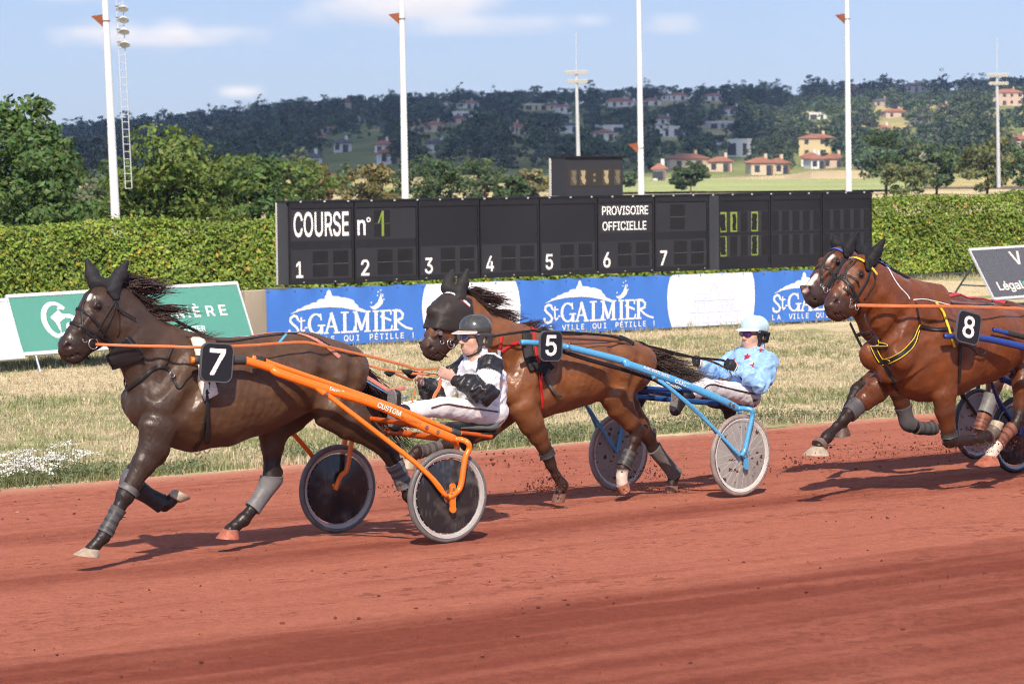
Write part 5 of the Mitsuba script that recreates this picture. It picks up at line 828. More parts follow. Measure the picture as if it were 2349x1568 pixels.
# the close woods between them, one mass
V_, F_, C_, o = [], [], [], 0; small = [tree_parts(110 + i, 1, 110, 'round' if i < 3 else 'cone', .085, [DARK, MID, DARK, DARK][i], clumps=12, low=.05) for i in range(4)]; m_ = 0
for t in range(34000):
    if m_ >= 3000: break
    px = r.uniform(-120, 2480); y = 1640 - 960 * r.uniform() ** 1.25; x = (px - 1174.5) / 6300 * y; z = float(hill(x, y)); row = horizon(px) - (z - 2.556) / y * 6300
    wood = meshkit.fbm(np.array([px * .006, y * .004, 1.0]), 3, 3)
    if wood < (.30 if y >= 1470 else .38 if px < 1350 else .32): continue
    if 90 < px < 580 and 1150 < y < 1470: continue
    s = r.uniform(5, 10)
    if not clear(px, row - s * 6300 / y, row, y): continue
    (V, F, c), _, _ = small[r.integers(4)]; a = r.uniform(0, 6.28); ca, sa = math.cos(a), math.sin(a); Vr = np.stack([V[:, 0] * ca - V[:, 1] * sa, V[:, 0] * sa + V[:, 1] * ca, V[:, 2]], 1) * s * [1.15, 1.15, 1] + [x, y, z - .3]
    V_.append(Vr); F_.append(F + o); C_.append(c * r.uniform(.7, 1.3)); o += len(V); m_ += 1
put('hillside_woods', (np.vstack(V_), np.vstack(F_)), np.vstack(C_), 'leaf'); labels['hillside_woods'] = {'kind': 'stuff', 'label': 'dark mixed woods covering the far hillside'}
# ---------------------------------------------------------------- trees of the plain, between hedge and hill
def near_tree(name, label, px, row0, row1, d, shape, col, leaf, n, width, clumps, seed, group=None):
    """pixel column, foot row, top row, distance"""
    x = (px - 1174.5) / 6300 * d; z0 = max(float(hill(x, d)), float(lay(x, d))) if d > 400 else float(lay(x, d)); Ht = 2.556 + (horizon(px) - row1) / 6300 * d - z0
    return plant_tree(name, label, (x, d, z0), group, tree_parts(seed, Ht, n, shape, leaf, col, width=width, clumps=clumps, low=.10), seed * 37)
GR, YG, DG, BG = (.070, .130, .030), (.100, .155, .034), (.048, .085, .028), (.095, .125, .060)
for a in [('tall_tree', 'tall leafy green tree cut by the left edge of the picture', 15, 560, 215, 78, 'oval', GR, .12, 9000, 1.1, 60, 201), ('leafy_tree', 'lower leafy tree right of the tall one at the left edge', 95, 560, 345, 76, 'round', GR, .11, 5200, 1.0, 44, 202),
    ('leafy_tree', 'bushy yellow-green tree with spiky top right of the leftmost mast', 405, 560, 300, 84, 'oval', YG, .11, 8500, 1.45, 60, 203), ('leafy_tree', 'lower bushy tree joined to the right of the spiky one', 575, 560, 370, 90, 'round', GR, .11, 5200, 1.0, 40, 204), ('leafy_tree', 'bushy tree directly behind the leftmost mast', 315, 560, 375, 92, 'round', GR, .11, 4800, .95, 40, 205)]: near_tree(*a)
MIDS = [('pale grey-green tree low behind the left hedge', 190, 395, 150, 'round', BG, 1.0), ('rounded green tree left of the results board', 700, 370, 165, 'round', YG, 1.25), ('small rounded tree just left of the second mast', 850, 375, 170, 'round', (.15, .14, .05), 1.1), ('wide olive tree right behind the second mast', 985, 360, 185, 'round', DG, 1.3), ('green rounded tree between second mast and clock box', 1115, 358, 240, 'round', MID, 1.1), ('pale feathery tree just left of the clock box', 1225, 385, 190, 'oval', (.17, .17, .08), 1.2), ('small dark tree under the pale feathery one', 1175, 400, 185, 'round', DG, 1.0),
    ('yellowish tree low left of the results board', 620, 395, 190, 'round', YG, 1.1), ('small pointed green tree left of the second mast', 790, 360, 300, 'cone', MID, 1.2), ('orange-tinted tree left of the second mast', 745, 385, 230, 'round', (.16, .12, .045), .9), ('round dark green tree alone in the meadow', 1588, 372, 330, 'round', DG, 1.25), ('big dark tree right of the fourth mast', 2035, 298, 300, 'round', DG, 1.05), ('dark rounded tree at the right above the hedge', 2150, 330, 290, 'round', MID, 1.2), ('olive tree at the right above the hedge', 2265, 318, 280, 'round', OLIVE, 1.15), ('dark tree at the right edge above the hedge', 2370, 325, 270, 'round', MID, 1.0), ('small bush-like tree right of the clock box', 1445, 395, 420, 'round', MID, 1.3), ('olive tree low above the hedge at the right', 2080, 372, 240, 'round', OLIVE, 1.2), ('grey-green tree behind the orange-tinted one', 690, 345, 420, 'round', BG, 1.1), ('dark tree between the left field and hedge', 480, 372, 380, 'round', DG, 1.2), ('dim tree behind the pale grey-green one', 250, 392, 330, 'round', DG, 1.3), ('yellowish small tree right behind clock box', 1270, 400, 330, 'round', (.19, .17, .04), 1.0)]
for i, (lb, px, row1, d, shp, col, wd) in enumerate(MIDS): near_tree('plain_tree', lb, px, 450, row1, d, shp, col, .16 if d < 260 else .24, 2600, wd, 34, 220 + i)
# the cloud outside the picture that keeps the upper and left hillside in shade
s_ = unit(SUN); ck = thing('cloud', 'white cloud floating high overhead outside the picture', 'cloud'); cl = Flesh()
for (px, y, rx, ry) in [(120, 1420, 260, 190), (500, 1380, 260, 230), (860, 1330, 230, 260), (1160, 1360, 200, 215), (1430, 1440, 190, 150), (1660, 1520, 170, 100), (1950, 1585, 190, 62), (2250, 1610, 190, 55), (-250, 1450, 260, 190), (250, 1050, 330, 240), (620, 950, 300, 260), (900, 880, 200, 260), (1080, 1000, 200, 190), (1250, 1150, 170, 130)]:
    g_ = np.array([(px - 1174.5) / 6300 * y, y, 30.]); c = g_ + s_ * 1150; cl.blob(c, (rx * .42, ry, 60), 60, w=(0, 0, 1))
cv, cf = cl.mesh(22.0); cv = cv + 14 * (meshkit.fbm(cv * .02, 4, 3) - .5)[:, None]; put('puff', (cv, cf), (.85, .85, .86), 'matte', ck, True)

# ---------------------------------------------------------------- harness and bridles
LEATHER, STEEL, TAN_, REIN = (.016, .015, .015), (.62, .62, .63), (.42, .15, .06), (.60, .19, .07)
def drape(B, P, off):
    """points brought down onto the skin from the animal's left front quarter (or, for its right side, from the right)"""
    P = np.array(P, float); v = np.where(P[:, 1:2] > -.03, [[.57, .81, .10]], [[.57, -.81, .10]]); v = v / np.linalg.norm(v, axis=1)[:, None]; t = np.full(len(P), .5)
    for _ in range(40): t = t - np.clip(B.dist(P + v * t[:, None]) - off, -.02, .06) * .8
    return np.where((np.abs(t) < .45)[:, None], P + v * t[:, None], B.near(P, off))
def strap(h, name, pts, width, col=LEATHER, thick=.004, off=.004, n=None, bsdf='satin', parent=None, snap=True, vary=.25):
    """a strap lying on the animal: pts in its own frame, drawn onto the skin"""
    P = spline(np.array(pts), n or max(6, len(pts) * 5))
    if snap: P = drape(h.B, P, off)
    N = h.B.normal(P) if snap else np.tile([0, 1., 0.15], (len(P), 1)); return put(name, tube(P, width / 2, thick, n=8, wdir=N), col, bsdf, parent or h.key, True, h.M, vary=vary, scale=25)
def rein(h, name, pts, w, col, n=40, t=.0025, parent=None):
    P = spline(np.array(pts), n); return put(name, tube(P, w / 2, t, n=8, wdir=(0, 1, 0)), col, 'satin', parent or h.key, True, h.M, vary=.2, scale=20)
def ring(h, name, c, r, t=.004, col=STEEL, ax=(0, 1, 0), parent=None):
    ax = unit(ax); u = unit(np.cross(ax, [0, 0, 1.])); v = np.cross(ax, u); a = np.linspace(0, 2 * np.pi, 20, endpoint=False)[:, None]; return put(name, tube(np.asarray(c) + r * (np.cos(a) * u + np.sin(a) * v), t, n=6, closed=True), col, 'metal', parent or h.key, True, h.M)
def boot(h, leg, t0, t1, grow, col=(.10, .10, .105), name='leg_boot', bsdf='satin', flare=.004, vary=.35, bands=True):
    L = np.array(leg); t = np.linspace(t0, t1, 10); S = np.stack([np.interp(t, np.arange(len(L)), L[:, i]) for i in range(5)], 1); u = np.linspace(-1, 1, 10); g = grow + flare * u ** 4; k = put(name, tube(S[:, :3], S[:, 3] + g, S[:, 4] + g, n=16, wdir=(0, 1, 0)), col, bsdf, h.key, 50, h.M, vary=vary, scale=22)
    for q in (.22, .5, .78) if bands else ():
        i = q * 9; j = int(i); c = S[j] + (S[j + 1] - S[j]) * (i - j); d = unit(S[j + 1, :3] - S[j, :3]); put('boot_strap', tube(np.array([c[:3] - d * .011, c[:3] + d * .011]), c[3] + grow + .003, c[4] + grow + .003, n=16, wdir=(0, 1, 0)), np.array(col) * .55, 'satin', k, 50, h.M)
    return k
def hood(h, flap=None, col=(.022, .022, .026), band=None, cap=.018):
    E = Flesh()
    for (a, b) in h.ears:
        a, b = np.array(a), np.array(b); m = a * .55 + b * .45; a2 = a - (b - a) * .12; E.limb(a2, m, .042, .036, .046, .034, k=.03); E.limb(m, b + (b - a) * .02, .046, .034, .016, .014, k=.03)
    a, b = np.array(h.ears[0][0]), np.array(h.ears[1][0]); c = (a + b) / 2; E.limb(a + h.ax * .0, b, .055, .04, .055, .04, w=h.ax, k=.04)
    if flap is not None: 
        f0, f1 = np.array(flap[0]), np.array(flap[1]); E.limb(f0, f1, .05, .022, .026, .016, k=.03)
    put('ear_hood', relax(E.mesh(.010), 2), col, 'cloth', h.key, True, h.M, vary=.25, scale=14)
def collar_ring(h, name, i, u, width, col, ang=(0, 360), off=.005, thick=.004, n=26, tilt=0.0, bsdf='satin'):
    """a band round the head at station i + u"""
    S = np.array(h.head); c = S[i, :3] * (1 - u) + S[i + 1, :3] * u; ax = unit(S[i + 1, :3] - S[i, :3]); y = np.array([0, 1., 0]); w = unit(np.cross(ax, y)); a = np.radians(np.linspace(ang[0], ang[1], n)); P = np.stack([c + (math.cos(q) * y + math.sin(q) * w) * .14 + ax * tilt * math.sin(q) for q in a])
    for _ in range(30):
        d = h.B.dist(P); P = P - (P - (c + ax * tilt * np.sin(a)[:, None])) / np.linalg.norm(P - c, axis=1)[:, None] * np.clip(d - off, -.03, .03)[:, None] * .8
    return put(name, tube(P, width / 2, thick, n=8, wdir=h.B.normal(P)), col, bsdf, h.key, True, h.M)
def plate(h, num, TL, TR, BL, col=(.014, .016, .022)):
    TL, TR, BL = map(np.array, (TL, TR, BL)); x = unit(TR - TL); z = TL - BL; z = unit(z - x * (z @ x)); n = np.cross(z, x) * -1; n = np.cross(x, z); W, H = np.linalg.norm(TR - TL), np.linalg.norm(TL - BL); n = n if n[1] > 0 else -n; Mp = frame(BL, x, z, n if np.linalg.det(np.stack([x, z, n], 1)) > 0 else n)
    R = sbox(0, 0, W, H).buffer(-.05).buffer(.05, quad_segs=6); k = put('number_plate', xf(extrude(R, .014, -.014), Mp), col, 'satin', h.key, 30, h.M)
    put('edge', xf(extrude(R.buffer(.004, quad_segs=6).difference(R.buffer(-.004)), .017, -.0155), Mp), (.10, .10, .11), 'satin', k, 30, h.M)
    v, f = text_poly(num, H * .66, True); v[:, 0] -= v[:, 0].min(); w = v[:, 0].max(); sw = W * .52 / w; v[:, 0] = (v[:, 0]) * sw + W * .24; v[:, 1] += H * .17 - v[:, 1].min(); v[:, 2] = v[:, 2] * .6 + .0008; put('numeral', xf((v, f), Mp), (.80, .80, .80), 'satin', k, False, h.M); return k
def mirror(P): return [tuple(np.array(p) * [1, -1, 1]) for p in P]
# number 7
h = h7; hood(h, ((2.198,0.09,1.844), (2.182,0.1,1.78)))
strap(h, 'overcheck', [(2.322,0.03,1.874),(2.375,0.04,1.794),(2.407,0.045,1.735),(2.407,0.045,1.674),(2.398,0.05,1.601),(2.389,0.05,1.522)], .018)
strap(h, 'cheek_strap', [(2.184,0.1,1.765),(2.226,0.1,1.706),(2.283,0.09,1.616),(2.311,0.075,1.556),(2.333,0.065,1.508)], .020); strap(h, 'cheek_strap', [(2.181,0.1,1.759),(2.204,0.11,1.693),(2.248,0.1,1.597),(2.287,0.08,1.519)], .016)
collar_ring(h, 'noseband', 2, .55, .022, LEATHER); collar_ring(h, 'noseband', 3, .12, .026, LEATHER, tilt=.03); strap(h, 'chin_strap', [(2.408,0.07,1.59),(2.368,0.07,1.552),(2.331,0.06,1.526)], .02)
bit = (2.342,0.075,1.487); ring(h, 'bit_ring', bit, .034); ring(h, 'bit_ring', (2.398,0.068,1.516), .017); ring(h, 'bit_ring', (2.341,0.07,1.533), .017)
strap(h, 'throat_lash', [(2.171,0.1,1.765),(2.159,0.1,1.667),(2.155,0.09,1.562),(2.16,0.07,1.525)], .008)
strap(h, 'loose_strap', [(2.188,0.12,1.717),(2.127,0.13,1.682),(2.061,0.14,1.643)], .012, snap=False)
strap(h, 'throat_guard', [(2.158,0.05,1.461),(2.131,0.09,1.405),(2.11,0.11,1.342)], .235, (.022, .022, .024), .006, .010, bsdf='gloss')
rein(h, 'side_rein', [(2.331,0.085,1.484),(2.286,0.09,1.48),(2.124,0.17,1.47),(1.904,0.27,1.46),(1.719,0.36,1.45)] + [(1.329,0.36,1.445),(1.089,0.33,1.447),(0.877,0.3,1.443),(0.78,0.29,1.427),(0.505,0.24,1.363),(0.224,0.2,1.298),(-0.009,0.17,1.238),(-0.15,0.15,1.199),(-0.317,0.13,1.197)], .019, REIN, 80)
rein(h, 'driving_rein', [(0.225,0,1.251),(0.095,0.02,1.211),(0.028,0.04,1.196),(-0.111,0.06,1.168),(-0.228,0.08,1.158),(-0.315,0.12,1.142)], .016, REIN); rein(h, 'driving_rein', [(0.091,0,1.214),(-0.037,0,1.17),(-0.181,-0.05,1.119),(-0.25,-0.08,1.106)], .016, REIN)
rein(h, 'whip', [(-0.054,0.05,1.199),(-0.234,0.07,1.164),(-0.345,0.1,1.149)], .008, LEATHER, t=.004); rein(h, 'rein_end', [(-0.342,0.14,1.121),(-0.316,0.16,1.062),(-0.272,0.17,1.011),(-0.245,0.18,0.965)], .030, REIN)
rein(h, 'rein_end', [(-0.231,-0.02,1.118),(-0.208,0.02,1.06),(-0.157,0.06,0.983),(-0.106,0.1,0.9)], .010, REIN)
for c in ((-0.119,0.06,1.182), (0.014,0.03,1.177), (-0.177,0.02,1.15)): put('rein_grip', tube(spline(np.array(c) + np.array([[-.04, 0, .0], [0, 0, -.008], [.045, 0, .004]]), 6), [.006, .014, .02, .02, .014, .006], n=8), LEATHER, 'cloth', h.key, True, h.M)
strap(h, 'breeching', [(1.152,0.05,1.493),(1.001,0.05,1.505),(0.834,0.05,1.501),(0.703,0.06,1.469),(0.589,0.1,1.406),(0.484,0.14,1.31)], .03, (.50, .22, .17)); rein(h, 'breeching_end', [(0.496,0.16,1.312),(0.418,0.17,1.235),(0.289,0.2,1.157),(0.184,0.22,1.092),(0.137,0.22,1.07),(-0.003,0.2,1.078)], .03, (.55, .20, .16)); rein(h, 'blue_cord', [(0.388,0.16,1.213),(0.322,0.19,1.152),(0.169,0.22,1.058),(0.053,0.2,1.01),(-0.031,0.18,1.011)], .012, (.08, .22, .42))
strap(h, 'back_strap', [(1.374,0,1.457),(1.271,0.02,1.453),(1.032,0.02,1.476),(0.887,0.02,1.483)] + [(0.798,0,1.489),(0.637,0,1.46),(0.467,0,1.376)], .022); strap(h, 'blue_strap', [(0.871,0.06,1.486),(0.945,0.12,1.449),(0.998,0.16,1.427)], .02, (.10, .36, .55))
rein(h, 'check_rein', [(2.039,0.02,1.886),(1.962,0,1.803),(1.861,0,1.707),(1.744,0,1.641),(1.633,0,1.58),(1.508,0,1.519),(1.431,0,1.478)], .022, LEATHER, t=.008)
strap(h, 'saddle_pad', [(1.542,0.05,1.479),(1.603,0.2,1.398),(1.631,0.26,1.288),(1.615,0.28,1.186),(1.58,0.28,1.107)], .115, (.72, .66, .58), .020, .016, bsdf='cloth', vary=.35); strap(h, 'saddle_pad', [(1.488,-0.05,1.466),(1.386,-0.2,1.369),(1.348,-0.26,1.245),(1.309,-0.28,1.136)], .115, (.72, .66, .58), .020, .016, bsdf='cloth')
strap(h, 'girth_strap', [(1.607,0.27,1.313),(1.613,0.29,1.186),(1.602,0.27,1.03),(1.57,0.22,0.897),(1.502,0.1,0.774)], .032, off=.028); strap(h, 'girth_strap', [(1.578,0.28,1.222),(1.608,0.29,1.096),(1.616,0.26,0.967),(1.593,0.16,0.816),(1.544,0,0.723)], .022, off=.012); strap(h, 'girth_strap', [(1.544,0,0.723),(1.411,-0.16,0.794),(1.31,-0.27,0.978),(1.318,-0.26,1.27)], .032, off=.010)
ring(h, 'girth_ring', (1.492,0.04,0.733), .024); ring(h, 'girth_ring', (1.566,0.04,0.721), .02)
strap(h, 'breast_collar', [(2.068,0,1.168),(2.068,0.07,1.197),(2.025,0.14,1.25),(1.98,0.19,1.308),(1.913,0.2,1.324),(1.862,0.21,1.303)], .030, off=.007); strap(h, 'breast_collar', mirror([(2.068,0,1.168),(2.068,0.07,1.197),(2.025,0.14,1.25),(1.98,0.19,1.308),(1.913,0.2,1.324),(1.862,0.21,1.303)]), .030, off=.007)
strap(h, 'neck_strap', [(1.769,0.12,1.45),(1.832,0.17,1.395),(1.874,0.2,1.335)], .020); strap(h, 'breast_strap', [(1.857,0.2,1.302),(1.838,0.23,1.239),(1.807,0.25,1.178),(1.754,0.26,1.236),(1.714,0.28,1.286),(1.674,0.3,1.298)], .016, off=.010); ring(h, 'collar_ring', (1.848,0.235,1.272), .020)
plate(h, '7', (1.754,0.45,1.487), (1.52,0.45,1.464), (1.76,0.45,1.234))
GB, DB = (.17, .17, .175), (.028, .028, .032)
boot(h, h.fore[0], 5.05, 7.3, .012, (.085, .083, .085)); boot(h, h.fore[0], 3.3, 3.75, .010, (.12, .11, .11), 'knee_strap', bands=False); boot(h, h.fore[1], 3.2, 4.4, .013, (.13, .125, .13), 'knee_boot', bands=False); boot(h, h.fore[1], 5.05, 7.2, .022, DB, bands=False); boot(h, h.hind[1], 4.75, 7.15, .018, GB, bands=False); boot(h, h.hind[0], 5.2, 7.0, .020, GB)
# number 5
h = h5; hood(h, ((2.354,0.085,1.699), (2.344,0.1,1.638)), (.030, .028, .028))
mk = Flesh(); S = [np.array(q) for q in h.head]; fr = h.fr * np.sign((np.array((2.544,0,1.595)) - np.array((2.312,0,1.475))) @ h.fr)
for i in range(0, 3): mk.limb(S[i][:3] + fr * .012, S[i + 1][:3] + fr * .012, S[i][3] + .024, S[i][4] + .026, S[i + 1][3] + .020, S[i + 1][4] + .026, k=.04)
mk.blob(np.array((2.542,0,1.601)), (.05, .05, .06), .05)
for sd in (1, -1): e_ = np.array(h.eye) * [1, sd, 1]; mk.limb(e_ - h.ax * .05 + [0, 0, 0], e_ + h.ax * .24 - [0, sd * .03, 0], .05, .026, .04, .022, k=.05)
a0, a1 = np.array((2.402,0,1.723)), np.array((2.476,0,1.452)); dd_ = unit(a1 - a0); a1b = np.array((2.313,0,1.411))
n_lo = unit(np.cross(unit(a1b - np.array((2.58,0,1.472))), [0, 1., 0])); n_lo = n_lo if n_lo @ dd_ > 0 else -n_lo; q_lo = np.array((2.58,0,1.472))
put('fly_mask', relax(mk.mesh(.010, keep=lambda G: np.maximum(np.maximum((G - q_lo) @ n_lo, -(G - a0) @ dd_ - .01), (G - np.array((2.249,0,1.497))) @ unit(-fr) * .8 - .005)), 2), (.034, .028, .026), 'mesh_cloth', h.key, True, h.M)
collar_ring(h, 'browband', 0, .28, .034, (.62, .72, .80), (-10, 190), off=.026, tilt=-.03); collar_ring(h, 'browband_trim', 0, .42, .008, (.5, .03, .03), (-10, 190), off=.029, tilt=-.03)
strap(h, 'cheek_strap', [(2.344,0.1,1.651),(2.329,0.1,1.577),(2.323,0.11,1.48)], .022, off=.02); strap(h, 'cheek_strap', [(2.352,0.1,1.627),(2.369,0.11,1.506),(2.398,0.085,1.397),(2.433,0.07,1.356)], .02, off=.008)
strap(h, 'nose_strap', [(2.548,0.06,1.476),(2.536,0.065,1.427),(2.514,0.065,1.372)], .02); put('buckle', tube(np.array([[0, -.02, 0], [0, .02, 0]]) + np.array((2.548,0.075,1.44)), .018, n=8), STEEL, 'metal', h.key, False, h.M)
ring(h, 'bit_ring', (2.433,0.075,1.356), .036); ring(h, 'bit_ring', (2.424,0.078,1.362), .02); ring(h, 'bit_ring', (2.516,0.07,1.369), .017)
rein(h, 'side_rein', [(2.414,0.085,1.365),(2.239,0.14,1.38),(2.115,0.2,1.401),(2.022,0.26,1.417),(1.896,0.3,1.428),(1.799,0.3,1.433)] + [(1.714,0.3,1.419),(1.502,0.28,1.406),(1.193,0.26,1.378),(0.887,0.22,1.338),(0.687,0.18,1.276),(0.419,0.16,1.231),(0.118,0.14,1.163),(-0.121,0.13,1.109)] + [(-0.122,0.12,1.115),(-0.37,0.12,1.086),(-0.432,0.12,1.071)], .020, LEATHER, 80)
rein(h, 'driving_rein', [(1.52,0.3,1.36),(1.211,0.28,1.335),(0.906,0.24,1.304),(0.623,0.2,1.248)] + [(0.429,0.16,1.217),(0.092,0.12,1.148),(-0.191,0.08,1.104),(-0.331,0.08,1.069),(-0.459,0.1,1.012)], .018, (.10, .05, .03), 60); rein(h, 'driving_rein', [(0.038,-0.05,1.099),(-0.24,-0.1,1.054)], .016, (.25, .16, .09)); rein(h, 'rein_end', [(-0.469,0.13,0.991),(-0.482,0.14,0.946),(-0.442,0.14,0.914),(-0.333,0.14,0.937)], .018, (.12, .07, .04))
strap(h, 'back_strap', [(1.483,0,1.397),(1.231,0,1.365),(0.962,0,1.351),(0.757,0,1.328),(0.55,0,1.262)], .026); strap(h, 'crupper', [(0.688,0.03,1.316),(0.619,0.03,1.292),(0.55,0.03,1.252)], .05, thick=.012)
RED = (.50, .02, .022)
strap(h, 'saddle_pad', [(1.702,0.1,1.403),(1.797,0.22,1.338),(1.809,0.27,1.217),(1.778,0.29,1.131)], .085, (.028, .028, .03), .014, .012, bsdf='cloth'); strap(h, 'saddle_pad', [(1.711,0.27,1.243),(1.681,0.29,1.15),(1.649,0.29,1.099)], .22, (.014, .014, .015), .012, .010, bsdf='cloth')
strap(h, 'girth_strap', [(1.603,0.06,1.428),(1.733,0.24,1.36),(1.744,0.28,1.245),(1.73,0.29,1.122)] + [(1.723,0.29,1.094),(1.692,0.26,0.972),(1.625,0.19,0.82)], .034, RED, off=.024); strap(h, 'neck_strap', [(1.594,0.05,1.427),(1.585,0.02,1.444)], .03, RED)
strap(h, 'breast_strap', [(1.921,0.3,1.356),(1.992,0.27,1.331),(2.062,0.24,1.284)], .026, RED, off=.01); strap(h, 'breast_strap', [(2.028,0.2,1.397),(2.053,0.22,1.35),(2.074,0.23,1.302)], .026, RED, off=.01); strap(h, 'breast_collar', [(2.069,0.22,1.296),(2.072,0.22,1.21),(2.071,0.2,1.136)], .026, (.42, .55, .75), off=.01)
strap(h, 'loose_strap', [(1.633,0.3,1.129),(1.667,0.3,1.071),(1.629,0.3,0.99),(1.551,0.27,0.924),(1.466,0.24,0.902)], .022, (.07, .07, .07), off=.02)
plate(h, '5', (1.899,0.44,1.431), (1.678,0.44,1.422), (1.859,0.44,1.208))
boot(h, h.fore[0], 3.6, 4.15, .008, (.05, .05, .052), 'knee_strap', bands=False); boot(h, h.fore[1], 5.1, 7.6, .012, (.12, .10, .09)); boot(h, h.hind[0], 6.05, 7.8, .016, (.075, .07, .07)); boot(h, h.hind[1], 5.1, 8.0, .018, (.15, .14, .135), bands=False)
# number 8
h = h8; hood(h, ((2.782,0.1,1.843), (2.805,0.11,1.791)), (.014, .014, .016))
collar_ring(h, 'browband', 0, .35, .030, (.72, .50, .02), (-15, 185), off=.016, tilt=-.02)
strap(h, 'cheek_strap', [(2.777,0.115,1.79),(2.822,0.115,1.7),(2.862,0.1,1.64),(2.897,0.08,1.58),(2.931,0.07,1.543)], .028); strap(h, 'cheek_strap', [(2.737,0.11,1.758),(2.714,0.1,1.696),(2.771,0.1,1.622),(2.829,0.09,1.563)], .014)
strap(h, 'face_strap', [(2.907,0.05,1.861),(2.975,0.06,1.81),(2.992,0.065,1.735),(2.987,0.07,1.667),(2.981,0.065,1.598)], .018); strap(h, 'face_strap', [(2.873,0.06,1.86),(2.987,0.03,1.764),(3.054,0.03,1.699)], .014); strap(h, 'face_strap', [(3.02,0.04,1.758),(2.964,0.07,1.749),(2.907,0.09,1.703),(2.885,0.09,1.656)], .018)
collar_ring(h, 'noseband', 2, .75, .028, LEATHER, tilt=.02); strap(h, 'chin_strap', [(3.031,0.07,1.661),(2.947,0.075,1.597),(2.902,0.065,1.55)], .018)
for c, r_ in (((2.987,0.07,1.595), .014), ((2.94,0.078,1.544), .03), ((2.959,0.075,1.529), .022), ((2.897,0.08,1.508), .02), ((2.953,0.08,1.564), .016)): ring(h, 'bit_ring', c, r_)
rein(h, 'side_rein', [(2.902,0.085,1.524),(2.726,0.14,1.515),(2.53,0.22,1.507),(2.309,0.28,1.5),(1.989,0.31,1.484),(1.614,0.3,1.463),(1.13,0.26,1.429)] + [(0.563,0.2,1.384),(-0.335,0.15,1.169),(-1.075,0.12,0.984)], .026, REIN, 70)
rein(h, 'check_rein', [(2.594,0.03,1.829),(2.45,0,1.793),(2.217,0,1.7),(1.979,0,1.598),(1.835,0,1.538)], .030, LEATHER, t=.006); strap(h, 'white_cord', [(2.508,0.04,1.811),(2.507,0.09,1.735),(2.472,0.13,1.658),(2.402,0.16,1.587),(2.391,0.18,1.556)], .012, (.7, .7, .7)); strap(h, 'white_cord', [(2.327,0.15,1.545),(2.203,0.14,1.544),(2.049,0.13,1.518),(1.894,0.12,1.485)], .010, (.7, .7, .7)); strap(h, 'blue_strap', [(2.623,0.04,1.857),(2.531,0.03,1.823),(2.473,0.03,1.794)], .03, (.05, .12, .40), off=.012)
strap(h, 'neck_strap', [(2.332,0.19,1.531),(2.332,0.21,1.455),(2.321,0.23,1.355)], .020); strap(h, 'breast_strap', [(2.321,0.24,1.347),(2.179,0.27,1.321),(2.013,0.3,1.316)], .034, off=.01)
for nm, w, col, off in (('breast_collar', .05, LEATHER, .006), ('collar_piping', .008, (.75, .48, .03), .011)):
    for dx in ((0,) if w > .02 else (-.022, .022)):
        a = np.array([(2.332,0.24,1.34),(2.391,0.22,1.234),(2.496,0.19,1.154),(2.577,0.13,1.094),(2.584,0.1,1.081)]); b = np.array([(2.584,0.1,1.081),(2.59,0.05,1.129),(2.58,-0.02,1.195),(2.558,-0.07,1.246)]); strap(h, nm, a + [0, 0, dx], w, col, off=off); strap(h, nm, b + [dx, 0, 0], w, col, off=off)
strap(h, 'martingale', [(2.584,0.1,1.081),(2.555,0.1,1.03)] + [(2.52,0.1,0.973),(2.474,0.1,0.908),(2.416,0.1,0.851)], .026)
strap(h, 'girth_pad', [(2.066,0.14,1.515),(2.066,0.22,1.462),(2.069,0.27,1.402),(2.056,0.29,1.31),(2.02,0.3,1.174)], .022, (.72, .58, .03), .010, off=.012); strap(h, 'girth_strap', [(1.941,0.3,1.193),(1.935,0.28,1.074)] + [(1.935,0.28,1.097),(1.905,0.24,0.992),(1.857,0.18,0.876)], .036, off=.012); strap(h, 'loose_strap', [(2.021,0.34,1.2),(1.876,0.33,1.168),(1.78,0.33,1.113),(1.713,0.33,1.101),(1.681,0.34,1.127)], .016, snap=False)
strap(h, 'back_strap', [(1.781,0.02,1.488),(1.578,0.02,1.473),(1.383,0.02,1.459),(1.085,0.02,1.463),(0.803,0,1.423)], .022)
plate(h, '8', (2.14,0.44,1.473), (1.877,0.44,1.416), (2.183,0.44,1.241))
boot(h, h.fore[0], 3.4, 3.75, .008, (.05, .05, .05), 'knee_strap', bands=False); boot(h, h.fore[0], 8.2, 10.3, .016, (.13, .10, .08), 'bell_boot', bands=False); boot(h, h.fore[1], 2.9, 4.4, .010, (.085, .08, .085), 'knee_boot', bands=False); boot(h, h.fore[1], 9.0, 10.4, .020, (.16, .10, .08), 'bell_boot', bands=False); boot(h, h.hind[0], 5.6, 8.0, .014, (.22, .085, .055))
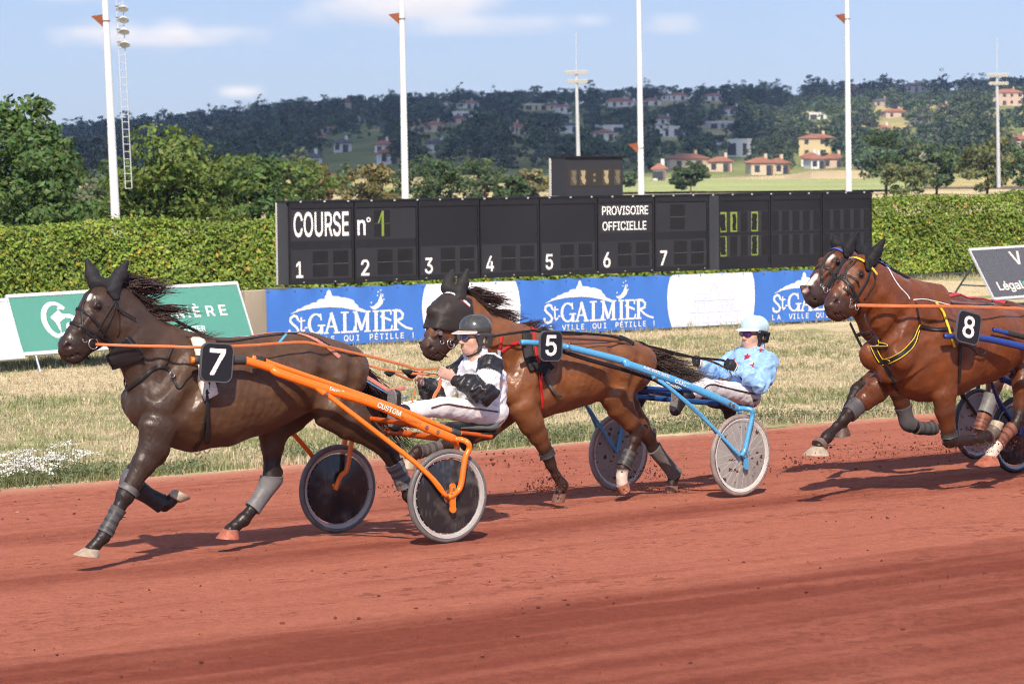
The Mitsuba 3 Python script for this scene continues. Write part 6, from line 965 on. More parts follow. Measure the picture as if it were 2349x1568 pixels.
# number 9 behind
h = h9; hood(h, ((1.225,0.09,1.946), (1.242,0.1,1.905)), (.014, .014, .016))
collar_ring(h, 'browband', 0, .25, .028, (.06, .11, .42), (-15, 185), off=.012, tilt=-.02)
strap(h, 'face_strap', [(1.316,0.05,1.964),(1.415,0.05,1.9),(1.482,0.055,1.819),(1.506,0.06,1.754),(1.5,0.06,1.679)], .026, (.03, .026, .022)); strap(h, 'cheek_strap', [(1.273,0.1,1.889),(1.335,0.1,1.799),(1.411,0.09,1.718),(1.45,0.07,1.652)], .05, (.02, .02, .022)); collar_ring(h, 'noseband', 2, .35, .03, (.03, .024, .02), tilt=.02)
for c, r_ in (((1.468,0.075,1.636), .026), ((1.437,0.08,1.644), .016), ((1.511,0.07,1.671), .016)): ring(h, 'bit_ring', c, r_)
strap(h, 'back_strap', [(-0.02,0.02,1.548),(-0.254,0.02,1.546),(-0.577,0.02,1.527),(-0.909,0,1.43)], .024); strap(h, 'red_pad', [(-0.123,0.04,1.527),(-0.337,0.04,1.537),(-0.498,0.04,1.517),(-0.716,0.04,1.473),(-0.859,0.04,1.433)], .05, (.45, .04, .05), .010)
strap(h, 'breast_collar', [(0.952,0,1.235),(0.943,0.06,1.249),(0.948,0.12,1.264)], .04, (.05, .03, .028)); strap(h, 'martingale', [(1.156,0.06,1.347),(1.045,0.05,1.199),(0.934,0.04,1.066)], .03, snap=False)
boot(h, h.fore[0], 2.4, 4.6, .012, (.10, .095, .10), 'knee_boot', bands=False); boot(h, h.fore[0], 5.2, 8.3, .014, (.10, .095, .095)); boot(h, h.hind[0], 4.2, 6.2, .016, (.19, .185, .18), bands=False); boot(h, h.hind[0], 6.4, 9.0, .012, (.25, .09, .055))

# ---------------------------------------------------------------- sulkies
scene['disc_dark'] = two({'type': 'principled', 'base_color': mikit.proc(lambda p, n, uv: mix((.022, .023, .027), (.16, .15, .15), smoothstep(.52, .78, fbm(p.x * 6, p.y * 6, p.z * 6, 4)) * .6 + .25 * smoothstep(.6, .8, fbm(p.x * 60, p.y * 60, p.z * 9, 2)))), 'roughness': .16, 'specular': .6})
scene['disc_pale'] = two({'type': 'principled', 'base_color': mikit.proc(lambda p, n, uv: mix(mix((.36, .345, .335), (.29, .26, .245), fbm(p.x * 5, p.y * 5, p.z * 5, 3)), (.10, .035, .025), smoothstep(.66, .70, fbm(p.x * 26, p.y * 26, p.z * 26, 3)))), 'roughness': .35, 'specular': .4})
def wheel(k, M, c, R, disc, tyre, rimc, spoke, side):
    """a wheel on the local y axis at c: tyre, rim, spokes and the cover discs; side: +1 when its outer face looks to +y"""
    wk_ = None; Q = frame(c, [1, 0, 0], [0, 0, -1.], [0, side, 0])
    def rev(prof, n=64): return xf(trimesh.creation.revolve(prof, sections=n), Q)
    t = R * .062; a = np.linspace(0, 2 * np.pi, 15)
    wk_ = put('wheel', rev([(R - t + t * math.cos(q), t * 1.05 * math.sin(q)) for q in a]), tyre, 'satin', k, True, M, vary=.5, scale=30)
    put('rim', rev([(R - 2.02 * t, .016), (R - 1.7 * t, .021), (R - 2.6 * t, .017), (R - 3.0 * t, .010), (R - 3.0 * t, -.010), (R - 2.6 * t, -.017), (R - 1.7 * t, -.021), (R - 2.02 * t, -.016)]), rimc, 'satin', wk_, 40, M, vary=.2)
    put('rim_ring', rev([(R - 1.95 * t, .0235), (R - 1.75 * t, .0245), (R - 1.6 * t, .0235)]), np.array(rimc) * 1.25, 'satin', wk_, 40, M)
    rd = R - 3.5 * t if spoke is None else R - 3.05 * t
    put('cover_disc', rev([(.0, .036), (.03, .036), (rd * .5, .026), (rd - .012, .012), (rd, .010)]), (.5, .5, .5), disc, wk_, True, M); put('cover_disc', rev([(.0, -.036), (.03, -.036), (rd * .5, -.026), (rd, -.010)]), (.5, .5, .5), disc, wk_, True, M)
    for i in range(28):
        q = i * 2 * math.pi / 28; d = np.array([math.cos(q), math.sin(q), 0]); e = np.array([-math.sin(q), math.cos(q), 0]) * (.03 if i % 2 else -.03)
        if spoke is None: put('spoke_nipple', xf(tube(np.array([d * (rd - .005), d * (R - 2.9 * t)]), .0032, n=5), Q), (.6, .58, .55), 'satin', wk_, False, M)
        else: put('spoke', xf(tube(np.array([d * .03 + e + [0, 0, .0365], d * rd * .5 + e * .5 + [0, 0, .0265], d * (rd - .004) + [0, 0, .0115]]), .0022, n=5), Q), spoke, 'satin', wk_, False, M)
    put('hub', rev([(0, .055), (.022, .055), (.026, .040), (.05, .038), (.052, .034), (.0, .034)]), (.55, .55, .56), 'metal', wk_, 40, M); return wk_
def sulky(name, label, Z, M, col, shaft, upper, fork, strut, gus, R, disc, tyre, rimc, spoke, seat, r_sh=.027, group=None, low=None, dark=None):
    k = thing(name, label, 'sulky', group); dark = np.array(col) if dark is None else dark
    def gz(y): w = M @ [0, y, 0, 1]; return float(lay(w[0], w[1])) - M[2, 3]
    for sd in (1, -1):
        f_ = (lambda P: [tuple(np.array(p) * [1, sd, 1]) for p in P]); hz = R + gz(sd * .725); cl = np.array(col)
        wheel(k, M, [0, sd * .725, hz], R, disc, tyre, rimc, spoke, sd)
        put('shaft', tube(spline(np.array(f_(shaft)), 40), np.interp(np.linspace(0, 1, 40), [0, .12, .3, .8, 1], [.8, .85, 1.0, 1.15, 1.05]) * r_sh, np.interp(np.linspace(0, 1, 40), [0, .3, 1], [.8, .9, .9]) * r_sh, n=14, wdir=(0, 1, 0)), cl, 'paint', k, True, M, vary=.10, scale=12)
        if upper is not None:
            U = np.array(f_(upper)); put('inner_shaft', tube(spline(U, 24), r_sh * .66, n=12), cl, 'paint', k, True, M, vary=.1)
            put('tape_wrap', tube(spline(U, 24)[1:5], r_sh * .78, n=12), (.03, .03, .032), 'cloth', k, True, M); put('end_sleeve', tube(spline(U, 60)[49:57], r_sh * .86, n=14), (.045, .045, .05), 'satin', k, True, M)
        if low is not None: put('under_shaft', tube(spline(np.array(f_(low)), 20), r_sh * .6, n=12), (.016, .016, .018), 'satin', k, True, M)
        F_ = np.array(f_(fork)); F_[-1, 2] = hz; put('fork', tube(spline(F_, 40), r_sh * .72, n=12), cl, 'paint', k, True, M, vary=.15, scale=14)
        G = F_ * 1.0; G[:, 1] = np.where(np.arange(len(G)) == 0, G[:, 1], sd * .665); G[:, 0] += .02; put('inner_fork', tube(spline(G, 40), r_sh * .66, n=12), cl, 'paint', k, True, M)
        S = np.array(f_(strut)); S[-1, 2] = hz + .01; put('strut', tube(spline(S, 16), r_sh * .52, n=10), cl, 'paint', k, True, M, vary=.15, scale=14); S2 = S.copy(); S2[-1, 1] = sd * .665; S2[:, 0] -= .01; put('strut', tube(spline(S2, 16), r_sh * .5, n=10), cl, 'paint', k, True, M)
        dz = np.array([0, 0, 1.]); put('axle_plate', xf(extrude(unary_union([sbox(-.022, -.085, .022, .07), Point(0, .07).buffer(.024), Point(0, -.085).buffer(.026)]), .012, -.006), frame([0, sd * .79, hz], [1, 0, 0], [0, 0, 1], [0, -1, 0])), cl, 'paint', k, 40, M)
        for z in (.055, .0, .02): put('axle_bolt', tube(np.array([[.012 * (z == .02), sd * .79, hz + z], [.012 * (z == .02), sd * (.805), hz + z]]), .010, n=8), STEEL, 'metal', k, False, M)
        if gus is not None: put('gusset', tube(spline(np.array(f_(gus)), 8), np.linspace(r_sh * .55, r_sh * .8, 8), r_sh * .5, n=10, wdir=(0, 1, 0)), cl, 'paint', k, True, M); g = np.array(f_(gus))[-1]; put('pivot_bolt', tube(np.array([g + [0, sd * .012, 0], g + [0, sd * .026, 0]]), .012, n=10), STEEL, 'metal', k, False, M)
    e = np.array(shaft[-2]); s = np.array(seat); put('cross_tube', tube(np.array([[e[0], .68, e[2] - .035], [e[0], -.68, e[2] - .035]]), r_sh * .8, n=12), dark, 'paint', k, True, M)
    sp = spline(np.array(shaft), 80); ix = np.argmin(np.abs(sp[:, 0] - (e[0] + .24))); q_ = sp[ix]; put('front_tube', tube(np.array([[q_[0], q_[1] - .02, q_[2] - .035], [q_[0], -q_[1] + .02, q_[2] - .035]]), r_sh * .62, n=12), dark, 'paint', k, True, M)
    for y in (.14, -.14): put('seat_rail', tube(np.array([[s[0] - .12, y, s[2] - .07], [q_[0], y, q_[2] - .04]]), r_sh * .6, n=10), dark, 'paint', k, True, M)
    B = Flesh().limb(s + [.16, 0, .012], s + [-.14, 0, -.005], .030, .17, .036, .19, k=.02); B.limb(s + [-.10, 0, 0], s + [-.22, 0, .05], .034, .19, .026, .17, k=.03); put('seat', B.mesh(.012), (.10, .115, .11), 'satin', k, True, M); put('seat_shell', Flesh().limb(s + [.12, 0, -.045], s + [-.16, 0, -.045], .03, .15, .04, .16, k=.02).limb(s + [0, 0, -.07], s + [0, 0, -.13], .07, .07, .05, .05, k=.04).mesh(.014), (.02, .02, .022), 'satin', k, True, M)
    return k
def shaft_text(k, M, txt_, A, B, h, col, y=.0):
    """lettering along the near side of a shaft, between two points of its side"""
    A, B = np.array(A), np.array(B); x = unit(B - A); n = unit(np.array([0, 1., 0]) - x * x[1]); z = np.cross(n, x); v, f = text_poly(txt_, h, True); v[:, 0] -= v[:, 0].min(); v[:, 0] *= np.linalg.norm(B - A) / v[:, 0].max(); v[:, 1] -= h * .5; v[:, 2] *= .6; put('lettering', xf((v, f), frame(A, x, z, n)), col, 'satin', k, False, M)
ORANGE = (.86, .19, .014)
k7 = sulky('sulky', 'orange racing sulky with dark disc wheels behind number 7', Z7, M7, ORANGE,
    [(1.768,0.345,1.368),(1.682,0.355,1.363),(1.476,0.375,1.355),(1.38,0.385,1.346),(1.204,0.41,1.29)] + [(1.163,0.45,1.258),(0.893,0.52,1.155),(0.493,0.62,1.014),(0.175,0.69,0.857)] + [(0.055,0.72,0.801),(-0.062,0.725,0.752)],
    [(1.315,0.36,1.361),(1.229,0.375,1.338),(1.142,0.39,1.302),(0.657,0.48,1.12),(0.246,0.56,0.958),(-0.114,0.61,0.8),(-0.191,0.62,0.774)],
    [(-0.059,0.73,0.754),(-0.106,0.755,0.747),(-0.13,0.79,0.728),(-0.142,0.79,0.687),(-0.112,0.79,0.636),(-0.093,0.79,0.558),(-0.079,0.79,0.48),(-0.057,0.79,0.416),(-0.009,0.79,0.38),(0.036,0.79,0.374)],
    [(0.857,0.54,1.109)] + [(0.264,0.74,0.606),(0.095,0.8,0.408),(0.056,0.8,0.381)],
    [(0.934,0.515,1.166),(0.899,0.53,1.136),(0.86,0.545,1.109)], .325, 'disc_dark', (.15, .14, .135), (.40, .385, .37), None, (-0.654,0,0.752), r_sh=.0285, dark=(.55, .10, .015))
shaft_text(k7, M7, 'CUSTOM', (0.508,0.65,1.019), (0.345,0.683,0.949), .034, (.80, .80, .78)); shaft_text(k7, M7, 'Ennio Cnoq', (0.832,0.562,1.144), (0.684,0.592,1.091), .022, (.78, .74, .68)); shaft_text(k7, M7, 'MULTICARBON 2', (0.342,0.684,0.931), (0.201,0.712,0.873), .016, (.45, .12, .03))
put('front_sleeve', tube([(1.483,0.375,1.358),(1.384,0.386,1.348)], .031, n=12), (.05, .05, .052), 'satin', k7, True, M7); put('front_sleeve', tube([(1.749,0.347,1.368),(1.701,0.352,1.365)], .030, n=12), (.05, .05, .052), 'satin', k7, True, M7)
for q in ((0.165,0.7,0.852), (0.085,0.715,0.815)): put('shaft_bolt', tube(np.array([np.array(q) + [0, .022, 0], np.array(q) + [0, .034, 0]]), .013, n=10), STEEL, 'metal', k7, False, M7)
SKYB = (.09, .36, .66)
k5 = sulky('sulky', 'light blue racing sulky with pale disc wheels behind number 5', Z5, M5, SKYB,
    [(1.978,0.36,1.355),(1.84,0.37,1.341),(1.586,0.39,1.306),(1.231,0.45,1.219),(1.008,0.5,1.155)] + [(1.063,0.53,1.153),(0.875,0.56,1.091),(0.568,0.62,0.981),(0.199,0.7,0.828),(0.02,0.725,0.743)], None,
    [(0.033,0.73,0.749),(-0.034,0.755,0.741),(-0.067,0.79,0.73),(-0.075,0.79,0.686),(-0.051,0.79,0.612),(-0.02,0.79,0.516),(0.011,0.79,0.42),(0.053,0.79,0.353)],
    [(0.782,0.56,1.027),(0.671,0.62,0.938),(0.351,0.7,0.665),(0.082,0.8,0.366)], [(0.827,0.57,1.073),(0.81,0.575,1.046),(0.796,0.58,1.024)], .33, 'disc_pale', (.30, .24, .22), (.58, .56, .54), (.44, .42, .41), (-0.595,0,0.74), r_sh=.027,
    low=[(1.573,0.36,1.267),(1.319,0.4,1.186),(1.031,0.45,1.103),(0.719,0.48,1.007)] + [(0.66,0.5,0.974),(0.444,0.52,0.876)], dark=(.012, .07, .25))
shaft_text(k5, M5, 'BLANC SPORTS SULKYS', (0.913,0.585,1.119), (0.678,0.622,1.033), .022, (.78, .80, .80)); shaft_text(k5, M5, 'CUSTOM', (0.626,0.635,0.999), (0.403,0.672,0.919), .030, (.78, .80, .80)); shaft_text(k5, M5, 'MULTIFLEX', (0.342,0.685,0.882), (0.199,0.712,0.82), .027, (.78, .80, .80))
put('shaft_clip', tube([(1.553,0.4,1.297),(1.539,0.402,1.294)], .036, n=10), (.5, .5, .5), 'metal', k5, False, M5)
for q in ((0.128,0.715,0.792), (0.093,0.722,0.777)): put('shaft_bolt', tube(np.array([np.array(q) + [0, .02, 0], np.array(q) + [0, .032, 0]]), .013, n=10), STEEL, 'metal', k5, False, M5)
NAVY = (.02, .055, .26)
def plain_sulky(label, Z, M, ax, disc, tyre, spoke, col, hx):
    Mx = M @ frame([ax, 0, 0], [1, 0, 0], [0, 1, 0], [0, 0, 1]); sh = [(hx - ax, .36, 1.27), (hx - ax - .5, .40, 1.22), (.7, .58, .98), (.25, .69, .80), (.06, .72, .73)]
    return sulky('sulky', label, Z, Mx, col, sh, [(p[0] - .12, p[1] - .07, p[2] + .07) for p in sh[1:]], [(.06, .73, .73), (-.03, .76, .74), (-.10, .79, .70), (-.09, .79, .55), (-.05, .79, .42), (0, .79, .33)], [(.55, .62, .93), (.28, .70, .62), (.0, .80, .34)], None, .325, disc, tyre, (.4, .4, .42), spoke, [-.10, 0, .74], dark=np.array(col) * .6)
k8 = plain_sulky('dark blue racing sulky with black disc wheels behind number 8 at the right edge', Z8, M8, .0, 'disc_dark', (.03, .03, .032), None, NAVY, (2.214,0.36,1.393)[0])
k9 = plain_sulky('dark racing sulky with a pale see-through wheel behind the white-blazed horse', Z9, M9, (-1.445,-0.725,0.397)[0], 'disc_pale', (.06, .06, .065), (.2, .2, .22), (.02, .02, .03), h9.withers[0] + .05)

# ---------------------------------------------------------------- the drivers
SKIN, SKIN2 = (.60, .36, .27), (.58, .34, .25)
def head_parts(k, M, c, fwd, up, helmet, glasses, cloth_cover=False, skin_c=SKIN):
    """face, helmet and glasses about the head centre c; x forward, y to the left, z up"""
    x = unit(fwd); z = unit(np.array(up) - x * (np.array(up) @ x)); y = np.cross(z, x); Q = frame(c, x, y, z); H = Flesh()
    H.blob((-.01, 0, .03), (.098, .112, .078), .03, ax=(1, 0, 0)); H.blob((.035, 0, -.055), (.062, .062, .058), .04); H.limb((.055, 0, -.075), (.066, 0, -.10), .030, .034, .022, .026, k=.03)
    for s in (1, -1): H.limb((-.02, s * .058, -.045), (.045, s * .030, -.10), .022, .016, .018, .014, k=.035); H.blob((.055, s * .042, -.025), (.026, .024, .022), .03); H.blob((.082, s * .030, .008), (.014, .010, .016), .012, cut=True); H.limb((.092, s * .012, .028), (.078, s * .048, .030), .010, .008, .009, .007, w=(0, 0, 1), k=.018)
    H.limb((.094, 0, .012), (.118, 0, -.032), .009, .011, .014, .016, k=.012); H.blob((.108, .014, -.038), (.011, .010, .010), .008); H.blob((.108, -.014, -.038), (.011, .010, .010), .008)
    H.limb((.094, .020, -.066), (.094, -.020, -.066), .007, .009, .007, .009, w=(1, 0, 0), k=.008); H.limb((.091, .017, -.078), (.091, -.017, -.078), .008, .008, .008, .008, w=(1, 0, 0), k=.008); H.limb((.106, .024, -.0715), (.106, -.024, -.0715), .0025, .010, .0025, .010, w=(1, 0, 0), k=.004, cut=True)
    for s in (1, -1): H.blob((-.022, s * .080, -.012), (.024, .032, .010), .01)
    H.limb((-.03, 0, -.08), (-.045, 0, -.20), .055, .056, .058, .06, k=.04)
    return H, Q
def helmet_parts(k, M, Q, colour, visor_c, cloth=False, trim=(.03, .03, .032)):
    hc = np.array([-.014, 0, .074]); A = Flesh().blob(hc, (.142, .104, .118), .02); A.blob(hc, (.126, .09, .103), .01, cut=True)
    def keep(G):
        p = (G - hc); rim = -.035 - .10 * np.clip(-(p[:, 0] - .02), 0, .12); return (rim - p[:, 2])
    m = A.mesh(.008, keep=keep); hk_ = put('helmet', xf(relax(m, 2), Q), colour, 'helmet_cover' if cloth else 'helmet_shell', k, True, M)
    a = np.radians(np.linspace(-62, 62, 21)); inn = np.stack([hc[0] + .128 * np.cos(a), .114 * np.sin(a), np.full(21, .047)], 1); out = np.stack([hc[0] + .128 * np.cos(a) + .075 * np.cos(a * 1.35), .116 * np.sin(a) * 1.02, .043 - .014 * np.cos(a)], 1); V = np.vstack([inn + [0, 0, .006], out + [0, 0, .003], out - [0, 0, .003], inn - [0, 0, .004]]); n = 21; Fq = [[r_ * n + i, r_ * n + i + 1, ((r_ + 1) % 4) * n + i + 1, ((r_ + 1) % 4) * n + i] for r_ in range(4) for i in range(n - 1)]; put('visor', xf((V, np.array(Fq)), Q), visor_c, 'satin', hk_, 40, M)
    for s in (1, -1):
        E = Flesh().limb((.0, s * .098, .03), (-.005, s * .090, -.035), .060, .012, .034, .010, k=.02).limb((-.06, s * .094, .02), (-.075, s * .080, -.05), .05, .012, .03, .010, k=.02).limb((-.005, s * .088, -.035), (.012, s * .074, -.085), .022, .008, .012, .007, k=.02).blob((-.03, s * .10, -.012), (.022, .026, .03), .006, cut=True); put('ear_guard', xf(E.mesh(.006), Q), trim, 'satin', hk_, True, M)
    put('chin_strap', xf(tube(spline(np.array([(.0, .088, -.06), (.018, .078, -.10), (.045, .03, -.128), (.048, 0, -.132), (.045, -.03, -.128), (.018, -.078, -.10), (.0, -.088, -.06)]), 24), .011, .003, n=8, wdir=(.5, 0, -1)), Q), (.02, .02, .02), 'satin', hk_, True, M); put('rivet', xf(tube(np.array([(.045, .105, .028), (.045, .118, .030)]), .007, n=8), Q), (.6, .6, .6), 'metal', hk_, False, M)
    return hk_
def glasses_parts(k, M, Q, lens, wire, big):
    gk = None
    for s in (1, -1):
        a = np.linspace(0, 2 * np.pi, 22, endpoint=False); rx, rz = (.029, .023) if not big else (.033, .021); P = np.stack([.116 - 4.2 * np.abs(.033 + rx * np.cos(a)) ** 2, s * (.034 + rx * np.cos(a)), .010 + rz * np.sin(a) - .006 * (np.cos(a) < -.3)], 1); c = P.mean(0) + [.004, 0, 0]; V = np.vstack([P, [c]]); Fq = np.array([[i, (i + 1) % 22, 22] for i in range(22)]); kk = put('sunglasses' if gk is None else 'lens', xf((V, Fq), Q), lens[0 if s > 0 else 1], 'gloss', k if gk is None else gk, True, M); gk = gk or kk
        put('rim', xf(tube(P + [.001, 0, 0], .0022, n=5, closed=True), Q), wire, 'metal', gk, True, M); put('temple', xf(tube(np.array([P[0], [.03, s * .086, .016], [-.03, s * .090, .010]]), .0022, n=5), Q), wire, 'metal', gk, True, M)
    put('bridge', xf(tube(np.array([[.114, -.010, .014], [.118, 0, .017], [.114, .010, .014]]), .0022, n=5), Q), wire, 'metal', gk, True, M); return gk
def fist(H, wr, kn, pal, th, s=1.0, k=.006):
    """palm and five fingers closed on a rein: wrist, knuckle centre, direction the palm faces, thumb side"""
    wr, kn, pal, th = np.array(wr), np.array(kn), unit(pal), unit(th); d = unit(kn - wr); th = unit(th - d * (th @ d)); pal = unit(np.cross(d, th)) * np.sign(np.cross(d, th) @ pal); H.limb(wr, kn - d * .012, .017, .028, .016, .040, w=th, k=.02)
    for i, (o, l) in enumerate(((.030, .95), (.010, 1.05), (-.010, 1.0), (-.029, .82))):
        a = kn + th * o; b = a + (d * .018 + pal * .036) * l * s; c = b + (-d * .022 + pal * .012) * l * s; e = c + (-d * .018 - pal * .012) * l * s; H.limb(a, b, .0092, .0092, .0088, .0088, k=k); H.limb(b, c, .0088, .0088, .0082, .0082, k=.004); H.limb(c, e, .0082, .0082, .0072, .0072, k=.004)
    a = wr + d * .035 + th * .028; b = a + d * .022 + th * .014 + pal * .014; c = b + d * .026 - th * .012 + pal * .012; H.limb(a, b, .012, .011, .011, .010, k=.012); H.limb(b, c, .010, .010, .008, .008, k=.004)
def driver(label, M, J, style):
    k = thing('person', label, 'person'); g = {q: np.array(v, float) for q, v in J.items()}; up_t = unit(g['neck'] - g['hip']); fw = np.array([1, 0, 0.]) - up_t * up_t[0]; fw = unit(fw)
    H, Q = head_parts(k, M, g['head'], J['look'], J['headup'], None, None); B = Flesh()
    for q in H.p:                                                     # the head's limbs, moved from head space to the body's
        p0 = Q[:3, :3] @ q[0] + Q[:3, 3]; B.p.append((p0, q[1], *[Q[:3, :3] @ e for e in q[2:5]], *q[5:]))
    B.limb(g['head'] + Q[:3, :3] @ [-.04, 0, -.14], g['neck'] - up_t * .03, .056, .058, .07, .075, k=.03); B.limb(g['neck'] - up_t * .08, g['hip'], .09, .14, .09, .13, k=.04)
    for s in 'nf':
        B.limb(g[s + 'sh'], g[s + 'el'], .045, .045, .038, .038, k=.03); B.limb(g[s + 'el'], g[s + 'wr'], .040, .040, .026, .028, k=.02); fist(B, g[s + 'wr'], g[s + 'kn'], J[s + 'pal'], J[s + 'th'])
        B.limb(g['hip'] + [0, .09 if s == 'n' else -.09, 0], g[s + 'knee'], .07, .07, .05, .05, k=.03); B.limb(g[s + 'knee'], g[s + 'ank'], .048, .048, .034, .034, k=.03)
    bm = relax(B.mesh(.0075), 2); put('body', bm, SKIN, 'skin', k, True, M, vary=.16, scale=30)
    # jacket
    A = Flesh(); pel, nk = g['hip'], g['neck']; ch = pel * .38 + nk * .62
    A.limb(pel + up_t * .0, pel * .6 + nk * .4, .135, .175, .15, .175, k=.05); A.limb(pel * .6 + nk * .4, ch, .15, .175, .145, .19, k=.05); A.limb(ch, nk - up_t * .10, .145, .19, .09, .12, k=.05); A.limb(nk - up_t * .06, nk + up_t * .012, .068, .072, .062, .064, k=.03)
    for s in 'nf':
        sh, el, wr = g[s + 'sh'], g[s + 'el'], g[s + 'wr']; A.limb(nk - up_t * .10, sh, .075, .075, .072, .07, k=.05); A.limb(sh, (sh + el) / 2, .082, .074, .084, .076, k=.03); A.limb((sh + el) / 2, el, .084, .076, .078, .070, k=.03); mid = el * .45 + wr * .55; A.limb(el, mid, .078, .070, .070, .064, k=.02); A.limb(mid, wr * .9 + el * .1, .070, .064, .042, .040, k=.02); A.limb(wr * .93 + el * .07, wr * .98 + el * .02, .040, .038, .038, .036, k=.01)
    A.limb(pel + fw * .02 + up_t * .03, pel + fw * .13 - up_t * .03, .09, .16, .05, .14, k=.05)
    V, Fc = relax(A.mesh(.010), 1); nrm = trimesh.Trimesh(V, Fc, process=False).vertex_normals; wv = V + .05 * (meshkit.fbm(V * 7, 2, 31)[:, None] - .5); rd = 1 - np.abs(2 * meshkit.fbm(wv @ np.array([[13, 2, 3], [-2, 10, 2], [5, -4, 9.]]), 2, 3) - 1); V = V + nrm * ((rd ** 3 - .35) * .026)[:, None]
    C = style['jacket'](V, g, near_to); q = np.round(C, 3); put('jacket', (V, Fc), C, 'silk_coat', k, True, M)
    # trousers and boots
    L = Flesh(); L.limb(pel + fw * .03, pel - fw * .05, .11, .165, .12, .165, k=.05)
    for s, y in (('n', .095), ('f', -.095)):
        h0 = pel + [0, y, -.01]; kn, an = g[s + 'knee'], g[s + 'ank']; L.limb(h0, kn, .098, .095, .070, .066, k=.05); L.limb(kn, kn * .5 + an * .5, .068, .064, .062, .058, k=.04); L.limb(kn * .5 + an * .5, an, .062, .058, .048, .046, k=.03)
    V, Fc = relax(L.mesh(.011), 1); nz = meshkit.fbm(V * [26, 10, 20], 3, 5) - .5; nrm = trimesh.Trimesh(V, Fc, process=False).vertex_normals; V = V + nrm * (nz * .016)[:, None]; put('trousers', (V, Fc), style['trousers'], 'cloth', k, True, M, vary=.06)
    LF = L
    for s in 'n':
        h0 = pel + [.02, .19, .01]; kn = g['nknee'] + [0, .06, .02]; P = LF.near(spline(np.array([h0, h0 * .5 + kn * .5, kn, kn * .6 + (g['nank'] + [0, .05, 0]) * .4]), 24), .006); put('trouser_stripe', tube(P, .006, .003, n=6, wdir=LF.normal(P)), style['stripe'], 'satin', k, True, M)
    for s in 'nf':
        an, he, to = g[s + 'ank'], g[s + 'heel'], g[s + 'toe']; d = unit(to - he); n_ = unit((he + to) / 2 - an); n_ = unit(n_ - d * (n_ @ d)); bt_ = Flesh().limb(an - n_ * .06, an, .050, .048, .052, .048, k=.03).limb(he - n_ * .035 + d * .02, to - n_ * .03 - d * .04, .040, .040, .034, .046, w=np.cross(d, n_), k=.03).limb(an, he - n_ * .04, .05, .045, .04, .038, k=.03).blob(to - n_ * .022 - d * .03, (.045, .026, .044), .02, ax=d, w=np.cross(d, n_)); bk_ = put('boot', relax(bt_.mesh(.008), 1), (.022, .021, .022), 'satin', k, True, M)
        w = np.cross(d, n_); t_ = np.linspace(0, 1, 14); L_b = np.linalg.norm(to - he); wd = np.interp(t_, [0, .1, .25, .45, .75, .92, 1], [.018, .032, .034, .031, .044, .034, .012]); up_ = he + d * (t_ * L_b)[:, None]; V2 = np.vstack([up_ + w * wd[:, None], (up_ - w * wd[:, None])[::-1]]); m2 = len(V2); V3 = np.vstack([V2 - n_ * .006, V2 + n_ * .008]); Fq = [[i, (i + 1) % m2, (i + 1) % m2 + m2, i + m2] for i in range(m2)]; top_f = [[m2 + i, m2 + i + 1, m2 + m2 - 2 - i, m2 + m2 - 1 - i] for i in range(13)]; bot_f = [[i + 1, i, m2 - 1 - i, m2 - 2 - i] for i in range(13)]; put('sole', (V3, np.array(Fq + top_f + bot_f)), (.21, .205, .20), 'satin', bk_, False, M)
        for i in range(9): u = .42 + .055 * i; c = he + d * (u * L_b) + n_ * .009; ww = np.interp(u, t_, wd) * .85; put('sole_ridge', tube(np.array([c - w * ww, c + w * ww]), .003, n=4), (.15, .147, .145), 'satin', bk_, False, M)
    helmet_parts(k, M, Q, style['helmet'], style['visor'], style['cover'], style['trim']); glasses_parts(k, M, Q, style['lens'], style['wire'], style['big'])
    # collar and cuffs
    put('collar', tube(np.array([nk - up_t * .012, nk + up_t * .035]) + fw * .0, [.070, .066], [.072, .068], n=18, wdir=(0, 1, 0)), style['collar'], 'satin', k, True, M)
    for s in 'nf': put('cuff', tube(np.array([g[s + 'wr'] * .93 + g[s + 'el'] * .07, g[s + 'wr'] * .985 + g[s + 'el'] * .015]), .041, .038, n=14), style['cuff'], 'silk', k, True, M)
    if style.get('gloves') is not None:
        for s in 'nf':
            G = Flesh(); fist(G, g[s + 'wr'] * .7 + g[s + 'kn'] * .3, g[s + 'kn'], J[s + 'pal'], J[s + 'th']); gk = put('glove', relax(G.mesh(.005, .003), 1), style['gloves'], 'satin', k, True, M)
            w0 = g[s + 'wr'] * .62 + g[s + 'kn'] * .38; d = unit(g[s + 'kn'] - g[s + 'wr']); put('glove_edge', tube(np.array([w0 - d * .004, w0 + d * .004]), .026, .036, n=14, wdir=J[s + 'th']), (.7, .7, .7), 'satin', gk, True, M)
    if style.get('stars'):
        for c in style['stars']:
            p = A.near([c], .0)[0]; n_ = A.normal([p])[0]; x = unit(np.cross([0, 0, 1.], n_)); y = np.cross(n_, x); pts = [((.036 if i % 2 == 0 else .015) * math.cos(i * math.pi / 5 + 1.57), (.036 if i % 2 == 0 else .015) * math.sin(i * math.pi / 5 + 1.57)) for i in range(10)]; m = extrude(Polygon(pts), .002, 0); v, f = vf(m); v, f = trimesh.remesh.subdivide_to_size(v, f, .014); W3 = p + v[:, :1] * x + v[:, 1:2] * y; W3 = A.near(W3, .012) + n_ * v[:, 2:3]; put('star', (W3, f), (.55, .02, .03), 'satin', k, True, M)
    return k
scene['skin'] = two({'type': 'bumpmap', 'scale': 1.0, 'bsdf': prin(VC, .45, specular=.4), 'tex': mikit.proc(lambda p, n, uv: .0012 * fbm(p.x * 120, p.y * 120, p.z * 120, 2), .002)})
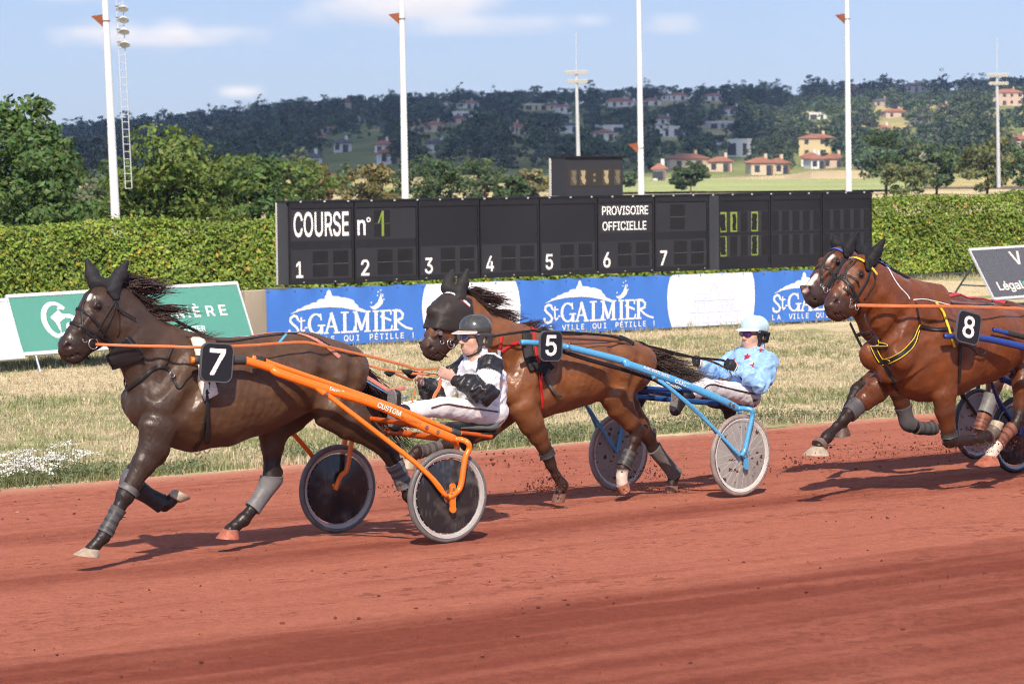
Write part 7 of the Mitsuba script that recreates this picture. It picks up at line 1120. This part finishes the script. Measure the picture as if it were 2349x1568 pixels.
scene['silk_coat'] = two({'type': 'bumpmap', 'scale': 1.0, 'bsdf': prin(VCOL, .38, specular=.5, sheen=.6), 'tex': mikit.proc(lambda p, n, uv: 0.009 * fbm(p.x * 11, p.y * 11, p.z * 14 + 3, 3) + .004 * fbm(p.x * 34, p.y * 34, p.z * 30, 2), .004)})
scene['helmet_shell'] = two({'type': 'principled', 'base_color': mikit.proc(lambda p, n, uv: mix(mi.Color3f(.055, .058, .055), (.10, .105, .10), mikit.cell_rand(p.x * 160 + p.z * 40, p.y * 160, p.z * 160 - p.x * 40)) * 1.0), 'roughness': .2, 'specular': .6, 'metallic': .3, 'clearcoat': .8})
scene['helmet_cover'] = two({'type': 'bumpmap', 'scale': 1.0, 'bsdf': prin(VC, .6, specular=.3, sheen=.4), 'tex': mikit.proc(lambda p, n, uv: .009 * fbm(p.x * 40, p.y * 40, p.z * 7, 3), .003)})
def jk7(V, g, near_to):
    C = np.tile(np.array([.72, .73, .76]), (len(V), 1)); blk = np.array([.018, .018, .022])
    for s in 'nf':
        sh, el, wr = g[s + 'sh'], g[s + 'el'], g[s + 'wr']; d1 = near_to(V, sh, el); d2 = near_to(V, el, wr); arm = (np.minimum(d1, d2) < .105); t = (V - sh) @ (el - sh) / ((el - sh) @ (el - sh)); on_ = arm & (np.abs(V[:, 1]) > abs(sh[1]) - .075 - .0 * t); fore = (d2 < d1) & (d2 < .1); up_ = on_ & ~fore; b = fore & ((V - el) @ (wr - el) > -.012) | (up_ & (t > -.12) & (t < .42)) | (up_ & (t > .86)); C[b] = blk
    return C
def jk5(V, g, near_to): return np.tile(np.array([.30, .52, .84]), (len(V), 1))
fw7, fw5 = np.array([1, .05, .04]), np.array([1, .04, .10])
J7 = dict(hip=(-0.812,0,0.853), neck=(-0.77,0,1.272), head=(-0.727,0,1.39), look=fw7, headup=[-.02, 0, 1],
    nsh=(-0.741,0.19,1.207), nel=(-0.629,0.3,1.009), nwr=(-0.453,0.17,1.114), nkn=(-0.363,0.13,1.164), npal=[.2, -1, .1], nth=[.3, 0, 1],
    fsh=(-0.788,-0.19,1.176), fel=(-0.585,-0.28,0.965), fwr=(-0.392,-0.15,1.06), fkn=(-0.29,-0.1,1.133), fpal=[.3, 1, .1], fth=[.6, 0, 1],
    nknee=(-0.28,0.24,0.93), nank=(0.087,0.3,0.917), nheel=(0.188,0.31,0.826), ntoe=(0.184,0.33,1.086),
    fknee=(-0.523,-0.24,0.894), fank=(-0.022,-0.33,0.838), fheel=(0.075,-0.33,0.813), ftoe=(0.065,-0.33,0.93))
driver('driver in white and black silks and dark grey helmet on the orange sulky', M7, J7, dict(jacket=jk7, trousers=(.74, .73, .73), stripe=(.10, .05, .04), helmet=(.06, .06, .06), visor=(.50, .45, .42), cover=False, trim=(.05, .05, .05), lens=[(.10, .13, .24), (.12, .15, .26)], wire=(.5, .48, .45), big=False, collar=(.72, .73, .76), cuff=(.018, .018, .022)))
J5 = dict(hip=(-0.714,0,0.778), neck=(-0.909,0,1.16), head=(-0.877,0,1.261), look=fw5, headup=[-.12, 0, 1],
    nsh=(-0.853,0.19,1.047), nel=(-0.669,0.3,0.882), nwr=(-0.547,0.17,0.994), nkn=(-0.461,0.13,1.042), npal=[.2, -1, .1], nth=[.3, 0, 1],
    fsh=(-0.961,-0.19,1.069), fel=(-0.686,-0.27,0.948), fwr=(-0.413,-0.15,1.031), fkn=(-0.279,-0.1,1.069), fpal=[.3, 1, .1], fth=[.6, 0, 1],
    nknee=(-0.106,0.23,0.883), nank=(0.171,0.28,0.847), nheel=(0.332,0.29,0.72), ntoe=(0.297,0.31,0.9),
    fknee=(-0.372,-0.24,0.853), fank=(0.084,-0.33,0.807), fheel=(0.176,-0.33,0.723), ftoe=(0.167,-0.33,0.902))
J5s = [(-0.701,0.1,1.113), (-0.74,0.14,1.014), (-0.583,0.12,0.923), (-0.651,0.16,0.808), (-0.834,0.14,1.138), (-0.605,-0.02,1.083)]
driver('driver in shiny blue silks with red stars and pale blue helmet on the blue sulky', M5, J5, dict(jacket=jk5, trousers=(.72, .70, .72), stripe=(.03, .02, .02), helmet=(.52, .72, .82), visor=(.70, .76, .80), cover=True, trim=(.02, .02, .022), lens=[(.16, .03, .20), (.35, .12, .10)], wire=(.03, .03, .03), big=True, collar=(.72, .73, .76), cuff=(.30, .52, .84), gloves=(.022, .023, .03), stars=J5s))

# ---------------------------------------------------------------- grass, weeds, flowers and flying dirt
r = rng(77)
def npatch(x, y): return .55 * meshkit.fbm(np.stack([x * .22, y * .3, x * 0 + 3], -1), 3, 0) + .45 * meshkit.fbm(np.stack([x * .9, y * .9, x * 0 + 5], -1), 3, 0)
def tufts(X, Y, hgt, per, width, col_fn, lean=.5):
    n = len(X); x = np.repeat(X, per) + r.normal(0, .035, n * per); y = np.repeat(Y, per) + r.normal(0, .035, n * per); z = lay(x, y) - .03; h = np.repeat(hgt, per) * r.uniform(.55, 1.2, n * per); a = r.uniform(0, 6.28, n * per); d = np.stack([np.cos(a), np.sin(a), 0 * a], 1); s = np.stack([-d[:, 1], d[:, 0], 0 * a], 1); l = (h * r.uniform(.1, 1, n * per) * lean)[:, None]; w = (width * r.uniform(.6, 1.3, n * per))[:, None]; b = np.stack([x, y, z], 1); up = np.array([0, 0, 1.])
    V = np.stack([b - s * w, b + s * w, b + d * l * .35 + up * (h * .6)[:, None] + s * w * .6, b + d * l * .35 + up * (h * .6)[:, None] - s * w * .6, b + d * l + up * h[:, None]], 1).reshape(-1, 3); i = np.arange(n * per)[:, None] * 5; F = np.vstack([i + [0, 1, 2], i + [0, 2, 3], i + [3, 2, 4]]); c = np.repeat(col_fn(np.repeat(X, per), np.repeat(Y, per)), 5, 0); return (V, F), c
def at_un(u, n): return N0[0] + u * ALONG[0] + n * ACROSS[0], N0[1] + u * ALONG[1] + n * ACROSS[1]
STRAW, GRN, DGR = np.array([.52, .44, .29]), np.array([.23, .26, .115]), np.array([.10, .14, .06])
def gcol(x, y):
    t = np.clip((npatch(x, y) - .47) / .15, 0, 1) * .85 + r.normal(0, .22, len(x)); c = np.where((t > .5)[:, None], GRN, STRAW) * r.uniform(.65, 1.25, len(x))[:, None]; c[r.uniform(size=len(x)) < .05] *= [.75, .6, .5]; return c
n = 62000; u = r.uniform(-7, 23, n); nn = EDGE + .05 + 21 * r.uniform(size=n) ** 1.35; nn = nn + .25 * fb(u * .9, u * 0, 1, 41) * (nn < EDGE + 1); X, Y = at_un(u, nn)
dens = npatch(X, Y); hg = .045 + .05 * r.uniform(size=n) + .07 * np.clip(dens - .5, 0, 1) + .03 * (nn < EDGE + 1.0)
(V1, F1), c1 = tufts(X, Y, hg, 5, .0065, gcol, .9)
n = 9000; u = r.uniform(-16, 34, n); nn = r.uniform(30, 52, n); X, Y = at_un(u, nn); (V2, F2), c2 = tufts(X, Y, .06 + .06 * r.uniform(size=n), 4, .016, gcol, .9)
# taller grass along the foot of the boards and hedge
X3, Y3 = [], []
def along(a, b, n, wdt): t = r.uniform(size=n); X3.append(a[0] + (b[0] - a[0]) * t + r.normal(0, wdt, n)); Y3.append(a[1] + (b[1] - a[1]) * t + r.normal(0, wdt, n))
b0_ = (MSB @ [-.9, -.12, 0, 1])[:2]; b1_ = (MSB @ [BX1 + .5, -.12, 0, 1])[:2]; along(b0_, b1_, 900, .10); sg0, sg1 = np.array((-8.291,42.2,-0.343))[:2], np.array((-4.004,45.4,-0.287))[:2]; along(sg0 + [-.3, .6], sg1 + [-.3, .6], 3600, .28); along(HA[:2] + [0, -.2], HB[:2] + [0, -.2], 4200, .3); X3, Y3 = np.concatenate(X3), np.concatenate(Y3)
(V3, F3), c3 = tufts(X3, Y3, .05 + .14 * r.uniform(size=len(X3)) ** 2.2, 5, .008, lambda x, y: np.where((r.uniform(size=len(x)) < .55)[:, None], GRN, STRAW) * r.uniform(.6, 1.1, len(x))[:, None], .6)
Vg, Fg = join((V1, F1), (V2, F2), (V3, F3)); put('grass', (Vg, Fg), np.vstack([c1, c2, c3]), 'leaf'); labels['grass'] = {'kind': 'stuff', 'label': 'dry straw-coloured and green grass of the infield'}
# low weeds along the verge
n = 1500; u = r.uniform(-7, 22, n); nn = EDGE + .15 + np.abs(r.normal(0, .55, n)); keep = meshkit.fbm(np.stack([u * .8, nn, u * 0], -1), 3, 6) > .50; u, nn = u[keep], nn[keep]; X, Y = at_un(u, nn); P = np.stack([X, Y, lay(X, Y)], 1); P = np.repeat(P, 22, 0) + r.normal(0, 1, (len(P) * 22, 3)) * [.09, .09, .035] + [0, 0, .05]; V, F = leaf_quads(P, .018, r, .8); put('verge_weeds', (V, F), leaf_cols(len(P), (.12, .16, .07), r, .4, .15), 'leaf'); labels['verge_weeds'] = {'kind': 'stuff', 'label': 'low green weeds along the edge of the track'}
# white yarrow at the left
A, HDS = [], []
def spot(cx, cy, n, sx, sy):
    g = np.array(cx); 
    for _ in range(n): HDS.append((cx[0] + r.normal(0, sx), cx[1] + r.normal(0, sy)))
for c, n_, sx, sy in (((-4.973,27.525,-0.506), 75, .30, .7), ((-4.999,27.068,-0.506), 45, .22, .4), ((-4.683,27.974,-0.506), 14, .10, .25), ((-4.425,27.952,-0.506), 9, .10, .15), ((-5.015,28.657,-0.505), 22, .2, .35)): spot(c, 0, n_, sx, sy)
st_, fl_, fc = [], [], []
for x, y in HDS:
    z = float(lay(x, y)); h_ = r.uniform(.12, .24); st_.append(tube(np.array([[x, y, z - .02], [x + r.normal(0, .02), y, z + h_]]), .003, n=4)); q = rng(int(abs(x * 1e4)) % 9999); p = np.array([[x, y, z + h_]]) + q.normal(0, 1, (16, 3)) * [.034, .034, .007]; fl_.append(p)
P = np.vstack(fl_); V, F = leaf_quads(P, .013, r, 2.5); put('white_flowers', (V, F), np.tile([.80, .79, .75], (len(V), 1)), 'leaf'); labels['white_flowers'] = {'kind': 'stuff', 'label': 'white yarrow flowers growing at the left edge of the track'}
put('flower_stems', join(*st_), (.14, .17, .07), 'leaf'); labels['flower_stems'] = {'kind': 'stuff', 'label': 'green stems of the white yarrow flowers'}
# clods of dirt thrown up by hooves and wheels
ico = trimesh.creation.icosphere(0); CL = []
def spray(M, c, n, sp, s0, s1, drift=(0, 0, 0)):
    for _ in range(n):
        t = r.uniform() ** 1.3; p = (M @ [c[0] + r.normal(0, sp[0]) + drift[0] * t, c[1] + r.normal(0, sp[1]), max(c[2] + abs(r.normal(0, sp[2])) + drift[2] * t, .0), 1])[:3]; z0 = float(lay(p[0], p[1])); p[2] = max(p[2], z0 + .005); s = (s0 + (s1 - s0) * r.uniform() ** 3) * .75; CL.append((ico.vertices * s * r.uniform(.6, 1.4, 3) + r.normal(0, s * .2, (12, 3)) + p, ico.faces))
spray(M5, (1.474,0.17,0.133), 420, (.10, .08, .05), .003, .012, (.22, 0, .06)); spray(M5, (1.617,0.17,0.235), 120, (.28, .15, .16), .003, .010); spray(M5, (0.755,0.15,0.05), 260, (.10, .08, .05), .003, .011, (-.1, 0, .06)); spray(M5, (0.212,-0.15,0.127), 320, (.16, .12, .07), .003, .010); spray(M5, (-0.089,-0.15,-0.004), 160, (.12, .08, .04), .003, .010)
spray(M5, (1.907,0.1,0.352), 70, (.22, .2, .14), .003, .009); spray(M7, (0.121,0.2,0.347), 70, (.10, .1, .06), .004, .010); spray(M7, (-0.865,0.2,0.46), 60, (.16, .2, .14), .004, .012); spray(M8, (2.57,0,0.343), 260, (.45, .3, .05), .004, .011); spray(M8, (1.553,0.1,0.313), 320, (.25, .2, .08), .004, .011); spray(M8, (3.415,0,0.317), 90, (.3, .2, .06), .005, .014)
put('flying_dirt', join(*CL), (.11, .032, .022), 'matte'); labels['flying_dirt'] = {'kind': 'stuff', 'label': 'dark clods of dirt thrown up by hooves and wheels'}
# loose clods lying on the track
n = 4200; u = r.uniform(-5, 16, n); nn = r.uniform(-7, 8.8, n); kp = meshkit.fbm(np.stack([u * .7, nn * 2.2, u * 0], -1), 3, 15) + r.normal(0, .06, n) > .53; u, nn = u[kp], nn[kp]; X, Y = at_un(u, nn); Z = lay(X, Y); s = .003 + .009 * r.uniform(size=len(X)) ** 3
V = (ico.vertices[None] * (s[:, None, None] * r.uniform(.6, 1.3, (len(X), 1, 3)) * [1.2, 1.2, .75]) + np.stack([X, Y, Z + s * .2], 1)[:, None]).reshape(-1, 3); F = (ico.faces[None] + 12 * np.arange(len(X))[:, None, None]).reshape(-1, 3); put('track_clods', (V, F), np.repeat(np.where((r.uniform(size=len(X)) < .03)[:, None], [.40, .30, .25], [.16, .050, .032]) * r.uniform(.6, 1.2, len(X))[:, None], 12, 0), 'matte'); labels['track_clods'] = {'kind': 'stuff', 'label': 'small crumbs and clods of dirt lying on the track'}

# ---------------------------------------------------------------- the hazy air of the valley
scene['air'] = {'type': 'homogeneous', 'albedo': {'type': 'rgb', 'value': [.94, .95, .97]}, 'sigma_t': {'type': 'rgb', 'value': [.00005, .00007, .00012]}}
scene['haze'] = {'type': 'cube', 'to_world': T().translate([0, 1150, 24]).scale([1900, 1500, 130]), 'bsdf': {'type': 'null'}, 'interior': {'type': 'ref', 'id': 'air'}}
labels['haze'] = {'kind': 'stuff', 'label': 'thin bluish haze in the valley air'}
scene['camera']['medium'] = {'type': 'ref', 'id': 'air'}
